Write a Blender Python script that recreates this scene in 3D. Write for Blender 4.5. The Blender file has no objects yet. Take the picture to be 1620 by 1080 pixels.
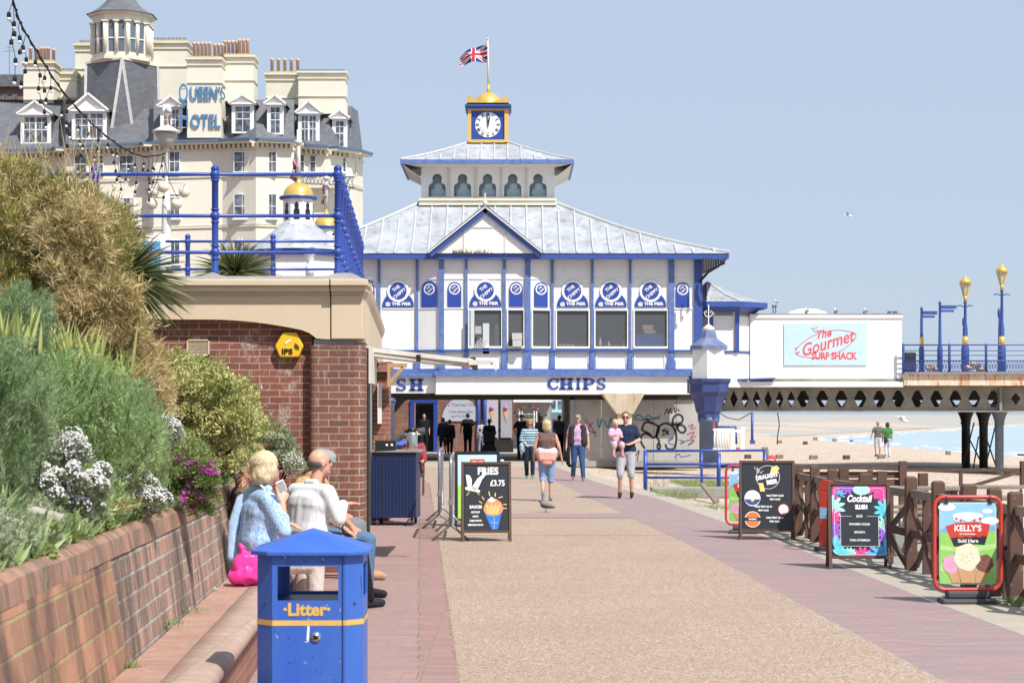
import bpy, bmesh, math, random
import numpy as np
from mathutils import Vector, Matrix, Euler
R = math.radians
random.seed(7); rng = np.random.default_rng(7)
scene = bpy.context.scene
# ------------------------------------------------------------------ camera
F = 3000.0; H = 1.75; HY = 655.0          # focal length in photo pixels, eye height, horizon row
cam = bpy.data.cameras.new('camera'); camo = bpy.data.objects.new('camera', cam)
scene.collection.objects.link(camo)
camo.location = (0, 0, H); camo.rotation_euler = (R(90), 0, 0)
cam.sensor_width = 36; cam.lens = 36 * F / 1620.0
cam.shift_y = (HY - 540) / 1620.0
cam.dof.use_dof = True; cam.dof.focus_distance = 32; cam.dof.aperture_fstop = 8
cam.clip_start = 0.1; cam.clip_end = 12000
scene.camera = camo
# ------------------------------------------------------------------ world, sun, exposure
SUN_EL, SUN_AZ = 52.0, 142.0              # azimuth clockwise from the view direction (+Y)
world = bpy.data.worlds.new('World'); scene.world = world; world.use_nodes = True
wn = world.node_tree; wn.nodes.clear()
wo = wn.nodes.new('ShaderNodeOutputWorld'); wb = wn.nodes.new('ShaderNodeBackground')
sk = wn.nodes.new('ShaderNodeTexSky'); sk.sky_type = 'NISHITA'; sk.sun_disc = False
sk.sun_elevation = R(SUN_EL); sk.sun_rotation = R(SUN_AZ)
sk.air_density = 1.0; sk.dust_density = 0.7; sk.ozone_density = 2.5; sk.altitude = 0
wb.inputs['Strength'].default_value = 0.125
hz_ = wn.nodes.new('ShaderNodeMix'); hz_.data_type = 'RGBA'; hz_.inputs[0].default_value = .88   # thin even sea haze over the sky
hz_.inputs[7].default_value = (3.30, 3.95, 4.92, 1)
wn.links.new(sk.outputs[0], hz_.inputs[6]); wn.links.new(hz_.outputs[2], wb.inputs[0]); wn.links.new(wb.outputs[0], wo.inputs[0])
sl = bpy.data.lights.new('sun', 'SUN'); sl.energy = 4.6; sl.angle = R(0.5); sl.color = (1.0, 0.955, 0.89)
so = bpy.data.objects.new('sun', sl); scene.collection.objects.link(so)
_el, _az = R(SUN_EL), R(SUN_AZ)
sdir = Vector((math.sin(_az) * math.cos(_el), math.cos(_az) * math.cos(_el), math.sin(_el)))
so.rotation_euler = sdir.to_track_quat('Z', 'Y').to_euler(); so.location = (20, -20, 60)
scene.view_settings.view_transform = 'Standard'; scene.view_settings.look = 'None'
scene.view_settings.gamma = 1; scene.view_settings.exposure = 0.35
scene.render.engine = 'CYCLES'
# ------------------------------------------------------------------ helpers
def X(px, d): return (px - 810) * d / F
def Z(py, d): return H - (py - HY) * d / F
def P(px, py, d): return Vector((X(px, d), d, Z(py, d)))
def tag(o, label=None, cat=None, group=None, kind=None):
    if label: o['label'] = label
    if cat: o['category'] = cat
    if group: o['group'] = group
    if kind: o['kind'] = kind
    return o
def link(o, parent=None):
    scene.collection.objects.link(o)
    if parent is not None: o.parent = parent
    return o
def empty(name, label, cat, loc=(0, 0, 0), rz=0, group=None):
    o = bpy.data.objects.new(name, None); link(o)
    o.empty_display_size = .1
    o.location = loc; o.rotation_euler = (0, 0, rz)
    return tag(o, label, cat, group)
def copy_tree(o, parent=None):
    c = o.copy(); scene.collection.objects.link(c)
    if parent is not None: c.parent = parent
    for ch in list(o.children): copy_tree(ch, c)
    return c
class MB:
    def __init__(s, loc=(0, 0, 0)): s.v = []; s.f = []; s.m = []; s.sm = []; s.o = Vector(loc); s.mi = 0; s.T = None
    def add(s, vs, fs, smooth=False):
        b = len(s.v)
        for p in vs:
            p = Vector(p)
            if s.T is not None: p = s.T @ p
            s.v.append(p - s.o)
        for f in fs: s.f.append([b + i for i in f]); s.m.append(s.mi); s.sm.append(smooth)
    def box(s, x0, x1, y0, y1, z0, z1):
        vs = [(x, y, z) for z in (z0, z1) for y in (y0, y1) for x in (x0, x1)]
        s.add(vs, [(0, 2, 3, 1), (4, 5, 7, 6), (0, 1, 5, 4), (2, 6, 7, 3), (0, 4, 6, 2), (1, 3, 7, 5)])
    def bar(s, p0, p1, w, h, up=(0, 0, 1)):
        p0 = Vector(p0); p1 = Vector(p1); d = (p1 - p0)
        if d.length < 1e-6: return
        d.normalize(); u = Vector(up)
        if abs(d.dot(u)) > .98: u = Vector((0, 1, 0))
        r = d.cross(u).normalized(); u = r.cross(d).normalized()
        vs = []
        for p in (p0, p1):
            for a, b in ((-1, -1), (1, -1), (1, 1), (-1, 1)): vs.append(p + r * a * w / 2 + u * b * h / 2)
        s.add(vs, [(3, 2, 1, 0), (4, 5, 6, 7), (0, 1, 5, 4), (1, 2, 6, 5), (2, 3, 7, 6), (3, 0, 4, 7)])
    def tube(s, pts, r, n=8, cap=True, closed=False):
        pts = [Vector(p) for p in pts]; N = len(pts); rs = r if isinstance(r, (list, tuple)) else [r] * N
        vs = []; fs = []
        prev = None
        for i, p in enumerate(pts):
            if closed: d = pts[(i + 1) % N] - pts[i - 1]
            else: d = (pts[min(i + 1, N - 1)] - pts[max(i - 1, 0)])
            if d.length < 1e-9: d = Vector((0, 0, 1))
            d.normalize()
            u = prev if prev is not None else (Vector((0, 0, 1)) if abs(d.z) < .9 else Vector((0, 1, 0)))
            a = d.cross(u)
            if a.length < 1e-4: a = d.cross(Vector((1, 0, 0)))
            a.normalize(); b = a.cross(d).normalized(); prev = b
            for k in range(n):
                t = 2 * math.pi * k / n; vs.append(p + (a * math.cos(t) + b * math.sin(t)) * rs[i])
        for i in range(N if closed else N - 1):
            j = (i + 1) % N
            for k in range(n):
                k2 = (k + 1) % n; fs.append((i * n + k, i * n + k2, j * n + k2, j * n + k))
        if cap and not closed: fs.append(tuple(range(n - 1, -1, -1))); fs.append(tuple((N - 1) * n + k for k in range(n)))
        s.add(vs, fs, n > 5)
    def lathe(s, prof, c=(0, 0, 0), n=16, rot=0, smooth=True, sx=1, sy=1):
        c = Vector(c); vs = []; fs = []
        for r, z in prof:
            for k in range(n):
                t = 2 * math.pi * k / n + rot; vs.append(c + Vector((r * sx * math.cos(t), r * sy * math.sin(t), z)))
        M = len(prof)
        for i in range(M - 1):
            for k in range(n):
                k2 = (k + 1) % n; fs.append((i * n + k, i * n + k2, (i + 1) * n + k2, (i + 1) * n + k))
        fs.append(tuple(range(n - 1, -1, -1))); fs.append(tuple((M - 1) * n + k for k in range(n)))
        s.add(vs, fs, smooth)
    def ball(s, c, r, n=12, sz=1.0):
        m = n // 2
        prof = [(max(1e-4, r * math.sin(math.pi * i / m)), -r * sz * math.cos(math.pi * i / m)) for i in range(m + 1)]
        s.lathe(prof, c, n)
    def quad(s, a, b, c, d): s.add([a, b, c, d], [(0, 1, 2, 3)])
    def poly(s, pts): s.add(pts, [tuple(range(len(pts)))])
    def prism(s, pts, dv):
        n = len(pts); dv = Vector(dv); vs = [Vector(p) for p in pts] + [Vector(p) + dv for p in pts]
        fs = [tuple(range(n - 1, -1, -1)), tuple(range(n, 2 * n))] + [(i, (i + 1) % n, n + (i + 1) % n, n + i) for i in range(n)]
        s.add(vs, fs)
    def build(s, name, mat, parent=None, loc=None, fix=True):
        me = bpy.data.meshes.new(name)
        me.from_pydata([tuple(v) for v in s.v], [], s.f)
        for m in (mat if isinstance(mat, (list, tuple)) else [mat]): me.materials.append(m)
        me.polygons.foreach_set('material_index', s.m); me.polygons.foreach_set('use_smooth', s.sm)
        if fix:
            bm = bmesh.new(); bm.from_mesh(me); bmesh.ops.recalc_face_normals(bm, faces=bm.faces); bm.to_mesh(me); bm.free()
        me.update()
        o = bpy.data.objects.new(name, me); link(o, parent)
        if loc is not None: o.location = loc
        elif parent is None: o.location = s.o
        return o
def bevel(o, w=.01, seg=2):
    m = o.modifiers.new('bevel', 'BEVEL'); m.width = w; m.segments = seg; m.limit_method = 'ANGLE'; m.angle_limit = R(40)
    return o
def to_mesh_obj(tmp, name, mat, parent, fn=None):
    dg = bpy.context.evaluated_depsgraph_get(); dg.update()
    me = bpy.data.meshes.new_from_object(tmp.evaluated_get(dg))
    bpy.data.objects.remove(tmp)
    me.materials.clear(); me.materials.append(mat)
    if fn:
        for v in me.vertices: v.co = fn(v.co)
    me.update(); me.name = name
    o = bpy.data.objects.new(name, me); link(o, parent); return o
def plate(name, loops, th, mat, parent, y=0, fn=None):
    """flat plate in the XZ plane with holes; loops of (x,z); first is the outline; front face at y, back at y+th"""
    cu = bpy.data.curves.new(name, 'CURVE'); cu.dimensions = '2D'; cu.fill_mode = 'BOTH'; cu.extrude = th / 2
    for lp in loops:
        sp = cu.splines.new('POLY'); sp.points.add(len(lp) - 1); sp.use_cyclic_u = True
        for i, p in enumerate(lp): sp.points[i].co = (p[0], p[1], 0, 1)
    t = bpy.data.objects.new('t', cu); scene.collection.objects.link(t)
    g = fn or (lambda c: Vector((c.x, c.y, c.z)))
    return to_mesh_obj(t, name, mat, parent, lambda c: g(Vector((c.x, y + th / 2 - c.z, c.y))))
def text(body, size, mat, parent, fn, bold=0, shear=0, ext=.002, sx=1.0, align='CENTER', name='lettering', space=1.0, rot=0):
    """lettering in local XZ; fn maps (x, -depth, z) to the final place"""
    cu = bpy.data.curves.new(name, 'FONT'); cu.body = body; cu.size = size; cu.extrude = ext; cu.offset = bold
    cu.shear = shear; cu.align_x = align; cu.align_y = 'CENTER'; cu.space_character = space; cu.resolution_u = 3
    t = bpy.data.objects.new('t', cu); scene.collection.objects.link(t)
    c_, s_ = math.cos(rot), math.sin(rot)
    return to_mesh_obj(t, name, mat, parent, lambda c: fn(Vector(((c.x * sx) * c_ - c.y * s_, -c.z, (c.x * sx) * s_ + c.y * c_))))
def circ(cx, cz, r, n=24, a0=0, a1=360, rz=None):
    full = abs(a1 - a0) >= 360
    return [(cx + r * math.cos(R(a0 + (a1 - a0) * i / (n if full else n - 1))), cz + (rz or r) * math.sin(R(a0 + (a1 - a0) * i / (n if full else n - 1)))) for i in range(n)]
# ------------------------------------------------------------------ materials
def newmat(name):
    m = bpy.data.materials.new(name); m.use_nodes = True; nt = m.node_tree
    return m, nt, nt.nodes['Principled BSDF']
def N(nt, t, **k):
    n = nt.nodes.new(t)
    for a, b in k.items(): setattr(n, a, b)
    return n
def mixc(nt, fac, a, b, mode='MIX'):
    m = N(nt, 'ShaderNodeMix', data_type='RGBA', blend_type=mode)
    for i, v in ((0, fac), (6, a), (7, b)):
        if isinstance(v, (int, float)): m.inputs[i].default_value = v
        elif isinstance(v, tuple): m.inputs[i].default_value = (*v, 1) if len(v) == 3 else v
        else: nt.links.new(v, m.inputs[i])
    return m.outputs[2]
def ramp(nt, src, stops, interp='LINEAR'):
    r = N(nt, 'ShaderNodeValToRGB'); r.color_ramp.interpolation = interp
    e = r.color_ramp.elements
    while len(e) < len(stops): e.new(.5)
    for i, (p, c) in enumerate(stops):
        e[i].position = p; e[i].color = (c, c, c, 1) if isinstance(c, (int, float)) else (*c, 1)
    nt.links.new(src, r.inputs[0]); return r.outputs[0]
def coords(nt, scale=(1, 1, 1), kind='Object', rot=(0, 0, 0), loc=(0, 0, 0)):
    tc = N(nt, 'ShaderNodeTexCoord'); mp = N(nt, 'ShaderNodeMapping')
    mp.inputs['Scale'].default_value = scale; mp.inputs['Rotation'].default_value = rot; mp.inputs['Location'].default_value = loc
    nt.links.new(tc.outputs[kind], mp.inputs[0]); return mp.outputs[0]
def noise(nt, vec, scale, detail=4, rough=.55):
    n = N(nt, 'ShaderNodeTexNoise'); n.inputs['Scale'].default_value = scale; n.inputs['Detail'].default_value = detail
    n.inputs['Roughness'].default_value = rough; nt.links.new(vec, n.inputs['Vector']); return n.outputs[0]
def bumpn(nt, b, src, strength=.3, dist=.01):
    bn = N(nt, 'ShaderNodeBump'); bn.inputs['Strength'].default_value = strength; bn.inputs['Distance'].default_value = dist
    nt.links.new(src, bn.inputs['Height']); nt.links.new(bn.outputs[0], b.inputs['Normal'])
def paint(name, col, rough=.55, dirt=.25, dcol=None, scale=3.0, stretch=(1, 1, 1), metal=0, bump=.05, spec=.5, chips=0, ccol=(.3, .2, .12), fine=40, thr=.62):
    m, nt, b = newmat(name)
    v = coords(nt, stretch); n1 = noise(nt, v, scale, 6, .65)
    dc = dcol or tuple(c * .55 for c in col)
    f = ramp(nt, n1, [(.38, 0.0), (.75, dirt * 2 if dirt * 2 < 1 else 1.0)])
    c = mixc(nt, f, col, dc)
    v2 = coords(nt); n2 = noise(nt, v2, fine, 3, .6)
    c = mixc(nt, ramp(nt, n2, [(.3, .0), (.8, .18)]), c, dc)
    if chips:
        n3 = noise(nt, v, scale * 4, 8, .7)
        c = mixc(nt, ramp(nt, n3, [(thr, 0.0), (thr + .03, chips)]), c, ccol)
    nt.links.new(c, b.inputs['Base Color']); b.inputs['Roughness'].default_value = rough; b.inputs['Metallic'].default_value = metal
    b.inputs['Specular IOR Level'].default_value = spec
    if bump: bumpn(nt, b, n2, bump, .01)
    return m
def flat(name, col, rough=.6, metal=0, spec=.5, emit=0):
    m, nt, b = newmat(name)
    v = coords(nt); n = noise(nt, v, 18, 3)
    c = mixc(nt, ramp(nt, n, [(.35, 0.0), (.75, .25)]), col, tuple(x * .72 for x in col))
    nt.links.new(c, b.inputs['Base Color']); b.inputs['Roughness'].default_value = rough; b.inputs['Metallic'].default_value = metal
    b.inputs['Specular IOR Level'].default_value = spec
    return m
def brick(name, c1, c2, mortar, bw=.225, bh=.075, ms=.012, axes='XZ', rough=.85, stain=None, sfac=.5, sscale=1.2, bump=.6, offset=.5, white=0, wcol=(.6, .55, .5), tone=None, freq=2, squash=1.0, stretch=(1, 1, 1)):
    m, nt, b = newmat(name)
    tc = N(nt, 'ShaderNodeTexCoord'); sp = N(nt, 'ShaderNodeSeparateXYZ'); cb = N(nt, 'ShaderNodeCombineXYZ')
    nt.links.new(tc.outputs['Object'], sp.inputs[0])
    nt.links.new(sp.outputs[axes[0]], cb.inputs[0]); nt.links.new(sp.outputs[axes[1]], cb.inputs[1])
    dn = N(nt, 'ShaderNodeTexNoise'); dn.inputs['Scale'].default_value = 9; dn.inputs['Detail'].default_value = 3
    nt.links.new(cb.outputs[0], dn.inputs['Vector'])
    ad = N(nt, 'ShaderNodeVectorMath', operation='MULTIPLY_ADD'); nt.links.new(dn.outputs['Color'], ad.inputs[0])
    ad.inputs[1].default_value = (.008, .008, 0); nt.links.new(cb.outputs[0], ad.inputs[2])
    bt = N(nt, 'ShaderNodeTexBrick'); nt.links.new(ad.outputs[0], bt.inputs['Vector'])
    bt.offset = offset; bt.offset_frequency = 2; bt.squash = squash; bt.squash_frequency = freq
    bt.inputs['Scale'].default_value = 1; bt.inputs['Mortar Size'].default_value = ms / 2
    bt.inputs['Mortar Smooth'].default_value = .25; bt.inputs['Brick Width'].default_value = bw; bt.inputs['Row Height'].default_value = bh
    bt.inputs['Color1'].default_value = (*c1, 1); bt.inputs['Color2'].default_value = (*c2, 1); bt.inputs['Mortar'].default_value = (*mortar, 1)
    bt.inputs['Bias'].default_value = 0.0
    v = coords(nt); vs = coords(nt, stretch)
    n1 = noise(nt, v, 22, 5, .7); n2 = noise(nt, vs, sscale, 5, .6)
    c = mixc(nt, ramp(nt, n1, [(.3, 0.0), (.8, .45)]), bt.outputs['Color'], tuple(x * .6 for x in c2))
    if stain: c = mixc(nt, ramp(nt, n2, [(.45, 0.0), (.68, sfac)]), c, stain)
    if white:
        n3 = noise(nt, vs, sscale * 3, 8, .75)
        n4 = noise(nt, v, 60, 3, .7)
        w = N(nt, 'ShaderNodeMath', operation='MULTIPLY'); nt.links.new(ramp(nt, n3, [(.55, 0.0), (.62, white)]), w.inputs[0]); nt.links.new(ramp(nt, n4, [(.4, 0.0), (.5, 1.0)]), w.inputs[1])
        c = mixc(nt, w.outputs[0], c, wcol)
    nt.links.new(c, b.inputs['Base Color']); b.inputs['Roughness'].default_value = rough
    hm = N(nt, 'ShaderNodeMath', operation='SUBTRACT'); nt.links.new(ramp(nt, n1, [(0, 0.0), (1, .35)]), hm.inputs[0]); nt.links.new(bt.outputs['Fac'], hm.inputs[1])
    bumpn(nt, b, hm.outputs[0], bump, .006)
    return m
def speckle(name, cols, scale, rough=.9, bump=.4, patch=None, pf=.3, pscale=.4, dist=.005):
    """pebbly surface: voronoi cells each with its own colour"""
    m, nt, b = newmat(name)
    v = coords(nt); vo = N(nt, 'ShaderNodeTexVoronoi'); vo.inputs['Scale'].default_value = scale; nt.links.new(v, vo.inputs['Vector'])
    sp = N(nt, 'ShaderNodeSeparateColor'); nt.links.new(vo.outputs['Color'], sp.inputs[0])
    c = ramp(nt, sp.outputs[0], [(i / (len(cols) - 1), q) for i, q in enumerate(cols)])
    if patch: c = mixc(nt, ramp(nt, noise(nt, v, pscale, 5, .6), [(.4, 0.0), (.7, pf)]), c, patch)
    c = mixc(nt, ramp(nt, noise(nt, v, 2.6, 7, .75), [(.60, 0.0), (.66, .35)]), c, tuple(x * .45 for x in cols[1]))
    nt.links.new(c, b.inputs['Base Color']); b.inputs['Roughness'].default_value = rough
    inv = N(nt, 'ShaderNodeMath', operation='SUBTRACT'); inv.inputs[0].default_value = 1; nt.links.new(vo.outputs['Distance'], inv.inputs[1])
    bumpn(nt, b, inv.outputs[0], bump, dist)
    return m
def leafmat(name, cols, rough=.6, trans=.25):
    m, nt, b = newmat(name)
    at = N(nt, 'ShaderNodeAttribute'); at.attribute_name = 'rnd'
    c = ramp(nt, at.outputs['Fac'], [(i / (len(cols) - 1), q) for i, q in enumerate(cols)])
    v = coords(nt); c = mixc(nt, ramp(nt, noise(nt, v, 5, 4), [(.35, 0.0), (.7, .35)]), c, cols[0])
    nt.links.new(c, b.inputs['Base Color']); b.inputs['Roughness'].default_value = rough
    tr = N(nt, 'ShaderNodeBsdfTranslucent'); nt.links.new(c, tr.inputs[0])
    mx = N(nt, 'ShaderNodeMixShader'); mx.inputs[0].default_value = trans
    nt.links.new(b.outputs[0], mx.inputs[1]); nt.links.new(tr.outputs[0], mx.inputs[2])
    nt.links.new(mx.outputs[0], nt.nodes['Material Output'].inputs[0])
    return m
def glassmat(name, col=(.03, .04, .05), alpha=1.0, rough=.05):
    m, nt, b = newmat(name); v = coords(nt)
    c = mixc(nt, ramp(nt, noise(nt, v, 2.2, 2), [(.42, 0.0), (.6, 1.0)]), col, tuple(x * 2.6 + .02 for x in col))
    nt.links.new(c, b.inputs['Base Color']); b.inputs['Roughness'].default_value = rough; b.inputs['Alpha'].default_value = alpha
    return m
M = {}
M['white'] = paint('white_paint', (.80, .80, .79), .5, .16, (.52, .50, .45), 1.6, (1, 1, .35), chips=.5, ccol=(.55, .5, .42), thr=.70)
M['white2'] = paint('white_render', (.82, .82, .81), .7, .12, (.62, .61, .6), 1.0)
M['blue'] = paint('blue_paint', (.028, .068, .36), .35, .25, (.02, .05, .20), 3)
M['navy'] = paint('deep_blue_timber', (.035, .075, .30), .45, .3, (.05, .10, .30), 3, chips=.35, ccol=(.25, .3, .42), thr=.68)
M['navy_worn'] = paint('worn_blue_timber', (.07, .13, .38), .5, .45, (.15, .22, .42), 4, chips=.6, ccol=(.35, .38, .42), thr=.6)
M['navydark'] = paint('navy_panel', (.008, .022, .095), .4, .2, (.012, .03, .12), 3)
M['binblue'] = paint('bin_blue', (.028, .10, .50), .42, .7, (.05, .15, .46), 3.2, (1, 1, .25), chips=.7, ccol=(.015, .035, .17), thr=.645, fine=70, bump=.15)
M['lead'] = paint('weathered_lead_roof', (.43, .455, .50), .75, .9, (.24, .255, .28), 1.1, (1, 1, .5), chips=.6, ccol=(.17, .165, .15), thr=.575, fine=9)
M['leadroll'] = paint('lead_roll', (.58, .58, .57), .6, .3)
M['gold'] = paint('gold_leaf', (.85, .54, .13), .33, .25, (.62, .36, .08), 5, metal=.45, bump=.02)
M['goldpaint'] = paint('gold_paint', (.72, .47, .13), .5, .2, (.5, .32, .1), 5, metal=.1)
M['cream'] = paint('cream_stucco', (.73, .70, .60), .8, .2, (.6, .54, .42), .35, (1, 1, .35), fine=3)
M['creamtrim'] = paint('cream_trim', (.74, .70, .58), .8, .25, (.5, .42, .28), .8)
M['slate'] = brick('grey_slate', (.105, .11, .125), (.155, .16, .18), (.07, .075, .085), .35, .25, .02, 'XZ', .55, (.15, .15, .15), .4, .6, .2)
M['moss'] = paint('mossy_coping', (.42, .33, .18), .9, .4, (.25, .2, .1), 1.5)
M['terra'] = paint('terracotta', (.72, .48, .35), .8, .3, (.4, .25, .18), 4)
M['hotelblue'] = paint('faded_blue', (.09, .15, .24), .6, .2)
M['glass'] = glassmat('window_glass', (.06, .072, .09))
M['clearglass'] = flat('clear_glass', (.18, .195, .205), .03); M['clearglass'].node_tree.nodes['Principled BSDF'].inputs['Alpha'].default_value = .5
M['frost'] = flat('frosted_glass', (.42, .55, .60), .2)
M['tan'] = paint('tan_stone', (.62, .51, .37), .75, .18, (.50, .36, .2), 1.2, (1, 1, .3), chips=.7, ccol=(.22, .2, .19), thr=.735, fine=25)
M['grey_cope'] = paint('grey_coping', (.46, .45, .43), .9, .3, (.28, .27, .25), 4)
M['wallbrick'] = brick('red_wall_brick', (.30, .10, .062), (.195, .066, .046), (.44, .39, .33), .225, .075, .013, 'XZ', .85, (.13, .045, .03), .5, 1.6, .7, white=.5, wcol=(.58, .52, .46), freq=2, squash=1)
M['pierbrick'] = brick('pillar_brick', (.26, .10, .062), (.17, .067, .047), (.42, .37, .31), .225, .077, .013, 'XZ', .85, (.12, .055, .04), .5, 2.2, .7, white=.25, stretch=(1.5, 1.5, .5))
M['sidebrick'] = brick('side_brick', (.33, .12, .07), (.24, .08, .05), (.42, .36, .3), .225, .077, .013, 'YZ', .85, (.14, .07, .05), .5, 2.2, .7, white=.3)
M['bedbrick'] = brick('old_wall_brick_far', (.56, .26, .16), (.20, .12, .09), (.50, .46, .40), .075, .108, .020, 'YZ', .9, (.07, .055, .045), .9, 3.2, 1.0, offset=0, white=.7, wcol=(.62, .52, .40), stretch=(1, 1, .25))
M['bedbrick2'] = brick('old_wall_brick_near', (.56, .27, .16), (.28, .15, .10), (.44, .34, .17), .235, .135, .020, 'YZ', .9, (.085, .055, .045), .9, 3.0, 1.0, white=.3, wcol=(.50, .36, .13), stretch=(1, 1, .3))
M['cope'] = brick('coping_brick', (.46, .23, .15), (.24, .14, .10), (.36, .31, .24), .09, .6, .012, 'YZ', .9, (.12, .09, .06), .85, 3.0, .8, offset=0, white=.5, wcol=(.45, .38, .25), stretch=(1, 1, .4))
M['seatbrick'] = brick('seat_brick', (.48, .28, .21), (.38, .21, .155), (.34, .27, .2), .235, .075, .012, 'XY', .85, (.30, .16, .11), .5, 2.0, .7, white=.2)
M['nosebrick'] = brick('bullnose_brick', (.52, .36, .29), (.42, .28, .22), (.36, .3, .24), .24, .075, .012, 'XY', .8, (.3, .2, .15), .4, 3, .7, offset=0)
M['frontbrick'] = brick('bench_front_brick', (.38, .15, .1), (.28, .11, .08), (.36, .3, .22), .225, .075, .012, 'YZ', .85, (.2, .12, .09), .5, 2)
M['paving'] = brick('block_paving', (.41, .24, .21), (.34, .215, .195), (.22, .17, .15), .21, .105, .006, 'XY', .85, (.21, .185, .185), .75, 1.6, .3, stretch=(.6, 4, 1))
M['paving2'] = brick('block_paving_purple', (.39, .24, .225), (.32, .225, .22), (.2, .165, .155), .21, .105, .006, 'XY', .85, (.20, .185, .19), .75, 1.6, .3, stretch=(.6, 4, 1))
M['edging'] = brick('edging_blocks', (.40, .22, .20), (.30, .18, .17), (.22, .18, .12), .3, .105, .008, 'XY', .85, (.24, .2, .15), .5, 3, .3, offset=0)
M['resin'] = speckle('resin_gravel', [(.14, .10, .07), (.34, .235, .165), (.43, .32, .235), (.32, .22, .155), (.62, .55, .48)], 85, .85, .35, (.29, .20, .14), .4, .5)
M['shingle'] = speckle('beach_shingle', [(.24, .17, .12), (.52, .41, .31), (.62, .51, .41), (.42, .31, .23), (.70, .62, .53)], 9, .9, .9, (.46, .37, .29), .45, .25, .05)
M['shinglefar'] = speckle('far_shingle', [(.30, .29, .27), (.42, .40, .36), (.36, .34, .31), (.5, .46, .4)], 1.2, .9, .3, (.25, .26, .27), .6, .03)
M['concrete'] = paint('pale_concrete', (.42, .37, .30), .9, .35, (.28, .25, .2), 2.5, fine=30, bump=.2)
M['conc_dark'] = paint('grey_concrete', (.34, .33, .31), .9, .4, (.18, .17, .16), 1.2, fine=8)
M['panelgrey'] = paint('grey_wall_panels', (.45, .44, .42), .8, .5, (.27, .27, .26), .7, fine=6, chips=.3, ccol=(.2, .19, .17), thr=.62)
M['ivory'] = paint('rusty_ivory_iron', (.74, .69, .58), .6, .5, (.55, .36, .16), 1.3, (2.5, 1, .4), chips=.7, ccol=(.38, .15, .05), thr=.62)
M['rust'] = paint('rust_streaked_fascia', (.74, .64, .52), .6, .8, (.50, .24, .09), 1.6, (1.2, 1, .25), chips=.8, ccol=(.42, .16, .05), thr=.55)
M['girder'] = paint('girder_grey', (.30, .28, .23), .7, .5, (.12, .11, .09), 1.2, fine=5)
M['dark'] = paint('dark_iron_and_shade', (.018, .018, .02), .6, .3)
M['colgrey'] = paint('grey_blue_iron', (.16, .20, .26), .55, .4, (.08, .09, .11), 2)
M['wood'] = paint('brown_stained_wood', (.125, .062, .042), .75, .5, (.075, .045, .032), 3, (1, 1, 1), chips=.6, ccol=(.27, .2, .15), thr=.6)
M['woodgrey'] = paint('weathered_plank', (.30, .24, .19), .85, .5, (.16, .12, .09), 3)
M['frame_wood'] = paint('board_frame_wood', (.115, .062, .042), .6, .4, (.06, .04, .03), 8)
M['bracket'] = paint('pine_bracket', (.50, .33, .17), .6, .3)
M['black'] = flat('matt_black', (.014, .014, .016), .45)
M['boardblack'] = flat('chalkboard', (.03, .033, .042), .35)
M['chalk'] = flat('white_lettering', (.82, .82, .80), .6)
M['steel'] = paint('galvanised_steel', (.40, .42, .44), .38, .3, (.2, .2, .2), 6, metal=.7)
M['chrome'] = flat('brushed_steel', (.6, .6, .6), .22, .9)
M['rubber'] = flat('grey_rubber', (.07, .072, .08), .8)
M['red'] = flat('red_paint', (.62, .055, .04), .35)
M['orange'] = flat('orange_print', (.80, .19, .05), .5)
M['signred'] = flat('pinkish_red_print', (.68, .10, .11), .6)
M['signsky'] = paint('pale_blue_board', (.50, .68, .80), .6, .1)
M['yellow'] = flat('yellow_plastic', (.85, .50, .02), .35)
M['yellowprint'] = flat('yellow_print', (.85, .66, .2), .5)
M['lampglass'] = flat('milky_lamp_glass', (.70, .66, .52), .25)
M['lampwhite'] = paint('lamp_white', (.72, .71, .66), .5, .3, (.5, .45, .35), 6)
M['soil'] = paint('dry_soil', (.16, .115, .075), .95, .5, (.08, .055, .035), 6, bump=.6)
M['stone'] = paint('pale_rock', (.42, .38, .33), .9, .5, (.25, .22, .19), 6, bump=.7)
M['ground'] = paint('earth_ground', (.28, .24, .18), .95, .4)
M['water'] = None
m, nt, b = newmat('sea_water'); v = coords(nt, (1, .35, 1)); b.inputs['Base Color'].default_value = (.17, .36, .41, 1); b.inputs['Roughness'].default_value = .45
b.inputs['Specular IOR Level'].default_value = .25
nt.links.new(mixc(nt, ramp(nt, noise(nt, v, .12, 6, .6), [(.4, 0.0), (.7, .6)]), (.38, .47, .54), (.33, .42, .50)), b.inputs['Base Color'])
bumpn(nt, b, noise(nt, v, 1.3, 5), .5, .15); M['water'] = m
M['skin'] = flat('skin', (.60, .32, .23), .5); M['skin2'] = flat('tanned_skin', (.50, .25, .17), .5)
def cloth(name, col):
    m, nt, b = newmat(name); v = coords(nt, (1, 1, .45)); n = noise(nt, v, 9, 3, .55); n2 = noise(nt, coords(nt), 160, 2)
    c = mixc(nt, ramp(nt, n2, [(.3, 0.0), (.7, .3)]), col, tuple(x * .7 for x in col)); nt.links.new(c, b.inputs['Base Color'])
    b.inputs['Roughness'].default_value = .9; b.inputs['Specular IOR Level'].default_value = .2; bumpn(nt, b, n, .9, .035); return m
def C(name, col, rough=.85):
    if name not in M: M[name] = cloth(name, col) if name.startswith('cloth_') or name in ('coral_knit', 'pale_pink_knit', 'dark_gilet', 'scarf_blue') else flat(name, col, rough, spec=.3)
    return M[name]
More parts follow.
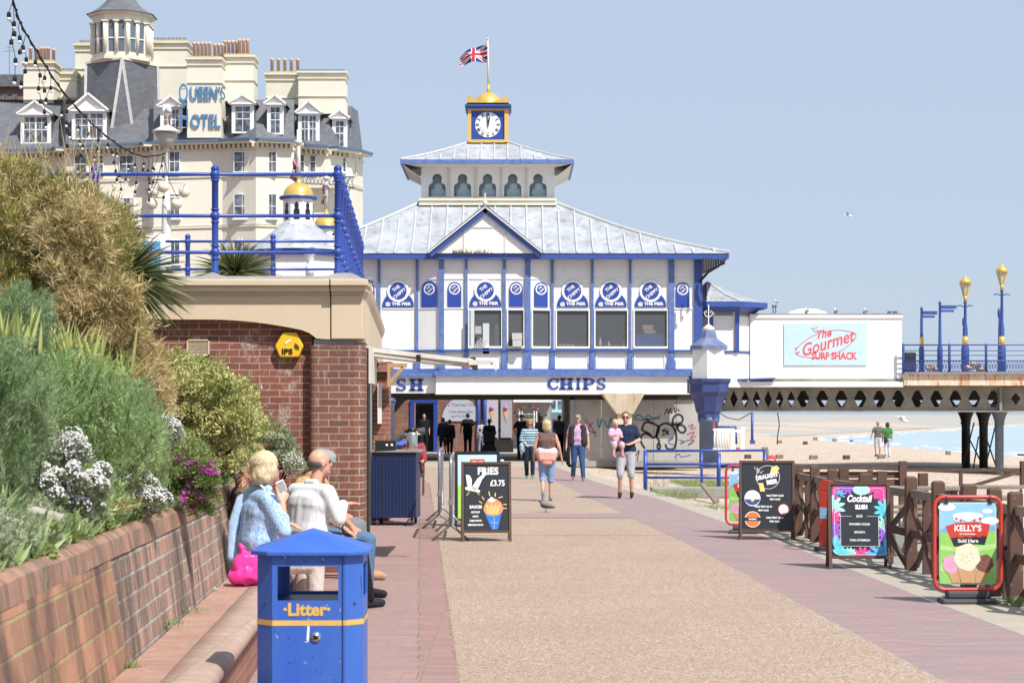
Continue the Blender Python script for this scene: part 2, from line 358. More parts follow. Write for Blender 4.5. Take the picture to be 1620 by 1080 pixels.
# ------------------------------------------------------------------ the ground, promenade, beach, sea
def struct(name, verts, faces, mat, smooth=False):
    me = bpy.data.meshes.new(name); me.from_pydata(verts, [], faces); me.materials.append(mat)
    if smooth: me.polygons.foreach_set('use_smooth', [True] * len(me.polygons))
    me.update(); o = bpy.data.objects.new(name, me); link(o); o['kind'] = 'structure'; return o
def interp(tab, d):
    if d <= tab[0][0]:
        (d0, x0), (d1, x1) = tab[0], tab[1]; return x0 + (x1 - x0) * (d - d0) / (d1 - d0)
    for (d0, x0), (d1, x1) in zip(tab, tab[1:]):
        if d <= d1: return x0 + (x1 - x0) * (d - d0) / (d1 - d0)
    return tab[-1][1]
RL = [(12.35, -.338), (24.4, -.92), (47.3, -2.05), (58, -3.0), (64, -4.2)]           # resin left edge  (distance, x)
RR = [(12.35, 2.84), (24.4, 2.42), (36.2, 1.83), (49, 1.18), (64, .55)]              # resin right edge
KI = [(15, 4.05), (18, 3.92), (24.6, 3.72), (31.2, 3.42), (38, 3.1), (47.7, 2.28), (61.8, 1.44), (72, 1.3)]    # kerb inner edge
def strip(name, La, Lb, ds, z, mat, za=None):
    vs = []; fs = []
    for d in ds: vs += [(La(d), d, z), (Lb(d), d, z if za is None else za)]
    for i in range(len(ds) - 1): fs.append((2 * i, 2 * i + 1, 2 * i + 3, 2 * i + 2))
    return struct(name, vs, fs, mat)
ds = [3 + i * 1.5 for i in range(41)]
rl = lambda d: interp(RL, d); rr = lambda d: interp(RR, d); ki = lambda d: interp(KI, d)
strip('left_pavement', lambda d: -9, lambda d: rl(d) - .27, ds, 0, M['paving'])
strip('pavement_edging', lambda d: rl(d) - .27, rl, ds, 0.002, M['edging'])
strip('resin_path', rl, rr, ds, 0.0, M['resin'])
strip('right_pavement', rr, ki, ds, 0.002, M['paving2'])
strip('kerb', ki, lambda d: ki(d) + (.62 if d < 34 else .45), ds, 0.006, M['concrete'])
for k_, d_ in enumerate((61.5, 55.5, 44.6, 38.2, 27.4)): strip('path_joint', rl, rr, [d_, d_ + .035], 0.005, M['conc_dark'])
strip('paving_band', rl, rr, [32.0, 33.4], 0.006, M['paving2'])
strip('far_promenade', lambda d: -12, lambda d: ki(min(d, 66)) + .45 if d < 66 else 1.9 + (d - 66) * .02, [63, 66, 72, 80, 100, 130], 0.0, M['concrete'])
strip('terrace_floor', lambda d: ki(d) + .62, lambda d: 9.5, [10, 14, 18, 22, 26, 29.5], 0.0, M['conc_dark'])
def shore(Y): return 44 if Y < 290 else 44 + (Y - 290) * .35
def beach_z(x, y):
    t = shore(y) - x
    z = -2 + (min(.07 * t, 1.4 + .02 * (t - 20)) if t > 0 else .09 * t)
    edge = 1.0
    z = max(min(z, -.14), -5)
    if t > 3: z += .16 * math.sin(x * .35 + y * .05) * math.sin(y * .11 + 1) * min(1, t / 15) * (1 if z < -.2 else .3) - .03
    return z
Ys = [4 * (1.052 ** i) for i in range(150)]
vs = []; fs = []; offs = []
for y in Ys:
    xl = ki(y) + (.62 if y < 29.5 else .45)
    if y < 29.5: xl = 9.5 if y > 8 else xl
    if y > 72: xl = 1.9
    if y > 130: xl = 2 - (y - 130) * 2
    sh = shore(y); w = max(30, y * .25)
    row = [xl + (sh - 3 - xl) * i / 30 for i in range(31)] + [sh + w * k for k in (0, .1, .3, 1)]
    vs += [(x, y, beach_z(x, y)) for x in row]
n = 35
for i in range(len(Ys) - 1):
    for k in range(n - 1): fs.append((i * n + k, i * n + k + 1, (i + 1) * n + k + 1, (i + 1) * n + k))
struct('beach', vs, fs, M['shingle'], True)
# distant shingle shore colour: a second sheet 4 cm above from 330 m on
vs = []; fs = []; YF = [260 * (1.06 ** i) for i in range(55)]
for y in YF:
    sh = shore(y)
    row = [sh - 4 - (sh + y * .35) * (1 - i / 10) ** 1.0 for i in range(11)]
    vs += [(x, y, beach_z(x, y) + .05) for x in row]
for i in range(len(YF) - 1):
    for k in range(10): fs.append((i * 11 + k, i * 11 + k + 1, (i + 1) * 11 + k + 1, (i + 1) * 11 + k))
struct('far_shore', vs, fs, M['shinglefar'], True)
struct('sea', [(-50, 60, -2), (9000, 60, -2), (9000, 9000, -2), (-50, 9000, -2)], [(0, 1, 2, 3)], M['water'])
struct('ground', [(-900, -30, -.06), (3.2, -30, -.06), (1.8, 66, -.06), (1.9, 130, -.06), (-400, 9000, -.06), (-3000, 9000, -.06)], [(0, 1, 2, 3, 4, 5)], M['ground'])
# upper promenade behind the terrace
def slab(name, pts, z0, z1, mat):
    n = len(pts); vs = [(x, y, z0) for x, y in pts] + [(x, y, z1) for x, y in pts]
    return struct(name, vs, [tuple(range(n, 2 * n))] + [(i, (i + 1) % n, n + (i + 1) % n, n + i) for i in range(n)], mat)
slab('upper_promenade', [(-7.2, 44), (-6.2, 70), (-9.5, 84), (-9.5, 125), (-300, 260), (-300, 21.9), (-7.2, 21.9)], -.02, 2.9, M['pierbrick'])
# ------------------------------------------------------------------ planting bed slope
def uline(u, d): return u - 160 / F * d          # lateral offset from the line the bench follows
def bed_z(u):
    t = -1.60 - u
    return 1.06 + min(max(0, t) * .62, 1.95)
vs = []; fs = []; us = [-1.60 - .25 * i for i in range(30)]; dd = [3.5 + .45 * i for i in range(40)]
for d in dd:
    for u in us: vs.append((uline(u, d), d, bed_z(u) + .05 * math.sin(d * 3.1 + u * 5) * math.sin(u * 4 + 1) * min(1, (-1.6 - u) * 3)))
for i in range(39):
    for k in range(29): fs.append((i * 30 + k, i * 30 + k + 1, (i + 1) * 30 + k + 1, (i + 1) * 30 + k))
struct('planting_bed', vs, fs, M['soil'], True)
# ------------------------------------------------------------------ retaining wall and bench (a brick seat along its foot)
wl = empty('retaining_wall', 'low weathered red brick retaining wall with sloping coping in front of the flower bed', 'wall', (0, 0, 0))
def along(name, prof, d0, d1, mat, parent, step=.6, jit=0, smooth=False):
    """prof: (u,z) section swept along the bench line"""
    n = max(2, int((d1 - d0) / step)); vs = []; fs = []; k = len(prof)
    for i in range(n + 1):
        d = d0 + (d1 - d0) * i / n
        for u, z in prof: vs.append((uline(u, d) + random.uniform(-jit, jit), d, z + random.uniform(-jit, jit)))
    for i in range(n):
        for j in range(k): fs.append((i * k + j, (i + 1) * k + j, (i + 1) * k + (j + 1) % k, i * k + (j + 1) % k))
    fs += [tuple(range(k)), tuple(n * k + j for j in range(k - 1, -1, -1))]
    m = MB(); m.add(vs, fs, smooth); return m.build(name, mat, parent)
along('far_panel', [(-1.90, .3), (-1.49, .3), (-1.585, 1.02), (-1.90, 1.02)], 9.95, 20.8, M['bedbrick'], wl, .5, .002)
along('near_panel', [(-1.90, .3), (-1.47, .3), (-1.575, .99), (-1.90, .99)], 3.5, 9.95, M['bedbrick2'], wl, .5, .002)
along('coping', [(-1.84, 1.0), (-1.572, .99), (-1.588, 1.085), (-1.63, 1.118), (-1.84, 1.09)], 3.5, 20.8, M['cope'], wl, .35, .004)
bn = empty('brick_bench', 'long brick seat with a rounded front edge running along the foot of the retaining wall', 'bench', (0, 0, 0))
along('seat', [(-1.48, .30), (-1.24, .30), (-1.24, .428), (-1.48, .43)], 3.5, 20.8, M['seatbrick'], bn, .5, .0015)
nose = [(-1.238, .30), (-1.03, .30)] + [(-1.045 + .055 * math.cos(R(a)), .375 + .055 * math.sin(R(a))) for a in range(-60, 91, 15)] + [(-1.12, .434), (-1.238, .432)]
along('bullnose_edge', nose, 3.5, 20.8, M['nosebrick'], bn, .5, .001, True)
along('front_face', [(-1.48, -.02), (-1.06, -.02), (-1.06, .30), (-1.48, .30)], 3.5, 20.8, M['frontbrick'], bn, .6)
# ------------------------------------------------------------------ terrace kiosk building
TD = 21.0
kb = empty('terrace_building', 'low brick kiosk building with a tan stone parapet and a roof terrace behind the planting', 'building', (X(532, TD), TD, 0))
kb.location = (0, 0, 0)
def tx(px): return X(px, TD)
def tz(py): return Z(py, TD)
m = MB(); m.box(tx(-90), tx(492), TD + .16, TD + .5, 0, tz(500)); m.build('front_wall', M['wallbrick'], kb)
# pillar with rounded arrises
m = MB(); x0, x1 = tx(490), tx(575); r = .05
pts = [(x0, TD + .5), (x0, TD + r), (x0 + .015, TD + .015), (x0 + r, TD), (x1 - r * 2, TD), (x1 - .03, TD + .03), (x1, TD + r * 2), (x1, TD + .5)]
m.prism([(x, y, 0) for x, y in pts], (0, 0, tz(546))); bevel(m.build('brick_pillar', M['pierbrick'], kb), .01)
m = MB(); m.box(x0 + .04, x1 - .12, TD + .06, TD + .4, tz(546), tz(536)); m.build('pad_stone', M['conc_dark'], kb)
# parapet with arched underside
arc = [(tx(-60), tz(505)), (tx(330), tz(505))]
for t in range(9):
    a = t / 8; arc.append((tx(330 + (478 - 330) * a), tz(505 + 17 * a ** 1.9)))
arc += [(tx(490), tz(527)), (tx(500), tz(535)), (tx(522), tz(536.5)), (tx(522), tz(466)), (tx(-60), tz(466))]
plate('parapet', [arc], .5, M['tan'], kb, TD + .02)
m = MB(); m.box(tx(524), tx(574), TD, TD + .5, tz(536), tz(466)); bevel(m.build('parapet_end', M['tan'], kb), .008)
m = MB()
for (a, b_, yy, z0, z1) in ((-60, 522, -.02, 466, 462), (-60, 522, -.07, 462, 453), (-60, 522, -.11, 453, 443), (524, 577, -.04, 466, 462), (524, 580, -.09, 462, 453), (524, 583, -.13, 453, 443)):
    m.box(tx(a), tx(b_), TD + yy, TD + .5, tz(z0), tz(z1))
bevel(m.build('cornice', M['tan'], kb), .01)
# grey saddleback coping with humps under the posts
cp = [(tx(-60), tz(443)), (tx(-60), tz(438))]
for px in range(-50, 586, 5):
    h = 0
    for c_ in (338, 140): h = max(h, 6 * math.exp(-((px - c_) / 11.0) ** 2))
    if 510 < px < 575: h = max(h, 5 * math.exp(-((px - 545) / 22.0) ** 4))
    e = 437.5 - h
    if px > 560: e = min(443, e + (px - 560) * .22)
    cp.append((tx(px), tz(e)))
cp.append((tx(585), tz(443)))
plate('grey_coping', [cp], .42, M['grey_cope'], kb, TD - .08)
# side of the building towards the promenade
SX0, SX1 = tx(575), X(604, 33.5)
def sx(d): return SX0 + (SX1 - SX0) * (d - TD) / (33.5 - TD)
def sweep_side(name, prof, d0, d1, mat, parent):
    m = MB(); vs = []; k = len(prof)
    for d in (d0, d1):
        for o_, z in prof: vs.append((sx(d) + o_, d, z))
    m.add(vs, [tuple(range(k)), tuple(range(2 * k - 1, k - 1, -1))] + [(j, k + j, k + (j + 1) % k, (j + 1) % k) for j in range(k)])
    return m.build(name, mat, parent)
sweep_side('side_parapet', [(-.4, tz(536)), (0.0, tz(536)), (0.0, tz(466)), (.04, tz(453)), (.06, tz(443)), (-.1, tz(438)), (-.4, tz(438))], TD + .5, 33.5, M['tan'], kb)
sweep_side('terrace_slab', [(-7, 2.6), (-.4, 2.6), (-.4, 3.0), (-7, 3.0)], TD + .5, 33.5, M['conc_dark'], kb)
sweep_side('shop_wall', [(-.5, 0), (-.12, 0), (-.12, tz(538)), (-.5, tz(538))], TD + .5, 33.5, M['conc_dark'], kb)
m = MB()
for d in (21.55, 21.75, 21.95, 22.2): m.bar((sx(d) + .02, d, 0), (sx(d) + .02, d, 2.5), .05, .05)
m.build('shutter_frame', M['dark'], kb)
m = MB(); m.box(sx(22) - .02, sx(22) + .1, 21.55, 22.4, 2.1, 2.52); m.build('awning_box', M['lampwhite'], kb)
m = MB(); d = 31.2; m.box(X(590, d), X(615, d), d, d + .6, 0, Z(588, d)); m.build('brick_pier', M['sidebrick'], kb)
pr = MB(); pr.box(X(588, 31.1), X(618, 31.1), 31.1, 31.9, Z(588, d), Z(572, d)); pr.build('pier_capital', M['sidebrick'], kb)
m = MB(); d = 30.9; m.bar(P(616, 606, d), P(638, 581, d), .06, .1, (0, 1, 0)); m.bar(P(613, 578, d), P(644, 578, d), .07, .1, (0, 1, 0)); m.bar(P(615.5, 580, d), P(615.5, 612, d), .05, .12, (0, 1, 0)); m.build('timber_bracket', M['bracket'], kb)
m = MB(); m.box(X(597, 31), X(603, 31), 31.05, 31.19, Z(670, 31), Z(606, 31)); m.build('notice_strip', M['white'], kb)
# air vent and alarm box on the wall
vt = empty('wall_vent', 'small square cream louvred air vent set in the brick wall of the kiosk building', 'vent', (tx(310), TD + .16, tz(549)))
m = MB(vt.location); x0, x1, z0, z1 = tx(292), tx(328), tz(562), tz(536)
for a, b_, c_, e in ((x0, x1, z1 - .015, z1), (x0, x1, z0, z0 + .015), (x0, x0 + .015, z0, z1), (x1 - .015, x1, z0, z1)): m.box(a, b_, TD + .13, TD + .17, c_, e)
m.build('vent_frame', M['tan'], vt, (0, 0, 0))
m = MB(vt.location)
for i in range(8):
    z = z0 + .02 + i * (z1 - z0 - .04) / 7; m.bar((x0 + .01, TD + .15, z), (x1 - .01, TD + .15, z), .03, .006, (0, -.6, 1))
m.build('louvre', M['tan'], vt, (0, 0, 0))
al = empty('alarm_box', 'yellow three-sided alarm box with black lettering high on the brick wall', 'alarm box', (tx(456), TD + .16, tz(546)))
pts = [(446, 525), (468, 525), (479, 547), (471, 565), (441, 565), (433, 547)]
m = MB(al.location); m.prism([(tx(a), TD + .16, tz(b_)) for a, b_ in pts], (0, -.09, 0)); bevel(m.build('casing', M['yellow'], al, (0, 0, 0)), .02, 3)
AO = al.location
fa = lambda c: Vector((tx(453), TD + .066 - .0 + c.y, tz(556))) + Vector((c.x, 0, c.z)) - AO
text('IPS', .082, M['black'], al, fa, .003, 0, .003, 1.25, name='lettering')
m = MB(AO)
for r_ in (.028, .044, .06):
    m.tube([Vector((tx(463) + r_ * math.cos(R(a)), TD + .064, tz(551) + r_ * math.sin(R(a)))) for a in range(-15, 76, 15)], .0045, 5)
m.build('wave_mark', M['black'], al, (0, 0, 0))
m = MB(AO); m.bar(P(450, 543, TD) + Vector((0, .066, 0)), P(459, 537, TD) + Vector((0, .066, 0)), .02, .006, (0, -1, 0)); m.build('worn_sticker', M['chalk'], al, (0, 0, 0))
# ------------------------------------------------------------------ blue terrace railing
rg = empty('terrace_railing', 'bright blue tubular railing with ball-topped posts along the edge of the roof terrace', 'railing', (0, 0, 0))
def post(m, p, h, r=.035, ball=True, collars=()):
    m.lathe([(r * 1.25, 0), (r * 1.25, .06), (r, .08), (r, h - .1), (r * 1.3, h - .09), (r * 1.3, h - .06), (r * .8, h - .045), (r * .75, h - .02)], p, 10)
    for c_ in collars: m.ball(Vector(p) + Vector((0, 0, c_)), r * 1.55, 10); m.lathe([(r * 1.3, -r * 2.1), (r * 1.3, -r * 1.7)], Vector(p) + Vector((0, 0, c_)), 8); m.lathe([(r * 1.3, r * 1.7), (r * 1.3, r * 2.1)], Vector(p) + Vector((0, 0, c_)), 8)
    if ball: m.ball(Vector(p) + Vector((0, 0, h + r * .4)), r * 1.3, 10)
zt = tz(268); zb = tz(436); col = [tz(274) - zb, tz(340) - zb, tz(398) - zb]
for px in (147, 338, 533, -45):
    m = MB(); post(m, (tx(px), TD + .1, zb), zt - zb, .037, True, col); m.build('post', M['blue'], rg)
m = MB()
for c_ in col: m.tube([(tx(-45), TD + .1, zb + c_), (tx(533), TD + .1, zb + c_)], .02, 8)
RX1 = X(571, 30.2)
for c_ in col: m.tube([(tx(533), TD + .1, zb + c_), (RX1, 30.2, zb + c_)], .02, 8)
m.build('rail', M['blue'], rg)
for i in range(1, 12):
    t = i / 11; x = tx(533) + (RX1 - tx(533)) * t; y = TD + .1 + (30.2 - TD - .1) * t
    m = MB(); post(m, (x, y, zb), zt - zb, .037, True, col); m.build('post', M['blue'], rg)
r2 = empty('inner_terrace_railing', 'lower blue railing standing further back on the terrace behind the taller one', 'railing', (0, 0, 0))
D2 = 29.0
for px in (297, 432):
    m = MB(); post(m, (X(px, D2), D2, 2.95), Z(376, D2) - 2.95, .035, True, [Z(382, D2) - 2.95, Z(426, D2) - 2.95]); m.build('post', M['blue'], r2)
m = MB()
for y_ in (382, 426): m.tube([(X(262, D2), D2, Z(y_, D2)), (X(530, D2), D2, Z(y_, D2))], .019, 8)
m.build('rail', M['blue'], r2)
# ------------------------------------------------------------------ awning
aw = empty('awning', 'folding canvas awning half open above the shop front, seen edge on', 'awning', (0, 0, 0))
A0 = P(577, 546, 22.0); A1 = P(745, 571, 22.0)
m = MB(); v = Vector((0, 1.7, -.02)); m.prism([A0, A1, A1 + Vector((0, 0, -.02)), A0 + Vector((0, 0, -.03))], v); m.build('canvas', paint('grey_canvas', (.42, .40, .38), .9, .2), aw)
m = MB(); m.bar(P(577, 552, 21.95), P(748, 571, 21.95), .05, .05); m.bar(P(577, 561, 22.05), P(700, 574, 22.05), .04, .06); m.bar(P(700, 574, 22.05), P(783, 573, 22.0), .04, .05); m.bar(P(748, 569, 21.9), P(748, 577, 21.9), .09, .08)
m.bar(P(780, 570, 21.95), P(785, 585, 21.95), .04, .03); m.build('folding_arm', M['lampwhite'], aw)
m = MB(); m.prism([P(592, 551, 22.1), P(745, 569, 22.1), P(745, 577, 22.1), P(592, 560, 22.1)], (0, 1.5, 0)); m.build('rolled_cloth', paint('white_canvas', (.60, .59, .57), .9, .2), aw)
m = MB(); m.bar(A1 + Vector((.02, -.05, 0)), A1 + Vector((.02, 1.75, -.02)), .06, .09); m.build('front_bar', M['dark'], aw)
m = MB(); m.bar(P(662, 561, 21.9), P(662, 572, 21.9), .05, .05); m.build('clamp', M['black'], aw)
fl = MB(P(584, 444, 30)); fl.ball(P(583, 444, 30), .09, 12, .7); fl.tube([P(583, 444, 30), P(590, 452, 30)], .02, 6)
tag(fl.build('floodlight', M['colgrey']), 'small dark floodlight on the corner of the terrace parapet', 'lamp')

# thin broken surf lines along the shingle
vs = []; fs = []
for ln_ in range(3):
    y = 120.0
    while y < 620:
        L = random.uniform(6, 22); b_ = len(vs); w_ = random.uniform(.25, .8); off = ln_ * 2.2 + random.uniform(-.4, .4)
        for t in range(7):
            yy = y + L * t / 6; x = shore(yy) + .35 + off + .5 * math.sin(yy * .3 + ln_); h = w_ * math.sin(math.pi * (t + .01) / 6.02)
            vs += [(x, yy, -1.985), (x + h * (1 + yy / 200), yy, -1.985)]
        for t in range(6): fs.append((b_ + 2 * t, b_ + 2 * t + 1, b_ + 2 * t + 3, b_ + 2 * t + 2))
        y += L + random.uniform(1, 10)
struct('surf', vs, fs, M['chalk'])
# ------------------------------------------------------------------ pier entrance building ("fish & chips" cafe over an underpass)
FD = 70.0
fx = lambda px: X(px, FD)
fz = lambda py: Z(py, FD)
def pb(m, x0, x1, yt, yb, y0, y1, D=FD): m.box(X(x0, D), X(x1, D), y0, y1, Z(yb, D), Z(yt, D))
pv = empty('pier_pavilion', 'white and blue timber pier pavilion with a clock turret above its long grey roof', 'building', (0, 0, 0))
# walls: bays as (x0,x1,kind) ; dy is the bay's set-forward
def fp(px, py, dy=0): return Vector((fx(px), FD + dy, fz(py)))
BAY = -.3                # projecting bay stands 1 m forward
KX = {600: 0, 660: 0, 697: BAY, 835: BAY, 870: 0}
segs = [(440, 600, 0, 0), (600, 660, 0, 0), (660, 697, 0, BAY), (697, 738, BAY, BAY), (738, 798, BAY, BAY), (798, 835, BAY, BAY), (835, 872, BAY, 0),
        (872, 937, 0, 0), (937, 997, 0, 0), (997, 1058, 0, 0), (1058, 1106, 0, 0)]
wins = {4: (743, 793), 5: (804, 828), 6: (843, 870), 7: (881, 931), 8: (942, 992), 9: (1004, 1055)}
wall = MB(); trim = MB()
def segpt(i, px, py, out=0):
    x0, x1, a, b_ = segs[i]; t = (px - x0) / (x1 - x0); return Vector((fx(px), FD + a + (b_ - a) * t - out, fz(py)))
def segbox(m, i, xa, xb, yt, yb, out0, out1):
    a = [segpt(i, xa, yt, out0), segpt(i, xb, yt, out0), segpt(i, xb, yb, out0), segpt(i, xa, yb, out0)]
    c = [segpt(i, xa, yt, out1), segpt(i, xb, yt, out1), segpt(i, xb, yb, out1), segpt(i, xa, yb, out1)]
    m.add(a + c, [(0, 1, 2, 3), (7, 6, 5, 4), (0, 4, 5, 1), (1, 5, 6, 2), (2, 6, 7, 3), (3, 7, 4, 0)])
for i, (x0, x1, a, b_) in enumerate(segs):
    if i in wins:
        wa, wb_ = wins[i]
        segbox(wall, i, x0, x1, 410, 491, 0, -.12); segbox(wall, i, x0, x1, 549, 588, 0, -.12)
        segbox(wall, i, x0, wa, 491, 549, 0, -.12); segbox(wall, i, wb_, x1, 491, 549, 0, -.12)
    else: segbox(wall, i, x0, x1, 410, 588, 0, -.12)
    e = 5 if x1 - x0 > 50 else 4
    if i > 0:
        segbox(trim, i, x0 + e, x1 - e, 440.5, 442.5, .03, -.01)            # moulding under the frieze
        if i not in wins: segbox(trim, i, x0 + e, x1 - e, 487, 489, .03, -.01)
        xa, xb = x0 + e + 1, x1 - e - 1                                       # lower raised panel frame
        for q in ((xa, xb, 560, 561.3), (xa, xb, 582, 583.3)): segbox(trim, i, *q, .035, -.01)
        for q in ((xa, xa + 1.3, 561.3, 582), (xb - 1.3, xb, 561.3, 582)): segbox(trim, i, *q, .035, -.01)
wall.build('wall', M['white'], pv); trim.build('mouldings', M['white2'], pv)
# blue timber posts
def vpost(name, px, w, i, y0=410, y1=588, out=.10):
    m = MB(); segbox(m, i, px - w / 2, px + w / 2, y0, y1, out, -.02); segbox(m, i, px - w / 2 - 2, px + w / 2 + 2, 570, 583, out + .03, -.02)
    if w < 9: segbox(m, i, px - w / 2 - 1.6, px + w / 2 + 1.6, 556, 570, out + .01, -.02)
    return m.build(name, M['navy_worn'], pv)
for px, w, i in ((600, 4, 1), (660, 3.5, 1), (699, 8, 3), (738, 4, 4), (798, 4.5, 4), (835.0, 8.5, 5), (874, 4, 7), (937, 4, 7), (997, 3.5, 8), (1062, 9, 10)):
    vpost('timber_post', px, w, i)
m = MB()
for i in range(len(segs)): segbox(m, i, segs[i][0], segs[i][1], 553.5, 556, .14, -.02)
m.build('sill_rail', M['navy'], pv)
m = MB()
for i in range(len(segs)): segbox(m, i, segs[i][0], segs[i][1], 583.5, 590, .12, -.02)
m.build('base_rail', M['navy_worn'], pv)
m = MB(); pb(m, 1098, 1111, 410, 560, FD - .1, FD + .5); m.build('corner_post', M['navy'], pv)
# windows with real panes, the room behind them
for i, (wa, wb_) in wins.items():
    m = MB(); f = 2.0
    segbox(m, i, wa - f, wb_ + f, 489, 491.4, .05, -.03); segbox(m, i, wa - f, wb_ + f, 548, 551, .07, -.03)
    segbox(m, i, wa - f, wa, 491.4, 548, .05, -.03); segbox(m, i, wb_, wb_ + f, 491.4, 548, .05, -.03)
    w = m.build('window', M['white2'], pv)
    m = MB(); m.quad(segpt(i, wa, 491, -.04), segpt(i, wb_, 491, -.04), segpt(i, wb_, 549, -.04), segpt(i, wa, 549, -.04)); m.build('pane', M['clearglass'], w)
m = MB()
pb(m, 680, 1100, 592, 594, FD + .1, FD + 5); pb(m, 660, 1100, 480, 482, FD + .13, FD + 5); pb(m, 660, 1100, 480, 594, FD + 5, FD + 5.2)
pb(m, 659, 662, 480, 594, FD + .2, FD + 5); pb(m, 1096, 1098, 480, 594, FD + .2, FD + 5); m.build('interior_shell', C('interior_grey', (.42, .43, .44)), pv)
m = MB()
pb(m, 764, 774, 512, 560, FD - .3, FD - .1); pb(m, 783, 790, 512, 552, FD + .2, FD + .3); pb(m, 745, 751, 492, 549, FD - .75, FD - .7)
m.build('pale_screens', C('pale_screen', (.55, .58, .6)), pv)
for args, lab in (((810, 826, 528, 549), 'box_a'), ((1019, 1038, 522, 527), 'b'), ((1017, 1034, 514, 521), 'c')):
    a = args; m = MB(); dy = FD - .7 if a[0] < 850 else FD + .2
    pb(m, a[0], a[1], a[2], (a[2] + a[3]) / 2 - .3, dy, dy + .5); pb(m, a[0] + 1, a[1] - .5, (a[2] + a[3]) / 2 + .3, a[3], dy, dy + .5)
    o = m.build('box', C('card_box', (.52, .42, .30)) if a[0] > 900 else C('grey_box', (.5, .5, .5)))
    tag(o, {'box_a': 'pale storage boxes behind the narrow window beside the thick blue post', 'b': 'lower brown carton on the blue counter in the rightmost cafe window', 'c': 'upper brown carton on the blue counter in the rightmost cafe window'}[lab], 'box')
m = MB()
for k in range(34):
    px = random.uniform(748, 1050); y_ = random.uniform(496, 540); pb(m, px, px + random.choice((2, 4, 9, 14)), y_, y_ + random.choice((1, 2, 7, 12)), FD + 2 + k * .07, FD + 2.04 + k * .07)
for px in (765, 855, 905, 966, 1028): pb(m, px - 9, px + 9, 499, 500.2, FD + 1.5, FD + 1.6)
m.build('interior_fittings', C('fitting_grey', (.34, .35, .36)), pv)
m = MB(); pb(m, 1003, 1054, 528, 549, FD + .14, FD + 1.0); tag(m.build('counter', M['blue']), 'bright blue counter behind the rightmost cafe window', 'counter')
for k, px in enumerate((950, 964, 988)):
    m = MB(); b0 = fp(px, 549, .3); m.lathe([(.05, 0), (.05, .2), (.02, .27), (.02, .36)] if k == 0 else [(.04, 0), (.045, .1), (.02, .16), (.025, .22)], b0, 8)
    tag(m.build('bottle', M['white2']), ['tall white bottle on the sill of the cafe window with three bottles', 'small white bottle in the middle of the sill between two others', 'small white bottle nearest the right edge of the window with three bottles'][k], 'bottle')
for k in range(4):
    m = MB(); m.ball(fp(886 + k * 6.5, 546.5, .3), .08, 8, .8); tag(m.build('bread_roll', C('bread', (.5, .33, .16))), 'golden round bread roll in a row on the cafe window sill', 'bread roll', 'bread rolls on the cafe window sill')
m = MB()
for k in range(5): m.bar(fp(752 + 2.5 * k, 549, -.5), fp(758 + 3.2 * k, 533 + k * 2, -.4), .03, .03)
pb(m, 752, 762, 517, 529, FD - .6, FD - .5); tag(m.build('stacked_chairs', C('stacked_grey', (.4, .4, .42))), 'jumble of stacked chairs seen through the bay window', 'chairs')
# roundel signs
def roundel(i, px, big=True, cut=None):
    s = MB(); y0 = 486
    if big:
        hw = 24.5; base = [(px - hw, 486), (px - hw, 481)] + [(px - hw * math.cos(R(a)), 483 - 22 * math.sin(R(a))) for a in range(8, 173, 12)] + [(px + hw, 481), (px + hw, 486)]
        cy = 460.5; rr_ = 12.2; wr = 17.3; wx = px
    else:
        hw = 10.6 if i != 2 else 12.5
        base = [(px - hw, 486)] + [(px - hw * math.cos(R(a)), 458 - hw * 1.05 * math.sin(R(a))) for a in range(0, 181, 15)] + [(px + hw, 486)]
        cy = 458; rr_ = 6.8; wr = 8.8
        if i == 2: pass
    if cut: base = [(min(q[0], cut), q[1]) for q in base]
    def T(px_, py_, out): return segpt(i, px_, py_, out)
    root = MB(); root.add([T(a, b_, .05) for a, b_ in base] + [T(a, b_, -.01) for a, b_ in base], [tuple(range(len(base)))] + [(k, (k + 1) % len(base), len(base) + (k + 1) % len(base), len(base) + k) for k in range(len(base))])
    sg = root.build('roundel_sign', M['blue'], pv)
    q = [(px + wr * math.cos(R(a)), cy + wr * math.sin(R(a))) for a in range(0, 360, 12)]
    w = MB(); w.poly([T(a, b_, .056) for a, b_ in q]); w.build('white_ring', M['chalk'], sg)
    q = [(px + (rr_ + (1.3 if big else 0)) * math.cos(R(a)), cy + (rr_ + (1.3 if big else 0)) * math.sin(R(a))) for a in range(0, 360, 12)]
    w = MB(); w.poly([T(a, b_, .062) for a, b_ in q]); w.build('blue_disc', M['blue'], sg)
    k = FD / F
    def fn(dx, dy): return lambda c: T(px + dx + c.x / k, cy + dy - c.z / k, .066 - c.y)
    sc = 1 if big else .55
    text('THE', 7.2 * k * sc, M['chalk'], sg, fn(-3 * sc, -4 * sc), .004 * sc, 0, .001, 1.0, rot=R(38))
    text('CHIPPY', 7.2 * k * sc, M['chalk'], sg, fn(2 * sc, 4 * sc), .004 * sc, 0, .001, 1.0, rot=R(38))
    if big: text('@ THE PIER', 6.8 * k, M['chalk'], sg, lambda c: T(px + c.x / k, 481 - c.z / k, .066 - c.y), .006, 0, .001, 1.12)
for i, px, big in ((0, 582, False), (1, 630, True), (2, 679.5, False), (3, 719.5, False), (4, 768, True), (5, 816.5, False), (6, 856, False), (7, 906, True), (8, 966.5, True), (9, 1029, True)): roundel(i, px, big)
roundel(10, 1080, False)
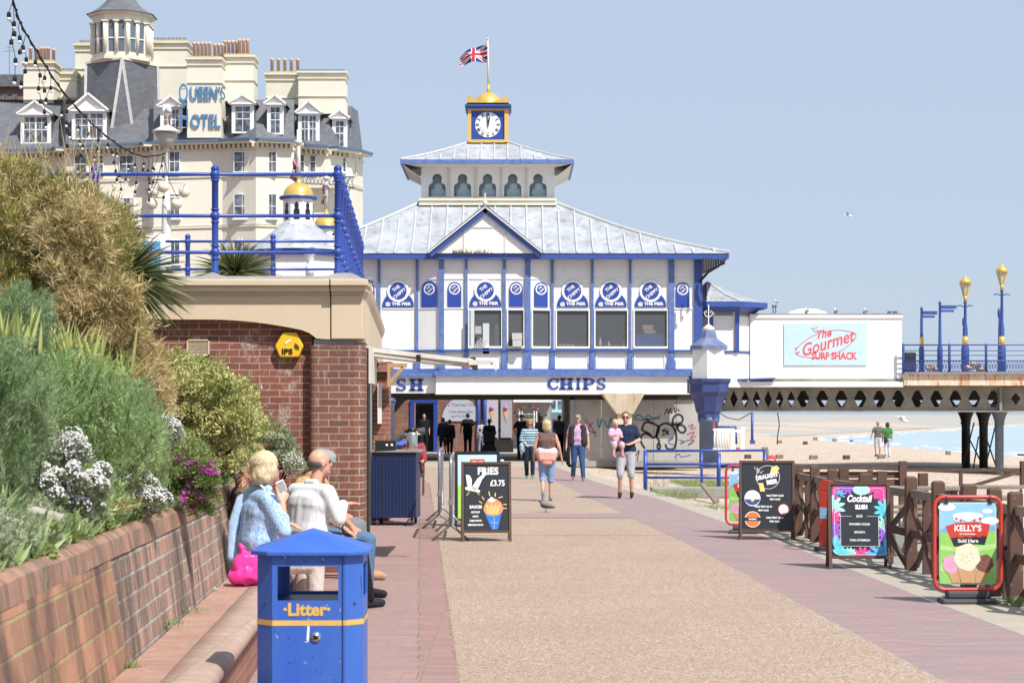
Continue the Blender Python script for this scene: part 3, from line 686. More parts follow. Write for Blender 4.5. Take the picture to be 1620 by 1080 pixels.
# faded ghost lettering above
# eaves, fascia boards and lower sign boards
m = MB(); pb(m, 432, 1150, 403, 412, FD - .62, FD - .45); pb(m, 432, 1148, 404, 408, FD - .45, FD + 9.6); m.build('eave_fascia', M['navy'], pv)
m = MB(); pb(m, 440, 690, 596, 622, FD - .3, FD - .02); sh = m.build('sign_board', M['white'], pv)
m = MB(); pb(m, 690.5, 1085, 595, 622, FD - .55, FD - .32); pb(m, 843, 844, 596, 621, FD - .556, FD - .55); cb_ = m.build('sign_board', M['white'], pv)
m = MB(); pb(m, 436, 690, 590, 596, FD - .5, FD + .1); pb(m, 688, 1090, 588.5, 595, FD - .7, FD + .1); m.build('ledge', M['navy_worn'], pv)
m = MB(); pb(m, 690, 1100, 622, 624, FD - .6, FD - .25); m.build('drip_board', M['creamtrim'], pv)
# slab-serif letters made stroke by stroke
def slab(ch, cx, D, y, w, h, parent, th=.035):
    """letters in pixels: cx centre, y top; strokes as boxes and ring sectors"""
    k = D / F; m = MB(); st = w * .26; sf = h * .13
    def bx(a, b_, c_, e): m.box(X(cx + a, D), X(cx + b_, D), D + DY - th, D + DY, Z(y + e, D), Z(y + c_, D))
    def ring(ox, oy, rx, rz, tx_, tz_, a0, a1):
        n = 14; o = []; i_ = []
        for j in range(n + 1):
            a = R(a0 + (a1 - a0) * j / n); o.append((ox + rx * math.cos(a), oy - rz * math.sin(a))); i_.append((ox + (rx - tx_ ) * math.cos(a), oy - (rz - tz_) * math.sin(a)))
        for j in range(n):
            q = [o[j], o[j + 1], i_[j + 1], i_[j]]
            m.prism([(X(cx + a, D), D + DY, Z(y + b_, D)) for a, b_ in q], (0, -th, 0))
    if ch in 'HI':
        for s_ in ((-1, 1) if ch == 'H' else (0,)):
            o_ = s_ * w * .27; bx(o_ - st / 2, o_ + st / 2, 0, h); bx(o_ - st * .95, o_ + st * .95, 0, sf); bx(o_ - st * .95, o_ + st * .95, h - sf, h)
        if ch == 'H': bx(-w * .2, w * .2, h * .44, h * .57)
    if ch == 'P':
        o_ = -w * .22; bx(o_ - st / 2, o_ + st / 2, 0, h); bx(o_ - st * .95, o_ + st * .5, 0, sf); bx(o_ - st * .95, o_ + st * .95, h - sf, h)
        ring(0, h * .29, w * .5, h * .29, st, sf, -90, 90); bx(-w * .1, .1, 0, sf); bx(-w * .1, .1, h * .58 - sf, h * .58)
    if ch == 'C':
        ring(w * .05, h * .5, w * .52, h * .5, st, sf, 48, 312); bx(w * .3, w * .46, h * .02, h * .34)
        bx(w * .33, w * .43, h * .68, h * .82)
    if ch == 'S':
        ring(0, h * .27, w * .42, h * .27, st * .8, sf, 20, 250); ring(0, h * .73, w * .44, h * .27, st * .8, sf, -160, 90)
        bx(w * .27, w * .38, 0, h * .3); bx(-w * .42, -w * .31, h * .68, h); bx(-w * .2, w * .2, h * .44, h * .56)
    m.build('letter', M['blue'], parent)
DY = -.3
for ch, cx in (('I', 607), ('S', 635.5), ('H', 659.5)): slab(ch, cx, FD, 599.5, 17.5 if ch == 'S' else 22, 18.5, sh)
DY = -.55
for ch, cx, w in (('C', 874.5, 19), ('H', 895.5, 22), ('I', 914, 15), ('P', 930, 20), ('S', 950, 16)): slab(ch, cx, FD, 598.5, w, 17.5, cb_)
# the main roof (standing-seam sheets) ------------------------------------------------
ex0, ex1 = fx(432), fx(1152); ez = fz(403); tx0, tx1 = X(663, FD + 3.2), X(880, FD + 3.2); tzz = Z(322, FD + 3.2)
yF, yT0, yT1, yB = FD - .65, FD + 3.2, FD + 6.4, FD + 10
def rp(t, s, side):     # profile slightly concave: t 0 at eave, 1 at the lantern
    tt = t; zz = ez + (tzz - ez) * (tt + .10 * math.sin(math.pi * tt) * -1)
    return zz
n = 8; m = MB(); rings = []
for i in range(n + 1):
    t = i / n; z = rp(t, 0, 0)
    rings.append([(ex0 + (tx0 - ex0) * t, yF + (yT0 - yF) * t, z), (ex1 + (tx1 - ex1) * t, yF + (yT0 - yF) * t, z), (ex1 + (tx1 - ex1) * t, yB + (yT1 - yB) * t, z), (ex0 + (tx0 - ex0) * t, yB + (yT1 - yB) * t, z)])
for i in range(n):
    for k in range(4): m.quad(rings[i][k], rings[i][(k + 1) % 4], rings[i + 1][(k + 1) % 4], rings[i + 1][k])
m.poly(rings[0][::-1]); m.poly([Vector(p) - Vector((0, 0, .002)) for p in rings[n]])
rf = m.build('roof', M['lead'], pv)
m = MB()
def roofpt(t, xx, front=True): return Vector((xx, yF + (yT0 - yF) * t - .0, rp(t, 0, 0) + .03))
for k in range(-9, 15):
    x = fx(771) + k * 1.13 * .6 * 1.0 * 1.0 * 1.0
for px in range(444, 1150, 26):
    x = fx(px); pts = []
    for i in range(n + 1):
        t = i / n
        if ex0 + (tx0 - ex0) * t - .01 <= x + (0 if 663 < px < 880 else 0) <= ex1 + (tx1 - ex1) * t + .01: pts.append(roofpt(t, x))
    if len(pts) > 1: m.tube(pts, .035, 5)
for k in (0, 1, 2, 3): m.tube([Vector(r_[k]) + Vector((0, 0, .03)) for r_ in rings], .06, 5)
for yy in range(8):
    t = (yy + .5) / 8; p = Vector((ex1 + (tx1 - ex1) * 0, yF + (yB - yF) * t, ez + .03)); q = Vector((tx1, yT0 + (yT1 - yT0) * t, tzz + .03))
    m.tube([p + (q - p) * s_ - Vector((0, 0, .10 * math.sin(math.pi * s_) * (tzz - ez))) for s_ in (0, .25, .5, .75, 1)], .03, 4)
m.build('roof_rolls', M['leadroll'], pv)
# gable over the bay
gy = yF - .06
m = MB(); m.prism([fp(685, 403, gy - FD), fp(768, 337, gy - FD), fp(850, 403, gy - FD)], (0, 3.5, 0)); g = m.build('gable', M['white'], pv)
m = MB()
for a, b_ in (((681, 405), (768.5, 334)), ((855, 405), (767.5, 334))):
    p = fp(*a, gy - FD - .06); q = fp(*b_, gy - FD - .06); m.bar(p, q, .14, .26, (0, 0, 1))
m.build('barge_board', M['navy'], g)
m = MB()
for a, b_ in (((679, 402.5), (768.5, 331)), ((857, 402.5), (767.5, 331))): m.bar(fp(*a, gy - FD - .1), fp(*b_, gy - FD - .1), .22, .05)
for px in (735, 799): pb(m, px - 1, px + 1, 362, 402, gy - .03, gy)
pb(m, 767, 769, 309, 340, gy - .05, gy + .03); pb(m, 735, 799, 362, 363.2, gy - .03, gy); m.build('gable_trim', M['creamtrim'], g)
m = MB(); m.ball(fp(768, 325, gy - FD), .1, 8); m.build('finial', M['lampwhite'], g)
# lantern with trefoil openings
LD = yT0
fx = lambda px: X(px, LD + .3)
fz = lambda py: Z(py, LD + .3)
pb_saved = pb
def pb(m, x0, x1, yt, yb, y0, y1): m.box(fx(x0), fx(x1), y0, y1, fz(yb), fz(yt))
lx = lambda px: X(px, FD); lz = fz
def trefoil(cx, s=1, y0=312.5):
    pts = [(cx - 13.5 * s, y0)]
    pts += [(cx - 7.2 * s + 6.3 * s * math.cos(R(a)) * 1.0, y0 - 14.5 * s - 6.8 * s * math.sin(R(a))) for a in range(180, 84, -16)]
    pts += [(cx + 7.6 * s * math.cos(R(a)), y0 - 28.5 * s - 7.5 * s * math.sin(R(a))) for a in range(205, -26, -20)]
    pts += [(cx + 7.2 * s + 6.3 * s * math.cos(R(a)), y0 - 14.5 * s - 6.8 * s * math.sin(R(a))) for a in range(95, -2, -16)]
    pts += [(cx + 13.5 * s, y0)]
    return pts
cxs = [692, 732, 771.5, 811, 851]
toXZ = lambda L: [(fx(a), fz(b_)) for a, b_ in L]
plate('lantern_wall', [toXZ([(667, 266), (877, 266), (877, 319), (667, 319)])] + [toXZ(trefoil(c_)) for c_ in cxs], .12, M['white'], pv, LD)
m = MB(); m.box(fx(667), fx(669), LD + .12, yT1, fz(319), fz(266)); m.box(fx(875), fx(877), LD + .12, yT1, fz(319), fz(266)); m.box(fx(667), fx(877), yT1, yT1 + .1, fz(319), fz(266)); m.build('lantern_shell', M['white'], pv)
for c_ in cxs:
    m = MB(); m.quad((fx(c_ - 15), LD + .3, fz(314)), (fx(c_ + 15), LD + .3, fz(314)), (fx(c_ + 15), LD + .3, fz(274)), (fx(c_ - 15), LD + .3, fz(274))); w = m.build('lantern_window', C('lantern_glass', (.25, .29, .31), .15), pv)
    m = MB(); m.prism([(fx(a), LD + .296, fz(b_)) for a, b_ in [((q[0] - c_) * .82 + c_ + 1.5, (q[1] - 312.5) * .62 + 312.5) for q in trefoil(c_)]], (0, -.03, 0)); m.build('frosted_pane', M['frost'], w)
m = MB()
for c_ in (708.5, 712.2, 751, 754.3, 791, 794, 831, 834): pb(m, c_ - .6, c_ + .6, 267, 315, LD - .04, LD)
pb(m, 664, 880, 316, 327, LD - .25, LD - .02); pb(m, 665, 879, 318.5, 320, LD - .3, LD - .25); m.build('lantern_trim', M['creamtrim'], pv)
# lantern roof
a0, a1 = fx(637), fx(906); z0 = fz(259); c0, c1 = fx(741), fx(804); z1 = fz(221.5); y0, y1 = LD - .9, yT1 + .9; yc0, yc1 = LD + 1.0, LD + 2.2
m = MB(); rings = []
for i in range(6):
    t = i / 5; z = z0 + (z1 - z0) * (t - .07 * math.sin(math.pi * t))
    rings.append([(a0 + (c0 - a0) * t, y0 + (yc0 - y0) * t, z), (a1 + (c1 - a1) * t, y0 + (yc0 - y0) * t, z), (a1 + (c1 - a1) * t, y1 + (yc1 - y1) * t, z), (a0 + (c0 - a0) * t, y1 + (yc1 - y1) * t, z)])
for i in range(5):
    for k in range(4): m.quad(rings[i][k], rings[i][(k + 1) % 4], rings[i + 1][(k + 1) % 4], rings[i + 1][k])
m.poly(rings[5]); m.build('lantern_roof', M['lead'], pv)
m = MB()
for k in range(4): m.tube([Vector(r_[k]) + Vector((0, 0, .02)) for r_ in rings], .045, 5)
for px in range(656, 900, 21):
    x = fx(px); pts = [Vector((x, y0 + (yc0 - y0) * i / 5, z0 + (z1 - z0) * (i / 5 - .07 * math.sin(math.pi * i / 5)) + .02)) for i in range(6) if rings[i][0][0] <= x <= rings[i][1][0]]
    if len(pts) > 1: m.tube(pts, .03, 5)
m.build('lantern_rolls', M['leadroll'], pv)
m = MB(); m.box(a0, a1, y0 - .03, y0 + .06, fz(266), z0); m.box(a1 - .06, a1 + .02, y0 + .06, y1, fz(266), z0); m.box(a0 - .02, a0 + .06, y0 + .06, y1, fz(266), z0); m.build('lantern_fascia', M['navy_worn'], pv)
m = MB()
m.quad((a0, y0 + .1, fz(264)), (fx(668), LD, fz(283)), (fx(668), yT1, fz(283)), (a0, y1, fz(264)))
m.quad((a1, y0 + .1, fz(264)), (fx(877), LD, fz(283)), (fx(877), yT1, fz(283)), (a1, y1, fz(264)))
m.quad((a0, y0 + .1, fz(264.5)), (a1, y0 + .1, fz(264.5)), (fx(877), LD, fz(267)), (fx(668), LD, fz(267)))
m.build('soffit', M['creamtrim'], pv)
# clock turret
CY = LD + .85
clk = MB(); pb(clk, 744, 801, 171, 221, CY + .1, CY + 1.4); ct = clk.build('clock_turret', M['goldpaint'], pv)
m = MB(); pb(m, 746, 798, 172, 218.5, CY + .04, CY + .11); m.build('blue_face', M['blue'], ct)
m = MB()
for q in ((740, 745, 168, 222), (798, 804.5, 168, 222), (745, 798, 218, 222.5), (745, 798, 168, 171.5)): pb(m, *q, CY - .03, CY + .1)
m.build('gold_frame', M['goldpaint'], ct)
cc = fp(771.5, 194, CY - FD); r_ = 20.3 * LD / F
def disc(name, r0, y, mat, parent):
    m = MB(); m.poly([cc + Vector((r0 * math.cos(R(a)), y, r0 * math.sin(R(a)))) for a in range(0, 360, 10)]); return m.build(name, mat, parent)
disc('dial', r_, .02, M['chalk'], ct); disc('dial_ring', r_ * .64, .014, C('dial_line', (.45, .5, .58)), ct); disc('dial_centre', r_ * .615, .008, M['chalk'], ct)
NUM = ['XII', 'I', 'II', 'III', 'IIII', 'V', 'VI', 'VII', 'VIII', 'IX', 'X', 'XI']
for k, s_ in enumerate(NUM):
    a = R(90 - 30 * k); o_ = cc + Vector((math.cos(a), 0, math.sin(a))) * r_ * .81
    text(s_, .17, C('numeral', (.03, .05, .10)), ct, (lambda o2, a2: (lambda c: o2 + Vector((c.x * math.sin(a2) + c.z * math.cos(a2), .005 + c.y, -c.x * math.cos(a2) + c.z * math.sin(a2)))))(o_, a), .006, 0, .001, .62, name='numeral')
m = MB(); m.bar(cc + Vector((0, -.02, -.08)), cc + Vector((.07, -.02, r_ * .62)), .05, .01, (0, 1, 0)); m.bar(cc + Vector((.01, -.03, -.1)), cc + Vector((-.035, -.03, r_ * .88)), .035, .01, (0, 1, 0)); m.build('clock_hands', M['black'], ct)
m = MB(); pb(m, 737, 807, 165.5, 169, CY - .15, CY + 1.6); pb(m, 735, 809, 162.5, 165.5, CY - .2, CY + 1.65); m.build('turret_cornice', M['navy'], ct)
crown = [(738, 162.5), (739.5, 148)] + [(739.5 + 64 * t, 160 - 12 * (abs(2 * t - 1)) ** 1.6) for t in [i / 12 for i in range(1, 12)]] + [(803.5, 148), (805, 162.5)]
plate('gold_crown', [toXZ(crown)], .06, M['gold'], ct, CY - .15)
plate('gold_crown', [toXZ(crown)], .06, M['gold'], ct, CY + 1.5)
m = MB(); pb(m, 738, 805, 160, 162.5, CY - .15, CY + 1.6); m.build('gold_band', M['gold'], ct)
m = MB(); rd = 24 * LD / F; m.lathe([(rd, 0)] + [(rd * math.cos(R(a)), rd * 1.02 * math.sin(R(a))) for a in range(8, 89, 8)], (cc.x, CY + .8, fz(161.5)), 24); m.lathe([(.07, 0), (.05, .35)], (fx(772), CY + .8, fz(138)), 8); m.build('gold_dome', M['gold'], ct)
# flagpole and flag
def union_flag(parent, loc, w, h, fn, name='flag'):
    """flag built of coloured cloth pieces; fn maps (u,v) in 0..1 to a point"""
    nx, nz = 36, 24; vs = []; fs = []; mi = []
    for j in range(nz + 1):
        for i in range(nx + 1): vs.append(fn(i / nx, j / nz))
    for j in range(nz):
        for i in range(nx):
            u = (i + .5) / nx * 2 - 1; v = (j + .5) / nz - .5      # u in -1..1 (length 2), v -.5..0.5
            c_ = 0
            dd_ = min(abs(v - u * .5), abs(v + u * .5)) * .894
            if dd_ < .10: c_ = 1
            if dd_ < .035: c_ = 2
            if abs(u) < .17 or abs(v) < .17: c_ = 1
            if abs(u) < .10 or abs(v) < .10: c_ = 2
            fs.append((j * (nx + 1) + i, j * (nx + 1) + i + 1, (j + 1) * (nx + 1) + i + 1, (j + 1) * (nx + 1) + i)); mi.append(c_)
    m = MB(); m.add(vs, fs, True); m.m = mi
    o = m.build(name, [C('flag_blue', (.02, .04, .20)), C('flag_white', (.75, .75, .76)), C('flag_red', (.55, .02, .05))], parent, fix=False)
    s_ = o.modifiers.new('thick', 'SOLIDIFY'); s_.thickness = .008
    return o
fl = empty('flagpole', 'white flagpole flying a union flag above the gold dome of the clock turret', 'flagpole', (0, 0, 0))
pb0 = Vector((fx(772), CY + .8, fz(126))); m = MB(); m.tube([pb0, Vector((fx(771), CY + .8, fz(52)))], [.045, .022], 8); m.ball((fx(771), CY + .8, fz(51)), .05, 8); m.build('pole', M['lampwhite'], fl)
m = MB(); m.tube([Vector((fx(772), CY + .8, fz(139))), pb0], .065, 8); m.build('gold_socket', M['gold'], fl)
def ff(u, v):
    px = 726 + (770 - 726) * u; py = (97 - 11 * u ** .8 - 3 * math.sin(u * 4)) - (17 + 12 * u) * v
    return Vector((fx(px), CY + .8 + .13 * math.sin(u * 9 + v * 2), fz(py)))
union_flag(fl, None, 0, 0, ff)
fx = lambda px: X(px, FD)
fz = lambda py: Z(py, FD)
pb = pb_saved
# grass growing on the gable gutter
m = MB()
for k in range(130):
    p = fp(718 + random.random() ** 1.5 * 60, 403.5, -.72); h = random.uniform(.05, .22); m.add([p, p + Vector((.02, 0, 0)), p + Vector((random.uniform(-.08, .1), random.uniform(-.05, .05), h))], [(0, 1, 2)])
tag(m.build('gutter_weeds', C('weed_green', (.16, .18, .06)), fix=False), 'green weeds growing in the gutter under the gable', 'weeds', kind='stuff')
# ornamental hanging valance at the right eave corner
m = MB()
for k in range(9):
    p = fp(1108 + k * 4.5, 412, -1.2 + .15 * k); m.bar(p, p + Vector((0, 0, -.55 + .05 * k)), .05, .03); m.ball(p + Vector((.03, 0, -.5 + .05 * k)), .06, 6)
m.tube([fp(1106, 446, -.2), fp(1118, 432, -.6), fp(1132, 424, -.9), fp(1143, 413, -1.1)], .05, 6)
m.build('eave_bracket', M['dark'], pv)
# deck underside, beams and the left shoulder bracket
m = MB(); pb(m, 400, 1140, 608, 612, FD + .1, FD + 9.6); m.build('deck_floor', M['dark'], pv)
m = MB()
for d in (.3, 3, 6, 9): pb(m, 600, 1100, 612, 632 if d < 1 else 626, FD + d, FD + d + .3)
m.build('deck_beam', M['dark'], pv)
for px in (625,):
    m = MB(); m.prism([fp(610, 622, .2), fp(668, 622, .2), fp(640, 634, .2), fp(618, 660, .2), fp(610, 660, .2)], (0, .15, 0)); m.build('corner_bracket', M['dark'], pv)
# cream funnel-shaped support and its column
m = MB(); m.add([fp(a, b_, c_) for a, b_, c_ in ((950, 622, -.9), (1018, 622, -.9), (1000, 655, -.7), (974, 655, -.7), (950, 622, .5), (1018, 622, .5), (1000, 655, .3), (974, 655, .3))], [(0, 1, 2, 3), (4, 5, 6, 7), (0, 1, 5, 4), (1, 2, 6, 5), (2, 3, 7, 6), (3, 0, 4, 7)]); bevel(m.build('support_bracket', M['ivory'], pv), .02)
m = MB(); m.box(fx(976), fx(998), FD - .6, FD + .2, -.1, fz(655)); m.build('support_column', M['ivory'], pv)
# left end wall in brick under the pavilion and the door there
under = empty('underpass_wall', 'brick wall at the far side of the underpass with a round-topped white board and blue door frame', 'wall', (0, 0, 0))
UD = 88.0
ux = lambda p: X(p, UD); uz = lambda p: Z(p, UD)
m = MB(); m.box(ux(560), ux(650), UD, UD + .4, 0, 4); m.box(ux(691), ux(812), UD, UD + .4, 0, 4); m.box(ux(650), ux(691), UD, UD + .4, uz(635), 4); m.build('wall', M['pierbrick'], under)
m = MB(); m.box(ux(649), ux(655), UD - .1, UD + .1, 0, uz(631)); m.box(ux(686), ux(692), UD - .1, UD + .1, 0, uz(631)); m.box(ux(649), ux(692), UD - .12, UD + .1, uz(637), uz(631)); m.build('door_frame', M['blue'], under)
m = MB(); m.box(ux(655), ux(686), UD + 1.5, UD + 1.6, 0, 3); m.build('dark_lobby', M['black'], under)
brd = [(ux(729 + 30 * math.cos(R(a))), uz(666 - 37 * math.sin(R(a)))) for a in range(180, -1, -12)]
plate('round_topped_board', [brd], .05, C('board_white', (.44, .46, .54)), under, UD - .06)
for s_, y_, sz in (('Ye Thatched Oven', 640, .20), ('Fresh Baked Pies', 651, .17), ('and Hot Snacks', 658, .15)):
    text(s_, sz, C('board_ink', (.12, .14, .22)), under, (lambda yy: (lambda c: Vector((ux(729), UD - .065, uz(yy))) + c))(y_), 0, .2, .001, .95)
for px in (757, 767):
    m = MB(); m.tube([(ux(px), UD - .1, 0), (ux(px), UD - .1, 3.4)], .09, 8); m.build('drain_pipe', M['navy'], under)
for k, px in enumerate((779, 801)):
    m = MB(); m.box(ux(px - 9), ux(px + 9), UD - .12, UD - .05, uz(692), uz(630)); o = m.build('banner', C('banner_white', (.46, .46, .53)) if k == 0 else C('banner_grey', (.36, .36, .42)), under)
    m = MB(); m.ball((ux(px - 1), UD - .14, uz(645)), .11, 8); m.build('scoop_print', C('pinkprint', (.50, .2, .38)), o)
    m = MB(); m.prism([(ux(px - 5), UD - .13, uz(649)), (ux(px + 4), UD - .13, uz(649)), (ux(px), UD - .13, uz(668))], (0, -.02, 0)); m.build('cone_print', C('coneprint', (.68, .38, .22)), o)
m = MB(); m.box(ux(768), ux(812), UD - .5, UD, 0, .55); m.build('plinth', M['dark'], under)
# graffiti wall
gw = empty('graffiti_wall', 'grey panelled wall under the pavilion covered in scrawled graffiti', 'wall', (0, 0, 0))
GD = 70.4
gx = lambda p: X(p, GD); gz = lambda p: Z(p, GD)
m = MB()
for a, b_ in ((907, 951), (952, 975), (999, 1033), (1034, 1069), (1070, 1105)): m.box(gx(a), gx(b_), GD, GD + .25, -.12, gz(629))
m.box(gx(975), gx(999), GD + .06, GD + .25, -.12, gz(629)); m.build('panels', M['panelgrey'], gw)
m = MB(); m.box(gx(905), gx(1106), GD - .04, GD + .3, -.2, .03); m.build('plinth', M['conc_dark'], gw)
m = MB(); m.box(gx(902), gx(908), GD - .1, GD + 12, -.1, gz(628)); m.build('return_wall', M['panelgrey'], gw)
def graf(name, lines, w, mat):
    m = MB()
    for L in lines:
        # smooth by Catmull-Rom
        pts = []
        for i in range(len(L) - 1):
            p0, p1, p2, p3 = L[max(i - 1, 0)], L[i], L[i + 1], L[min(i + 2, len(L) - 1)]
            for s_ in range(5):
                t = s_ / 5; pts.append(tuple(.5 * (2 * p1[j] + (p2[j] - p0[j]) * t + (2 * p0[j] - 5 * p1[j] + 4 * p2[j] - p3[j]) * t * t + (3 * p1[j] - p0[j] - 3 * p2[j] + p3[j]) * t ** 3) for j in (0, 1)))
        pts.append(L[-1])
        for a, b_ in zip(pts, pts[1:]): m.bar((gx(a[0]), GD - .002, gz(a[1])), (gx(b_[0]), GD - .002, gz(b_[1])), w, .008, (0, 1, 0))
    return m.build(name, mat, gw)
def zc(L, ox=1000, oy=600, s=5.4): return [(ox + a / s, oy + b_ / s) for a, b_ in L]
graf('black_outline', [zc(L) for L in (
    [(110, 590), (75, 530), (80, 480), (115, 462), (160, 480), (175, 500)], [(175, 500), (205, 490), (232, 530), (215, 565), (225, 600)], [(82, 430), (118, 365), (228, 405), (205, 490)], [(82, 430), (140, 460), (165, 480)],
    [(205, 490), (225, 410), (280, 375), (340, 395), (375, 460), (375, 540), (355, 590), (300, 590), (285, 550)],
    [(345, 385), (352, 330), (390, 298), (430, 320), (425, 365), (385, 385), (345, 385)], [(385, 395), (430, 390), (458, 425), (435, 455), (400, 440), (385, 395)], [(232, 600), (240, 570), (225, 540)])], .075, C('spray_black', (.03, .03, .035)))
graf('black_scrawl', [zc(L) for L in ([(255, 425), (310, 470), (280, 420), (262, 478), (312, 440), (255, 440)], [(275, 300), (300, 250), (310, 290), (330, 245), (335, 290), (360, 235), (365, 280), (385, 255), (405, 270)], [(25, 660), (60, 605), (40, 700)])], .035, C('spray_black', 0))
graf('purple_scrawl', [zc(L) for L in ([(400, 515), (440, 530), (410, 550), (470, 520), (530, 520), (480, 560), (520, 530)], [(360, 665), (400, 635), (420, 660), (480, 650), (500, 640)], [(300, 520), (350, 500), (310, 540), (370, 560)])], .035, C('spray_purple', (.14, .10, .30)))
graf('red_scrawl', [zc(L) for L in ([(480, 400), (520, 385), (500, 420), (540, 410)], [(90, 340), (150, 360), (120, 330), (190, 370)], [(470, 470), (530, 450), (500, 500), (545, 480)])] + [[(925, 663), (936, 676), (943, 690)], [(938, 668), (930, 680), (944, 684)]], .045, C('spray_red', (.42, .10, .14)))
graf('blue_scrawl', [zc(L) for L in ([(20, 320), (60, 300), (100, 330), (140, 305), (180, 330), (240, 310)], [(20, 335), (90, 345), (240, 330)])] + [[(945, 662), (948, 676), (952, 662)], [(955, 664), (962, 676), (966, 662), (970, 676)]], .05, C('spray_teal', (.08, .22, .32)))
# little turret pavilion to the right
tv = empty('side_turret', 'small white polygonal turret with low conical roof and blue trim at the pavilion end', 'building', (0, 0, 0))
c = Vector((fx(1148), FD + 1.7, 0)); r_ = 1.25
def octo(m, r0, z0, r1, z1, rot=22.5, n=8, cx=c): m.lathe([(r0, z0), (r1, z1)], (cx.x, cx.y, 0), n, R(rot), False)
m = MB(); octo(m, r_, fz(612), r_, fz(482)); m.build('wall', M['white'], tv)
m = MB(); ap_ = Vector((fx(1126), c.y, fz(441))); rg_ = [Vector((c.x + 1.78 * math.cos(R(22.5 + 45 * k)), c.y + 1.78 * math.sin(R(22.5 + 45 * k)), fz(479))) for k in range(8)]
for k in range(8):
    p_, q_ = rg_[k], rg_[(k + 1) % 8]; p2, q2 = p_.lerp(ap_, .5) - Vector((0, 0, .1)), q_.lerp(ap_, .5) - Vector((0, 0, .1)); m.quad(p_, q_, q2, p2); m.poly([p2, q2, ap_])
m.poly(rg_[::-1]); m.build('roof', M['lead'], tv)
m = MB()
for p_ in rg_: m.tube([p_, p_.lerp(ap_, .5) - Vector((0, 0, .08)), ap_], .03, 5)
m.build('roof_roll', M['leadroll'], tv)
m = MB(); octo(m, 1.82, fz(485), 1.82, fz(476.5)); octo(m, 1.4, fz(492), 1.6, fz(485)); m.build('eave', M['navy'], tv)
m = MB()
for k in range(8):
    a = R(22.5 + 45 * k); p = c + Vector((math.cos(a), math.sin(a), 0)) * (r_ + .02); m.bar(p + Vector((0, 0, fz(556))), p + Vector((0, 0, fz(486))), .15, .15)
octo(m, r_ + .05, fz(557), r_ + .05, fz(554)); m.build('blue_frame', M['navy'], tv)
for k in range(8):
    a = R(45 * k); q = r_ * math.cos(R(22.5)) + .03; n_ = Vector((math.cos(a), math.sin(a), 0)); t_ = Vector((-math.sin(a), math.cos(a), 0)); p = c + n_ * q
    m = MB(); m.add([p + t_ * (.33 * s_) + Vector((0, 0, z_)) for s_, z_ in ((-1, fz(498)), (1, fz(498)), (1, fz(486)), (-1, fz(486)))], [(0, 1, 2, 3)]); m.build('top_light', C('dull_glass', (.22, .23, .22)), tv)
# white block with the surf-shack board
sb = empty('pier_shop', 'plain white flat-roofed shop on the pier carrying a pale blue board with red script lettering', 'building', (0, 0, 0))
SD = 71.0
qx = lambda p: X(p, SD); qz = lambda p: Z(p, SD)
m = MB(); m.box(qx(1187), qx(1427), SD, SD + 9, qz(599), qz(497)); m.build('wall', M['white2'], sb)
m = MB(); m.box(qx(1155), qx(1187), SD + .3, SD + 6, qz(600), qz(555)); m.build('link_wall', M['white2'], sb)
m = MB(); m.box(qx(1186), qx(1428), SD - .05, SD + 9.05, qz(503), qz(497.5)); m.build('parapet_trim', M['white'], sb)
m = MB(); m.box(qx(1186), qx(1428), SD - .06, SD + 9, qz(497.5), qz(496)); m.box(qx(1187), qx(1427), SD - .05, SD + .2, qz(603.5), qz(599)); m.build('lead_strip', M['girder'], sb)
m = MB(); m.box(qx(1240), qx(1371), SD - .05, SD - .002, qz(577.5), qz(512)); bd = m.build('sign_board', M['signsky'], sb)
kk = SD / F
def sfn(px, py): return lambda c: Vector((qx(px), SD - .052, qz(py))) + c
text('The', 17 * kk, M['signred'], bd, sfn(1301, 529), .012, .45, .002, .95, rot=R(12))
text('Gourmet', 27 * kk, M['signred'], bd, sfn(1307, 544), .012, .45, .002, .85, rot=R(17))
text('SURF SHACK', 15.5 * kk, M['signred'], bd, sfn(1319, 563.5), .016, 0, .002, .80)
m = MB()
ell = []
for t in range(41):
    a = 2 * math.pi * t / 40; u = 50 * math.cos(a); v = 19 * math.sin(a) * (1 - .35 * abs(math.cos(a)) ** 3); ca, sa = math.cos(R(16)), math.sin(R(16))
    ell.append((qx(1306 + u * ca + v * sa), SD - .055, qz(544 - u * sa + v * ca)))
m.tube(ell, .011, 4)
m.add([(qx(1256), SD - .056, qz(552)), (qx(1262), SD - .056, qz(548)), (qx(1260), SD - .056, qz(553))], [(0, 1, 2)]); m.add([(qx(1259), SD - .056, qz(558)), (qx(1265), SD - .056, qz(555)), (qx(1263), SD - .056, qz(560))], [(0, 1, 2)])
m.tube([(qx(a), SD - .055, qz(b_)) for a, b_ in ((1283, 518), (1287, 521), (1292, 517))], .011, 4); m.tube([(qx(a), SD - .055, qz(b_)) for a, b_ in ((1286, 522), (1290, 525), (1294, 521))], .011, 4)
m.build('surfboard_outline', M['signred'], bd)
for k, (px, w) in enumerate(((1297, 37),)):
    m = MB(); m.lathe([(w * kk, 0), (w * kk * .98, .12), (w * kk * .8, .26), (w * kk * .4, .36), (.05, .38)], (qx(px), SD + 3, qz(497)), 20, 0, True, 1, .6); m.build('roof_dome', M['white2'], sb)
m = MB()
for px in (1226, 1230): m.bar((qx(px), SD + .5, qz(497)), (qx(px), SD + .5, qz(484)), .04, .04); m.ball((qx(px), SD + .5, qz(483)), .06, 6)
m.build('roof_pipes', M['colgrey'], sb)
for px, w in ((1279, 3), (1326, 3), (1372, 3), (1412, 5), (1421, 5)):
    m = MB(); m.box(qx(px - w / 2), qx(px + w / 2), SD + .4, SD + .7, qz(497), qz(491)); m.build('roof_vent', M['colgrey'], sb)
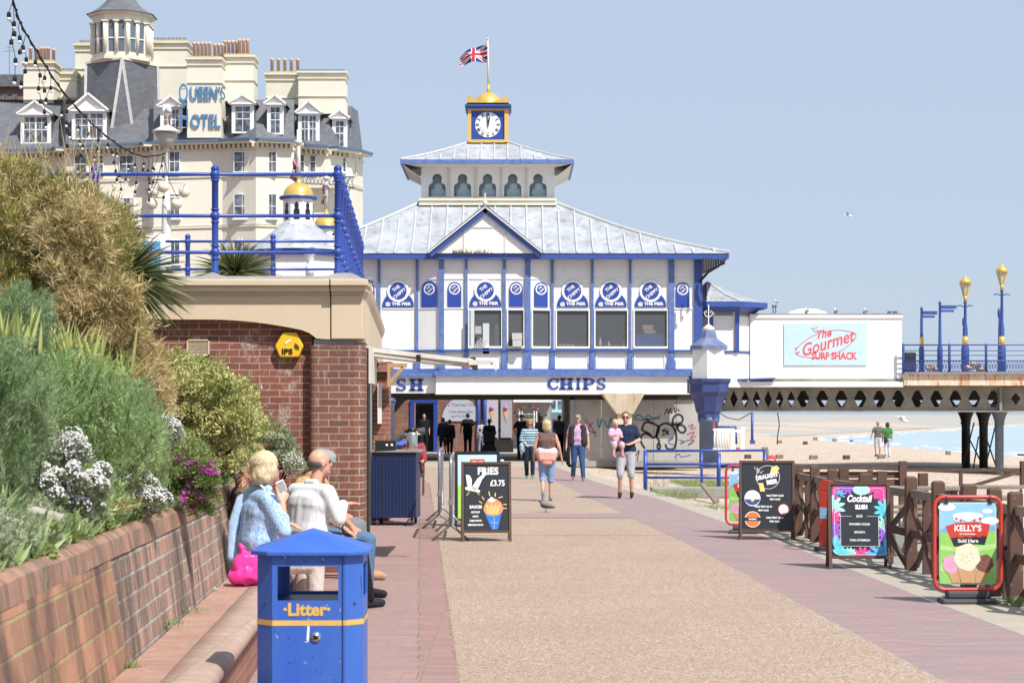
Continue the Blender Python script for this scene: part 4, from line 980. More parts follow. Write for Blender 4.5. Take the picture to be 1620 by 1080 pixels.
m = MB(); m.box(qx(1345), qx(1385), SD + 1, SD + 1.2, qz(497), qz(495)); m.build('roof_rail', M['colgrey'], sb)
# lower white fascia running to the right, rusty continuation, girder
pr = empty('pier', 'seaside pier deck with lattice girder, rust streaked edge beam and iron legs', 'pier', (0, 0, 0))
m = MB(); m.box(qx(1152), qx(1427), SD - .3, SD + .1, qz(612), qz(603.5)); m.box(qx(1085), qx(1152), SD - .3, SD + .1, qz(612), qz(606)); m.build('white_fascia', M['white'], pr)
m = MB(); m.prism([(qx(1152), SD - .45, qz(603)), (qx(1224), SD - .45, qz(600)), (qx(1224), SD - .45, qz(597.5)), (qx(1152), SD - .45, qz(600))], (0, .4, 0)); m.build('blue_gutter', M['navy'], pr)
m = MB()
for a, b_ in ((1427.5, 1585), (1585.5, 1745)): m.box(qx(a), qx(b_), SD - .35, SD, qz(610), qz(591.5))
m.build('edge_beam', M['rust'], pr)
m = MB(); m.box(qx(1427), qx(1745), SD - .5, SD + 12, qz(591.5), qz(589)); m.build('deck', M['conc_dark'], pr)
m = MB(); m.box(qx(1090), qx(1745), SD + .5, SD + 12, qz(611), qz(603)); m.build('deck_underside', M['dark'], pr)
outer = [(1132, 611.5), (1745, 611.5), (1745, 650.5), (1132, 650.5)]
holes = []
for px in [1144 + 18.2 * i for i in range(7)]: holes.append([(px, 617), (px + 6.3, 631), (px, 645), (px - 6.3, 631)])
for k, px in enumerate([1272 + 30.2 * i for i in range(11)]): holes.append([(px - 3, 617.5), (px + 4, 617.5), (px + 10.5, 630), (px + 4, 643.5), (px - 3, 643.5), (px - 9.5, 630)])
holes += [[(px - 8, 630), (px, 620), (px + 8, 630), (px, 641)] for px in (1610, 1643, 1676, 1710)]
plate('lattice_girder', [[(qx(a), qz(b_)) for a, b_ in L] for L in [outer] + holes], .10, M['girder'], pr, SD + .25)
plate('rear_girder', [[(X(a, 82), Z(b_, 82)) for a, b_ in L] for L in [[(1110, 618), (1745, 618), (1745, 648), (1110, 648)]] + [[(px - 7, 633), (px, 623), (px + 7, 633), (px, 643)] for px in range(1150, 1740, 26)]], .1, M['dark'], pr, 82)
m = MB(); m.box(X(1100, 78), X(1745, 78), 77.9, 78.1, Z(633, 78), Z(610, 78)); m.build('cross_beam', M['dark'], pr)
m = MB(); m.box(qx(1132), qx(1745), SD + .05, SD + .45, qz(651.5), qz(649.3)); m.box(qx(1132), qx(1745), SD + .05, SD + .45, qz(613), qz(611)); m.box(qx(1582), qx(1586), SD + .05, SD + .4, qz(649), qz(613)); m.build('girder_flange', M['girder'], pr)
for px, D, mt, b_ in ((1528, 79, 'dark', 760), (1556, 75.5, 'dark', 757), (1581, 72.4, 'colgrey', 765)):  # near-black on two legs puts the shadow under the pier into their colour
    m = MB(); k = D / F; zt_ = 1.9; zb_ = -1.6
    m.lathe([(6.8 * k, zb_), (6.8 * k, zt_ - .6), (7.6 * k, zt_ - .55), (7.6 * k, zt_ - .45), (9 * k, zt_ - .3), (15 * k, zt_ + .05), (15 * k, zt_ + .25)], (X(px, D), D, 0), 16); m.build('iron_leg', M[mt], pr)
m = MB()
for a, b_ in (((1541, 668), (1520, 750)), ((1520, 668), (1562, 750)), ((1575, 672), (1556, 750)), ((1556, 680), (1580, 750)), ((1548, 690), (1538, 752))): m.tube([P(*a, 76), P(*b_, 76)], .03, 5)
m.tube([P(1520, 742, 77), P(1590, 742, 74)], .06, 6)
m.build('brace_rod', M['dark'], pr)
for px, D in ((1655, 79), (1683, 75.5), (1240, 83), (1300, 83)):
    pass
# big pillar with lantern cap at the corner of the pavilion
gp = empty('gate_pillar', 'stout blue iron pillar with flared head and a small white capped box on top at the pavilion corner', 'pillar', (X(1121, 66), 66, 0))
GPD = 66.0; k = GPD / F; o_ = gp.location.copy()
cz = lambda p: Z(p, GPD)
m = MB(o_); m.lathe([(15 * k, -.1), (15 * k, cz(668)), (17 * k, cz(667)), (17 * k, cz(660))], (o_.x, o_.y, 0), 18); m.build('shaft', paint('slate_blue_iron', (.11, .16, .28), .5, .4, (.07, .09, .15), 2), gp, (0, 0, 0))
m = MB(o_); m.lathe([(r_ * k * 1.06, cz(y_)) for r_, y_ in ((17, 662), (17, 655), (20, 650), (22, 640), (26, 628), (31, 620), (31, 608), (34, 604), (34, 599))], (o_.x, o_.y, 0), 8, R(22.5), False); m.build('flared_head', paint('dark_blue_iron', (.025, .042, .17), .45, .5, (.06, .08, .2), 2.5, (1, 1, .5), chips=.5, ccol=(.25, .2, .25), thr=.64), gp, (0, 0, 0))
m = MB(o_); m.lathe([(26.5 * k * 1.06, cz(599)), (26.5 * k * 1.06, cz(552))], (o_.x, o_.y, 0), 6, R(20), False); m.build('white_box', M['white'], gp, (0, 0, 0))
m = MB(o_); m.lathe([(r_ * k * 1.0, cz(y_)) for r_, y_ in ((31, 553), (31, 547), (22, 541), (14, 535), (11, 524), (10, 523))], (o_.x, o_.y, 0), 8, R(20), False); m.build('blue_cap', paint('faded_blue_cap', (.09, .13, .30), .6, .6, (.22, .24, .3), 2.5), gp, (0, 0, 0))
m = MB(o_); m.lathe([(10 * k, cz(523)), (9 * k, cz(518)), (3 * k, cz(514)), (.8 * k, cz(512)), (.8 * k, cz(482))], (o_.x, o_.y, 0), 10)
for s_ in (-1, 1): m.tube([(o_.x, o_.y, cz(502)), (o_.x + s_ * 5 * k, o_.y, cz(499)), (o_.x + s_ * 7 * k, o_.y, cz(494)), (o_.x + s_ * 4 * k, o_.y, cz(491)), (o_.x + s_ * 3 * k, o_.y, cz(495))], .02, 5)
m.build('white_finial', M['lampwhite'], gp, (0, 0, 0))
# ------------------------------------------------------------------ things on the pier deck
rl_ = empty('pier_railing', 'blue iron railing with an ornamental lattice panel along the pier edge', 'railing', (0, 0, 0))
RD = SD - .3; hx = lambda p: X(p, RD); hz = lambda p: Z(p, RD)
m = MB()
for y_ in (545.5, 554.5, 562, 570.5, 588): m.tube([(hx(1428), RD, hz(y_)), (hx(1745), RD, hz(y_))], .028 if y_ in (545.5, 570.5) else .018, 6)
m.build('rail', M['navy'], rl_)
m = MB()
for px in np.arange(1430, 1744, 4.6):
    m.bar((hx(px), RD, hz(571)), (hx(px + 4.6), RD, hz(588)), .014, .014); m.bar((hx(px + 4.6), RD, hz(571)), (hx(px), RD, hz(588)), .014, .014)
    m.tube([(hx(px + 2.3 + 1.6 * math.cos(a)), RD, hz(579.5 + 4 * math.sin(a))) for a in (0, 1.05, 2.1, 3.14, 4.2, 5.2)], .008, 4, closed=True)
m.build('lattice_panel', M['navy'], rl_)
for px in (1429, 1502, 1560, 1640, 1700):
    m = MB(); m.lathe([(.05, hz(591)), (.05, hz(545)), (.03, hz(543))], (hx(px), RD, 0), 8); m.build('post', M['navy'], rl_)
def lamp_post(px, top, D, label):
    o_ = Vector((X(px, D), D, Z(590, D))); e = empty('pier_lamp', label, 'street lamp', o_, 0, 'gold topped lamps on the pier'); k = D / F
    h = lambda y_: (590 - y_) * k
    m = MB(); m.lathe([(6.5 * k, 0), (6.5 * k, h(550)), (4.5 * k, h(545)), (4 * k, h(520)), (2.6 * k, h(510)), (2.1 * k, h(top + 46)), (3 * k, h(top + 45)), (2 * k, h(top + 42))], (0, 0, 0), 12)
    for s_ in (-1, 1): m.tube([(0, 0, h(top + 52)), (s_ * 7 * k, 0, h(top + 49)), (s_ * 13 * k, 0, h(top + 50))], .025, 5)
    m.build('post', M['navy'], e, (0, 0, 0))
    m = MB(); m.lathe([(2.8 * k, h(top + 42)), (3.2 * k, h(top + 34))], (0, 0, 0), 8)
    for a in range(0, 360, 60): m.bar((3.2 * k * math.cos(R(a)), 3.2 * k * math.sin(R(a)), h(top + 34)), (8.2 * k * math.cos(R(a)), 8.2 * k * math.sin(R(a)), h(top + 15)), .03, .03)
    m.lathe([(9.8 * k, h(top + 15)), (8.5 * k, h(top + 10)), (4 * k, h(top + 6)), (1.8 * k, h(top + 4)), (.7 * k, h(top))], (0, 0, 0), 12); m.lathe([(4.8 * k, h(547)), (5.2 * k, h(540)), (4.5 * k, h(532))], (0, 0, 0), 12); m.build('gold_lantern', M['gold'], e, (0, 0, 0))
    m = MB(); m.lathe([(3 * k, h(top + 33)), (7.6 * k, h(top + 15.5))], (0, 0, 0), 6, 0, False); m.build('glass', M['frost'], e, (0, 0, 0))
lamp_post(1527, 434, 73.0, 'shorter looking gold topped lamp post on the pier beside the finger signs')
lamp_post(1585, 416, 72.0, 'taller looking gold topped lamp post on the pier near the picture edge')
def finger(px, top, right, D, label, two=True):
    o_ = Vector((X(px, D), D, Z(590, D))); e = empty('finger_post', label, 'signpost', o_, 0, 'blue finger posts on the pier'); k = D / F; h = lambda y_: (590 - y_) * k
    m = MB(); m.lathe([(4.5 * k, 0), (4.5 * k, h(552)), (2.8 * k, h(545)), (2.2 * k, h(505)), (1.8 * k, h(top)), (3 * k, h(top - 1)), (1 * k, h(top - 5))], (0, 0, 0), 10); m.build('post', M['navy'], e, (0, 0, 0))
    for j, (t0, t1, w) in enumerate(((top + 2, top + 7.5, right - px), (top + 9, top + 12.5, right - px - 4))):
        m = MB(); m.box(2 * k, w * k, -.03, .03, h(t1), h(t0)); m.build('arm_board', M['navy'], e, (0, 0, 0))
    if not two:
        m = MB(); m.lathe([(3.4 * k, h(548)), (3.4 * k, h(533))], (0, 0, 0), 10); m.build('gold_band', M['gold'], e, (0, 0, 0))
finger(1458, 490, 1482.5, 72.6, 'shorter blue finger signpost beside the shop end wall', False)
finger(1487, 481, 1513, 71.8, 'taller blue finger signpost left of the gold lamps')
m = MB((X(1581, 76), 76, Z(590, 76))); k = 76 / F; z0 = Z(590, 76); m.lathe([(3.5 * k, z0), (2.4 * k, z0 + 1.2), (1.4 * k, z0 + 2.2), (3 * k, z0 + 2.3), (3 * k, z0 + 2.5), (1 * k, z0 + 2.6)], (X(1581, 76), 76, 0), 8)
tag(m.build('bollard_post', M['navy']), 'thin dark blue post standing just behind the taller gold lamp', 'post')
m = MB((X(1525, 77), 77, Z(590, 77))); m.lathe([(3.5 * k, z0), (2.4 * k, z0 + 1.0), (1.6 * k, z0 + 1.9), (3 * k, z0 + 2.0), (3 * k, z0 + 2.2), (.5 * k, z0 + 2.3)], (X(1525, 77), 77, 0), 8)
tag(m.build('bollard_post', M['navy']), 'thin dark blue post just behind the shorter gold lamp', 'post')
for px, w, lab in ((1477, 9, 'small gilded scroll ornament at the pier railing'), (1545, 16, 'large gilded scroll ornament at the pier railing')):
    m = MB((hx(px), RD + .4, hz(588)))
    for j in range(26):
        a = j * .9; rr_ = w * .55 * FD / F * (1 - j / 40); m.ball((hx(px) + rr_ * math.cos(a) * 1.6, RD + .4 + rr_ * .3 * math.sin(a * 2), hz(586) + abs(rr_ * math.sin(a)) * 1.1 + .05), .09, 6)
    tag(m.build('gilded_ornament', M['gold']), lab, 'ornament')
m = MB((hx(1446), RD + .8, hz(590))); m.box(hx(1437), hx(1455), RD + .6, RD + 1.1, hz(589), hz(556)); bevel(tag(m.build('waste_bin', M['dark']), 'dark waste bin on the pier deck beside the white shop wall', 'bin'), .04)
# ------------------------------------------------------------------ the hotel behind
ht = empty('hotel', 'large cream stucco hotel with slate mansard roofs, a corner tower and many chimneys', 'building', (0, 0, 0))
# facade polyline (px, distance, cornice y)
HP = [(-60, 147, 243), (98, 147, 240), (104, 144.5, 236), (236, 144.5, 231), (243, 143, 229), (352, 143, 226), (405, 141.5, 224), (465, 142.5, 226), (466, 145, 233), (520, 145, 236), (556, 148, 241), (574, 154, 246)]
wall = MB(); corn = MB(); blue = MB(); string = MB(); mans = MB(); dent = MB()
def hp(px, py, d): return Vector((X(px, d), d, Z(py, d)))
for (a, da, ca), (b, db, cb2) in zip(HP, HP[1:]):
    wall.quad(hp(a, 700, da), hp(b, 700, db), hp(b, cb2 + 1, db), hp(a, ca + 1, da))
    n_ = Vector((db * 0 + (hp(b, 0, db) - hp(a, 0, da)).y, -(hp(b, 0, db) - hp(a, 0, da)).x, 0)).normalized()
    if n_.y > 0 and abs(n_.x) < .99: n_ = -n_
    def ex(m, y0, y1, o0, L=(a, da, ca, b, db, cb2)):
        a_, da_, ca_, b2, db_, cb_2 = L
        q = [hp(a_, ca_ + y0, da_), hp(b2, cb_2 + y0, db_), hp(b2, cb_2 + y1, db_), hp(a_, ca_ + y1, da_)]
        m.add([v + n_ * o0 for v in q] + [v - n_ * .05 for v in q], [(0, 1, 2, 3), (0, 4, 5, 1), (2, 6, 7, 3), (1, 5, 6, 2), (0, 3, 7, 4)])
    ex(corn, 0, 3, .75); ex(blue, -4, 0, .85); ex(corn, 9, 12, .12)
    for s_ in (52, 132): ex(string, s_, s_ + 2.2, .1); ex(string, s_ - 3, s_ - 1.5, .06)
    L_ = abs(b - a); k = max(1, int(L_ / 7))
    for i in range(k):
        t = (i + .5) / k; px = a + (b - a) * t; dd_ = da + (db - da) * t; cy = ca + (cb2 - ca) * t
        p = hp(px, cy + 6, dd_); dent.box(p.x - .07, p.x + .07, p.y - .5, p.y + .1, hp(px, cy + 9, dd_).z, hp(px, cy + 3, dd_).z)
    # mansard slope
    ty = 158 if a < 460 else 168
    back = 3.2
    if a >= 100 and b <= 243: ty = 172
    mans.quad(hp(a, ca - 5, da), hp(b, cb2 - 5, db), hp(b - (8 if b > 570 else 0), ty + 8 * (b > 560), db + back), hp(a, ty, da + back))
wall.build('wall', M['cream'], ht); corn.build('cornice', M['creamtrim'], ht); blue.build('blue_gutter', M['hotelblue'], ht); string.build('string_course', M['creamtrim'], ht); mans.build('mansard_roof', M['slate'], ht)
dent.build('corbel_row', M['creamtrim'], ht)
def hd(px):
    for (a, da, _), (b, db, _) in zip(HP, HP[1:]):
        if a <= px <= b: return da + (db - da) * (px - a) / max(1, b - a)
    return 150
m = MB(); m.add([hp(574, 700, 154), hp(560, 700, 165), hp(560, 246, 165), hp(574, 246, 154)], [(0, 1, 2, 3)]); m.build('end_wall', M['cream'], ht)
m = MB(); m.add([hp(574, 241, 154), hp(556, 241, 165), hp(545, 176, 166), hp(557, 176, 157)], [(0, 1, 2, 3)]); m.add([hp(-60, 158, 150.2), hp(466, 158, 148), hp(466, 158, 158), hp(-60, 158, 160)], [(0, 1, 2, 3)]); m.add([hp(466, 168, 148.2), hp(566, 176, 157), hp(545, 176, 166), hp(466, 168, 160)], [(0, 1, 2, 3)]); m.build('roof_top', M['slate'], ht)
def hwin(x0, x1, y0, y1, cols=2, d=None, curtain=False, parent=ht, name='window', split=True):
    d0 = hd((x0 + x1) / 2) if d is None else d
    m = MB(); f = 1.0; yy = d0 - .12
    def bx(a, b_, c_, e, o0=0): m.box(X(a, d0), X(b_, d0), yy - o0, yy + .2, Z(e, d0), Z(c_, d0))
    bx(x0, x0 + f, y0, y1); bx(x1 - f, x1, y0, y1); bx(x0 + f, x1 - f, y0, y0 + f); bx(x0 + f, x1 - f, y1 - f, y1)
    if split: bx(x0 + f, x1 - f, (y0 + y1) / 2 - .6, (y0 + y1) / 2 + .6)
    xs = [x0 + (x1 - x0) * (i + 1) / cols for i in range(cols - 1)]
    for x in xs: bx(x - .35, x + .35, y0 + f, (y0 + y1) / 2 - .6); bx(x - .35, x + .35, (y0 + y1) / 2 + .6, y1 - f)
    m.box(X(x0 - 1.5, d0), X(x1 + 1.5, d0), yy - .15, yy + .2, Z(y1 + 2, d0), Z(y1, d0))
    w = m.build(name, M['white2'], parent)
    m = MB(); m.quad((X(x0, d0), yy + .04, Z(y1, d0)), (X(x1, d0), yy + .04, Z(y1, d0)), (X(x1, d0), yy + .04, Z(y0, d0)), (X(x0, d0), yy + .04, Z(y0, d0))); m.build('pane', M['glass'], w)
    if curtain:
        m = MB()
        for a, b_ in ((x0 + 1, x0 + (x1 - x0) * .32), (x1 - (x1 - x0) * .32, x1 - 1)): m.quad((X(a, d0), yy + .03, Z(y1 - 1, d0)), (X(b_, d0), yy + .03, Z(y1 - 1, d0)), (X(b_, d0), yy + .03, Z(y0 + 1, d0)), (X(a, d0), yy + .03, Z(y0 + 1, d0)))
        m.build('curtain', C('curtain', (.55, .54, .5)), w)
for a, b_ in ((117, 138), (148, 164), (189, 212)): hwin(a, b_, 246, 274, 2)
for a, b_ in ((120, 136), (148, 165), (189, 213)): hwin(a, b_, 313, 345, 2, curtain=True)
for a, b_ in ((268, 285), (370, 397), (423, 438), (472, 482), (490, 500), (540, 548)): hwin(a, b_, 240, 273, 2 if b_ - a > 12 else 1)
for a, b_ in ((268, 285), (370, 397), (423, 438)): hwin(a, b_, 307, 346, 2 if b_ - a > 14 else 1)
for a, b_ in ((268, 285), (189, 213), (370, 397), (423, 438)): hwin(a, b_, 380, 418, 2)
for a, b_ in ((561, 564),): hwin(a, b_, 252, 275, 1); hwin(a, b_, 330, 350, 1)
# balcony
m = MB(); d = 144.2
for y_ in (279, 296): m.tube([hp(452, y_, d), hp(527, y_, d), hp(549, y_ + 1, d + 2), hp(560, y_ + 1, d + 5)], .06, 5)
for px in range(452, 560, 6):
    dd_ = d if px < 527 else d + (px - 527) * .14
    m.bar(hp(px, 279, dd_), hp(px + 6, 296, dd_), .05, .04); m.bar(hp(px + 6, 279, dd_), hp(px, 296, dd_), .05, .04)
m.build('balcony_railing', M['hotelblue'], ht)
m = MB(); m.box(X(452, 145), X(550, 145), 143.9, 145.5, Z(299.5, 145), Z(296.5, 145)); m.build('balcony_floor', M['creamtrim'], ht)
# dormers: x0,x1, window y0,y1, apex y, number of sashes
DM = [(33, 80, 184, 226, 161, 2), (114, 168, 178, 219, 149, 2), (254, 288, 172, 207, 153, 2), (367, 401, 167, 209, 151, 1), (423, 448, 168, 211, 151, 1), (472, 505, 182, 226, 161, 2), (526, 549, 190, 232, 175, 1)]
for x0, x1, y0, y1, ya, ns in DM:
    d = hd((x0 + x1) / 2) + .35; k = d / F
    dm = MB(); dm.box(X(x0, d), X(x1, d), d + .1, d + 3.4, Z(y1 + 3, d), Z(y0 - 2, d)); D_ = dm.build('dormer', M['slate'], ht)
    m = MB(); w_ = (x1 - x0); cx = (x0 + x1) / 2
    m.box(X(x0 - .5, d), X(x1 + .5, d), d - .0, d + .14, Z(y1 + 2, d), Z(y0 - 1, d)); m.box(X(x0 - 4, d), X(x1 + 4, d), d - .35, d + .3, Z(y0 - 1, d), Z(y0 - 4, d))
    m.prism([(X(x0 - 4, d), d - .15, Z(y0 - 4, d)), (X(x1 + 4, d), d - .15, Z(y0 - 4, d)), (X(cx, d), d - .15, Z(ya + 2, d))], (0, .5, 0))
    for s_ in (-1, 1): m.bar((X(cx + s_ * (w_ / 2 + 5), d), d - .25, Z(y0 - 3, d)), (X(cx, d), d - .25, Z(ya, d)), .35, .14)
    m.build('dormer_front', M['white2'], D_)
    m = MB()
    for s_ in (-1, 1): m.quad((X(cx, d), d - .3, Z(ya - .5, d)), (X(cx, d), d + 3.2, Z(ya - .5, d)), (X(cx + s_ * (w_ / 2 + 5), d), d + 3.2, Z(y0 - 4, d)), (X(cx + s_ * (w_ / 2 + 5), d), d - .3, Z(y0 - 4, d)))
    m.build('dormer_roof', M['moss'], D_)
    for i in range(ns):
        a = x0 + 4 + (w_ - 8) / ns * i + (1.5 if ns > 1 else 1.5); b_ = a + (w_ - 8) / ns - 3
        m = MB(); dd = d - .01
        m.quad((X(a, dd), dd, Z(y1 - 1, dd)), (X(b_, dd), dd, Z(y1 - 1, dd)), (X(b_, dd), dd, Z(y0 + 2, dd)), (X(a, dd), dd, Z(y0 + 2, dd))); m.build('pane', M['glass'], D_)
        m = MB()
        for q in ((a, b_, (y0 + y1) / 2 - .2, (y0 + y1) / 2 + 1.2), ((a + b_) / 2 - .4, (a + b_) / 2 + .4, y0 + 2, y1 - 1), (a, b_, (y0 * 3 + y1) / 4, (y0 * 3 + y1) / 4 + .7)): m.box(X(q[0], dd), X(q[1], dd), dd - .04, dd + .02, Z(q[3], dd), Z(q[2], dd))
        m.build('glazing_bar', M['white2'], D_)
# tower: steep slate pyramid roof with pale hips, belvedere and bell roof
T0 = Vector((X(193, 149), 149, 0)); kd = 149 / F
def tz_(y): return Z(y, 149)
th = R(-33); hs = 39 * kd
sq = [Vector((math.cos(R(a)) * hs * 1.414, math.sin(R(a)) * hs * 1.414, 0)) for a in (45, 135, 225, 315)]
rot = Matrix.Rotation(th, 3, 'Z'); top = [rot @ v for v in sq]
# near corner first
near = min(range(4), key=lambda i: top[i].y); top = [top[(near + i) % 4] for i in range(4)]
bot = []
for i in range(4):
    v = top[i]; pv_ = top[i - 1]; nx_ = top[(i + 1) % 4]; g = 1.30
    e1 = (nx_ - v).normalized(); e0 = (pv_ - v).normalized()
    c_ = v * 1.36
    bot += [c_ + e0 * 25 * kd * 1.0, c_ + e1 * 25 * kd * 1.0]
m = MB(); hips = MB(); zt_ = tz_(103); zb_ = tz_(224)
def at3(v, z): return Vector((T0.x + v.x, T0.y + v.y, z))
for i in range(4):
    m.poly([at3(bot[2 * i], zb_), at3(bot[2 * i + 1], zb_), at3(top[i], zt_)])
    j = (i + 1) % 4; m.poly([at3(bot[2 * i + 1], zb_), at3(bot[2 * j], zb_), at3(top[j], zt_), at3(top[i], zt_)])
    for b_ in (bot[2 * i], bot[2 * i + 1]): hips.bar(at3(b_, zb_) * 1.0, at3(top[i], zt_), .22, .12)
tw = m.build('tower_roof', M['slate'], ht); hips.build('lead_hip', M['leadroll'], tw)
m = MB(); m.lathe([(44 * kd * 1.3, tz_(104)), (44 * kd * 1.3, tz_(101))], T0, 4, th + R(45), False); m.lathe([(47 * kd * 1.05, tz_(101)), (47 * kd * 1.05, tz_(96))], T0, 8, R(22.5), False); m.lathe([(47 * kd * 1.12, tz_(30)), (47 * kd * 1.14, tz_(27)), (47 * kd * 1.0, tz_(27))], T0, 8, R(22.5), False)
m.build('tower_moulding', M['creamtrim'], ht)
bel = None
Rb = 46 * kd
cors = [Vector((math.cos(R(22.5 + 45 * k)) * Rb, math.sin(R(22.5 + 45 * k)) * Rb, 0)) for k in range(8)]
for k in range(8):
    a, b_ = cors[k], cors[(k + 1) % 8]; L = (b_ - a).length; e = (b_ - a).normalized(); hh = tz_(27) - tz_(96)
    holes = []
    for c_ in (.28, .72):
        w_ = .145; zz0 = .09; zz1 = .74
        holes.append([((c_ - w_) * L, zz0 * hh), ((c_ + w_) * L, zz0 * hh)] + [((c_ * L + w_ * L * math.cos(R(t))), zz1 * hh + w_ * L * math.sin(R(t))) for t in range(0, 181, 30)])
    nn = Vector((e.y, -e.x, 0))
    g = plate('belvedere_wall', [[(0, 0), (L, 0), (L, hh), (0, hh)]] + holes, .2, M['cream'], ht, 0, (lambda a=a, e=e, nn=nn: (lambda c: Vector((T0.x, T0.y, tz_(96))) + a + e * c.x - nn * (c.y) + Vector((0, 0, c.z))))())
    m = MB(); q = [a * .965, b_ * .965]; m.quad(at3(q[0], tz_(94)), at3(q[1], tz_(94)), at3(q[1], tz_(36)), at3(q[0], tz_(36))); m.build('pane', C('tower_glass', (.13, .16, .20), .1), g)
    m = MB()
    for c_ in (0.0, .5): p = a + (b_ - a) * c_; m.tube([at3(p * 1.02, tz_(90)), at3(p * 1.02, tz_(42))], .16, 6)
    for c_ in (0.0, .5): p = a + (b_ - a) * c_; m.box(T0.x + p.x * 1.02 - .22, T0.x + p.x * 1.02 + .22, T0.y + p.y * 1.02 - .22, T0.y + p.y * 1.02 + .22, tz_(43), tz_(41))
    m.bar(at3(a * .985, tz_(68)), at3(b_ * .985, tz_(68)), .05, .1)
    m.build('column', M['cream'], g)
m = MB(); pf = []
for i in range(13):
    t = i / 12; pf.append(((.985 * (1 - t) ** 1.55 + .015) * 57 * kd, tz_(27) + t * (tz_(-62) - tz_(27)) * (.35 + .65 * t)))
m.lathe(pf, T0, 8, R(22.5), False); m.build('bell_roof', M['slate'], ht)
# chimney stacks: x0,x1,top,bottom,d, pots(list of px), pot height, style
CH = [(37, 85, 98, 170, 150, [44 + 5.6 * i for i in range(7)], 22, 0), (86, 121, 115, 165, 152, [], 0, 1), (119, 147, 70, 160, 153, [], 0, 1), (236, 296, 66, 168, 150, [], 0, 1),
      (296, 350, 92, 218, 142.2, [304 + 6.2 * i for i in range(8)], 24, 0), (350, 401, 88, 160, 144, [351 + 6.3 * i for i in range(7)], 25, 0),
      (421, 472, 116, 165, 148, [428 + 10.2 * i for i in range(5)], 22, 0), (472, 546, 113, 180, 147, [487 + 6 * i for i in range(9)], 4, 2)]
for x0, x1, yt, yb, d, pots, ph, st in CH:
    m = MB(); dp = 2.2; cx = (X(x0, d) + X(x1, d)) / 2
    m.box(X(x0, d), X(x1, d), d, d + dp, Z(yb, d), Z(yt, d)); c_ = m.build('chimney', M['cream'], ht)
    m = MB(); m.box(X(x0 - 1.5, d), X(x1 + 1.5, d), d - .1, d + dp + .1, Z(yt + 12, d), Z(yt + 10, d)); m.box(X(x0 - 1.5, d), X(x1 + 1.5, d), d - .1, d + dp + .1, Z(yt + 40, d), Z(yt + 38.5, d))
    m.box(X(x0 - 3, d), X(x1 + 3, d), d - .2, d + dp + .2, Z(yt + 3, d), Z(yt, d)); m.box(X(x0 - 1.5, d), X(x1 + 1.5, d), d - .1, d + dp + .1, Z(yt + 6, d), Z(yt + 3, d)); m.build('chimney_moulding', M['creamtrim'], c_)
    m = MB(); m.add([(X(x0 - 3, d), d - .2, Z(yt, d)), (X(x1 + 3, d), d - .2, Z(yt, d)), (X(x1 + 3, d), d + dp + .2, Z(yt, d)), (X(x0 - 3, d), d + dp + .2, Z(yt, d)), (X(x0 + 3, d), d + .5, Z(yt - 5, d)), (X(x1 - 3, d), d + .5, Z(yt - 5, d)), (X(x1 - 3, d), d + dp - .5, Z(yt - 5, d)), (X(x0 + 3, d), d + dp - .5, Z(yt - 5, d))], [(0, 1, 5, 4), (1, 2, 6, 5), (2, 3, 7, 6), (3, 0, 4, 7), (4, 5, 6, 7)]); m.build('chimney_capping', M['moss'] if st < 2 else M['hotelblue'], c_)
    if st == 1:
        for i in range(max(3, int((x1 - x0) / 6))):
            px = x0 + 5 + i * 6
            if px < x1 - 3: m = MB(); m.lathe([(.14, 0), (.12, .3)], (X(px, d), d + 1, Z(yt - 4, d)), 8); m.build('clay_pot', M['colgrey'], c_)
    for px in pots:
        m = MB(); k = d / F; h = ph * k; m.lathe([(2.6 * k, 0), (2.4 * k, h * .82), (3.1 * k, h * .84), (3.1 * k, h * .95), (2.5 * k, h)] if ph > 8 else [(2.2 * k, 0), (2.2 * k, h)], (X(px, d), d + .9 + (.6 if (int(px) % 2) else 0), Z(yt - 4.5, d)), 10)
        m.build('clay_pot', M['terra'], c_)
# hotel name letters on an iron frame in front of the stack
HD_ = 142.08
hn = []
def hletter(s, px, py, size, sx=1.0):
    k = HD_ / F; text(s, size * k, C('sign_letter_blue', (.07, .22, .42)), ht, lambda c: Vector((X(px, HD_), HD_, Z(py, HD_))) + c, .015, 0, .03, sx)
hletter('Q', 290, 149, 42, .46); hletter('UEEN\u2019S', 328.5, 149, 29, .62); hletter('H', 291.5, 189, 40, .50); hletter('OTEL', 325, 193, 30, .66)
m = MB()
for y_ in (141, 157, 184, 202): m.bar(hp(281, y_, HD_ + .15), hp(352, y_, HD_ + .15), .05, .05)
m.build('sign_frame', M['creamtrim'], ht)
# far brick house at the left edge
fb = empty('brick_house', 'distant red brick house with a grey roof at the left edge beyond the hotel', 'building', (0, 0, 0))
m = MB(); m.box(X(-60, 175), X(37, 175), 175, 183, 0, Z(135, 175)); m.build('wall', M['pierbrick'], fb)
m = MB(); m.prism([(X(-66, 174.5), 174.5, Z(137, 174.5)), (X(42, 174.5), 174.5, Z(137, 174.5)), (X(36, 174.5), 174.5, Z(118, 174.5)), (X(-60, 174.5), 174.5, Z(118, 174.5))], (0, 9, 0)); m.build('roof', M['slate'], fb)
for px in (3, 20):
    m = MB(); m.box(X(px, 175), X(px + 9, 175), 174.9, 175.1, Z(172, 175), Z(148, 175)); m.build('window', M['glass'], fb)
m = MB(); m.tube([hp(15, 120, 176), hp(15, 70, 176)], .05, 5); m.bar(hp(6, 82, 176), hp(24, 80, 176), .05, .05); m.bar(hp(10, 76, 176), hp(20, 75, 176), .05, .05); m.build('aerial', M['steel'], fb)
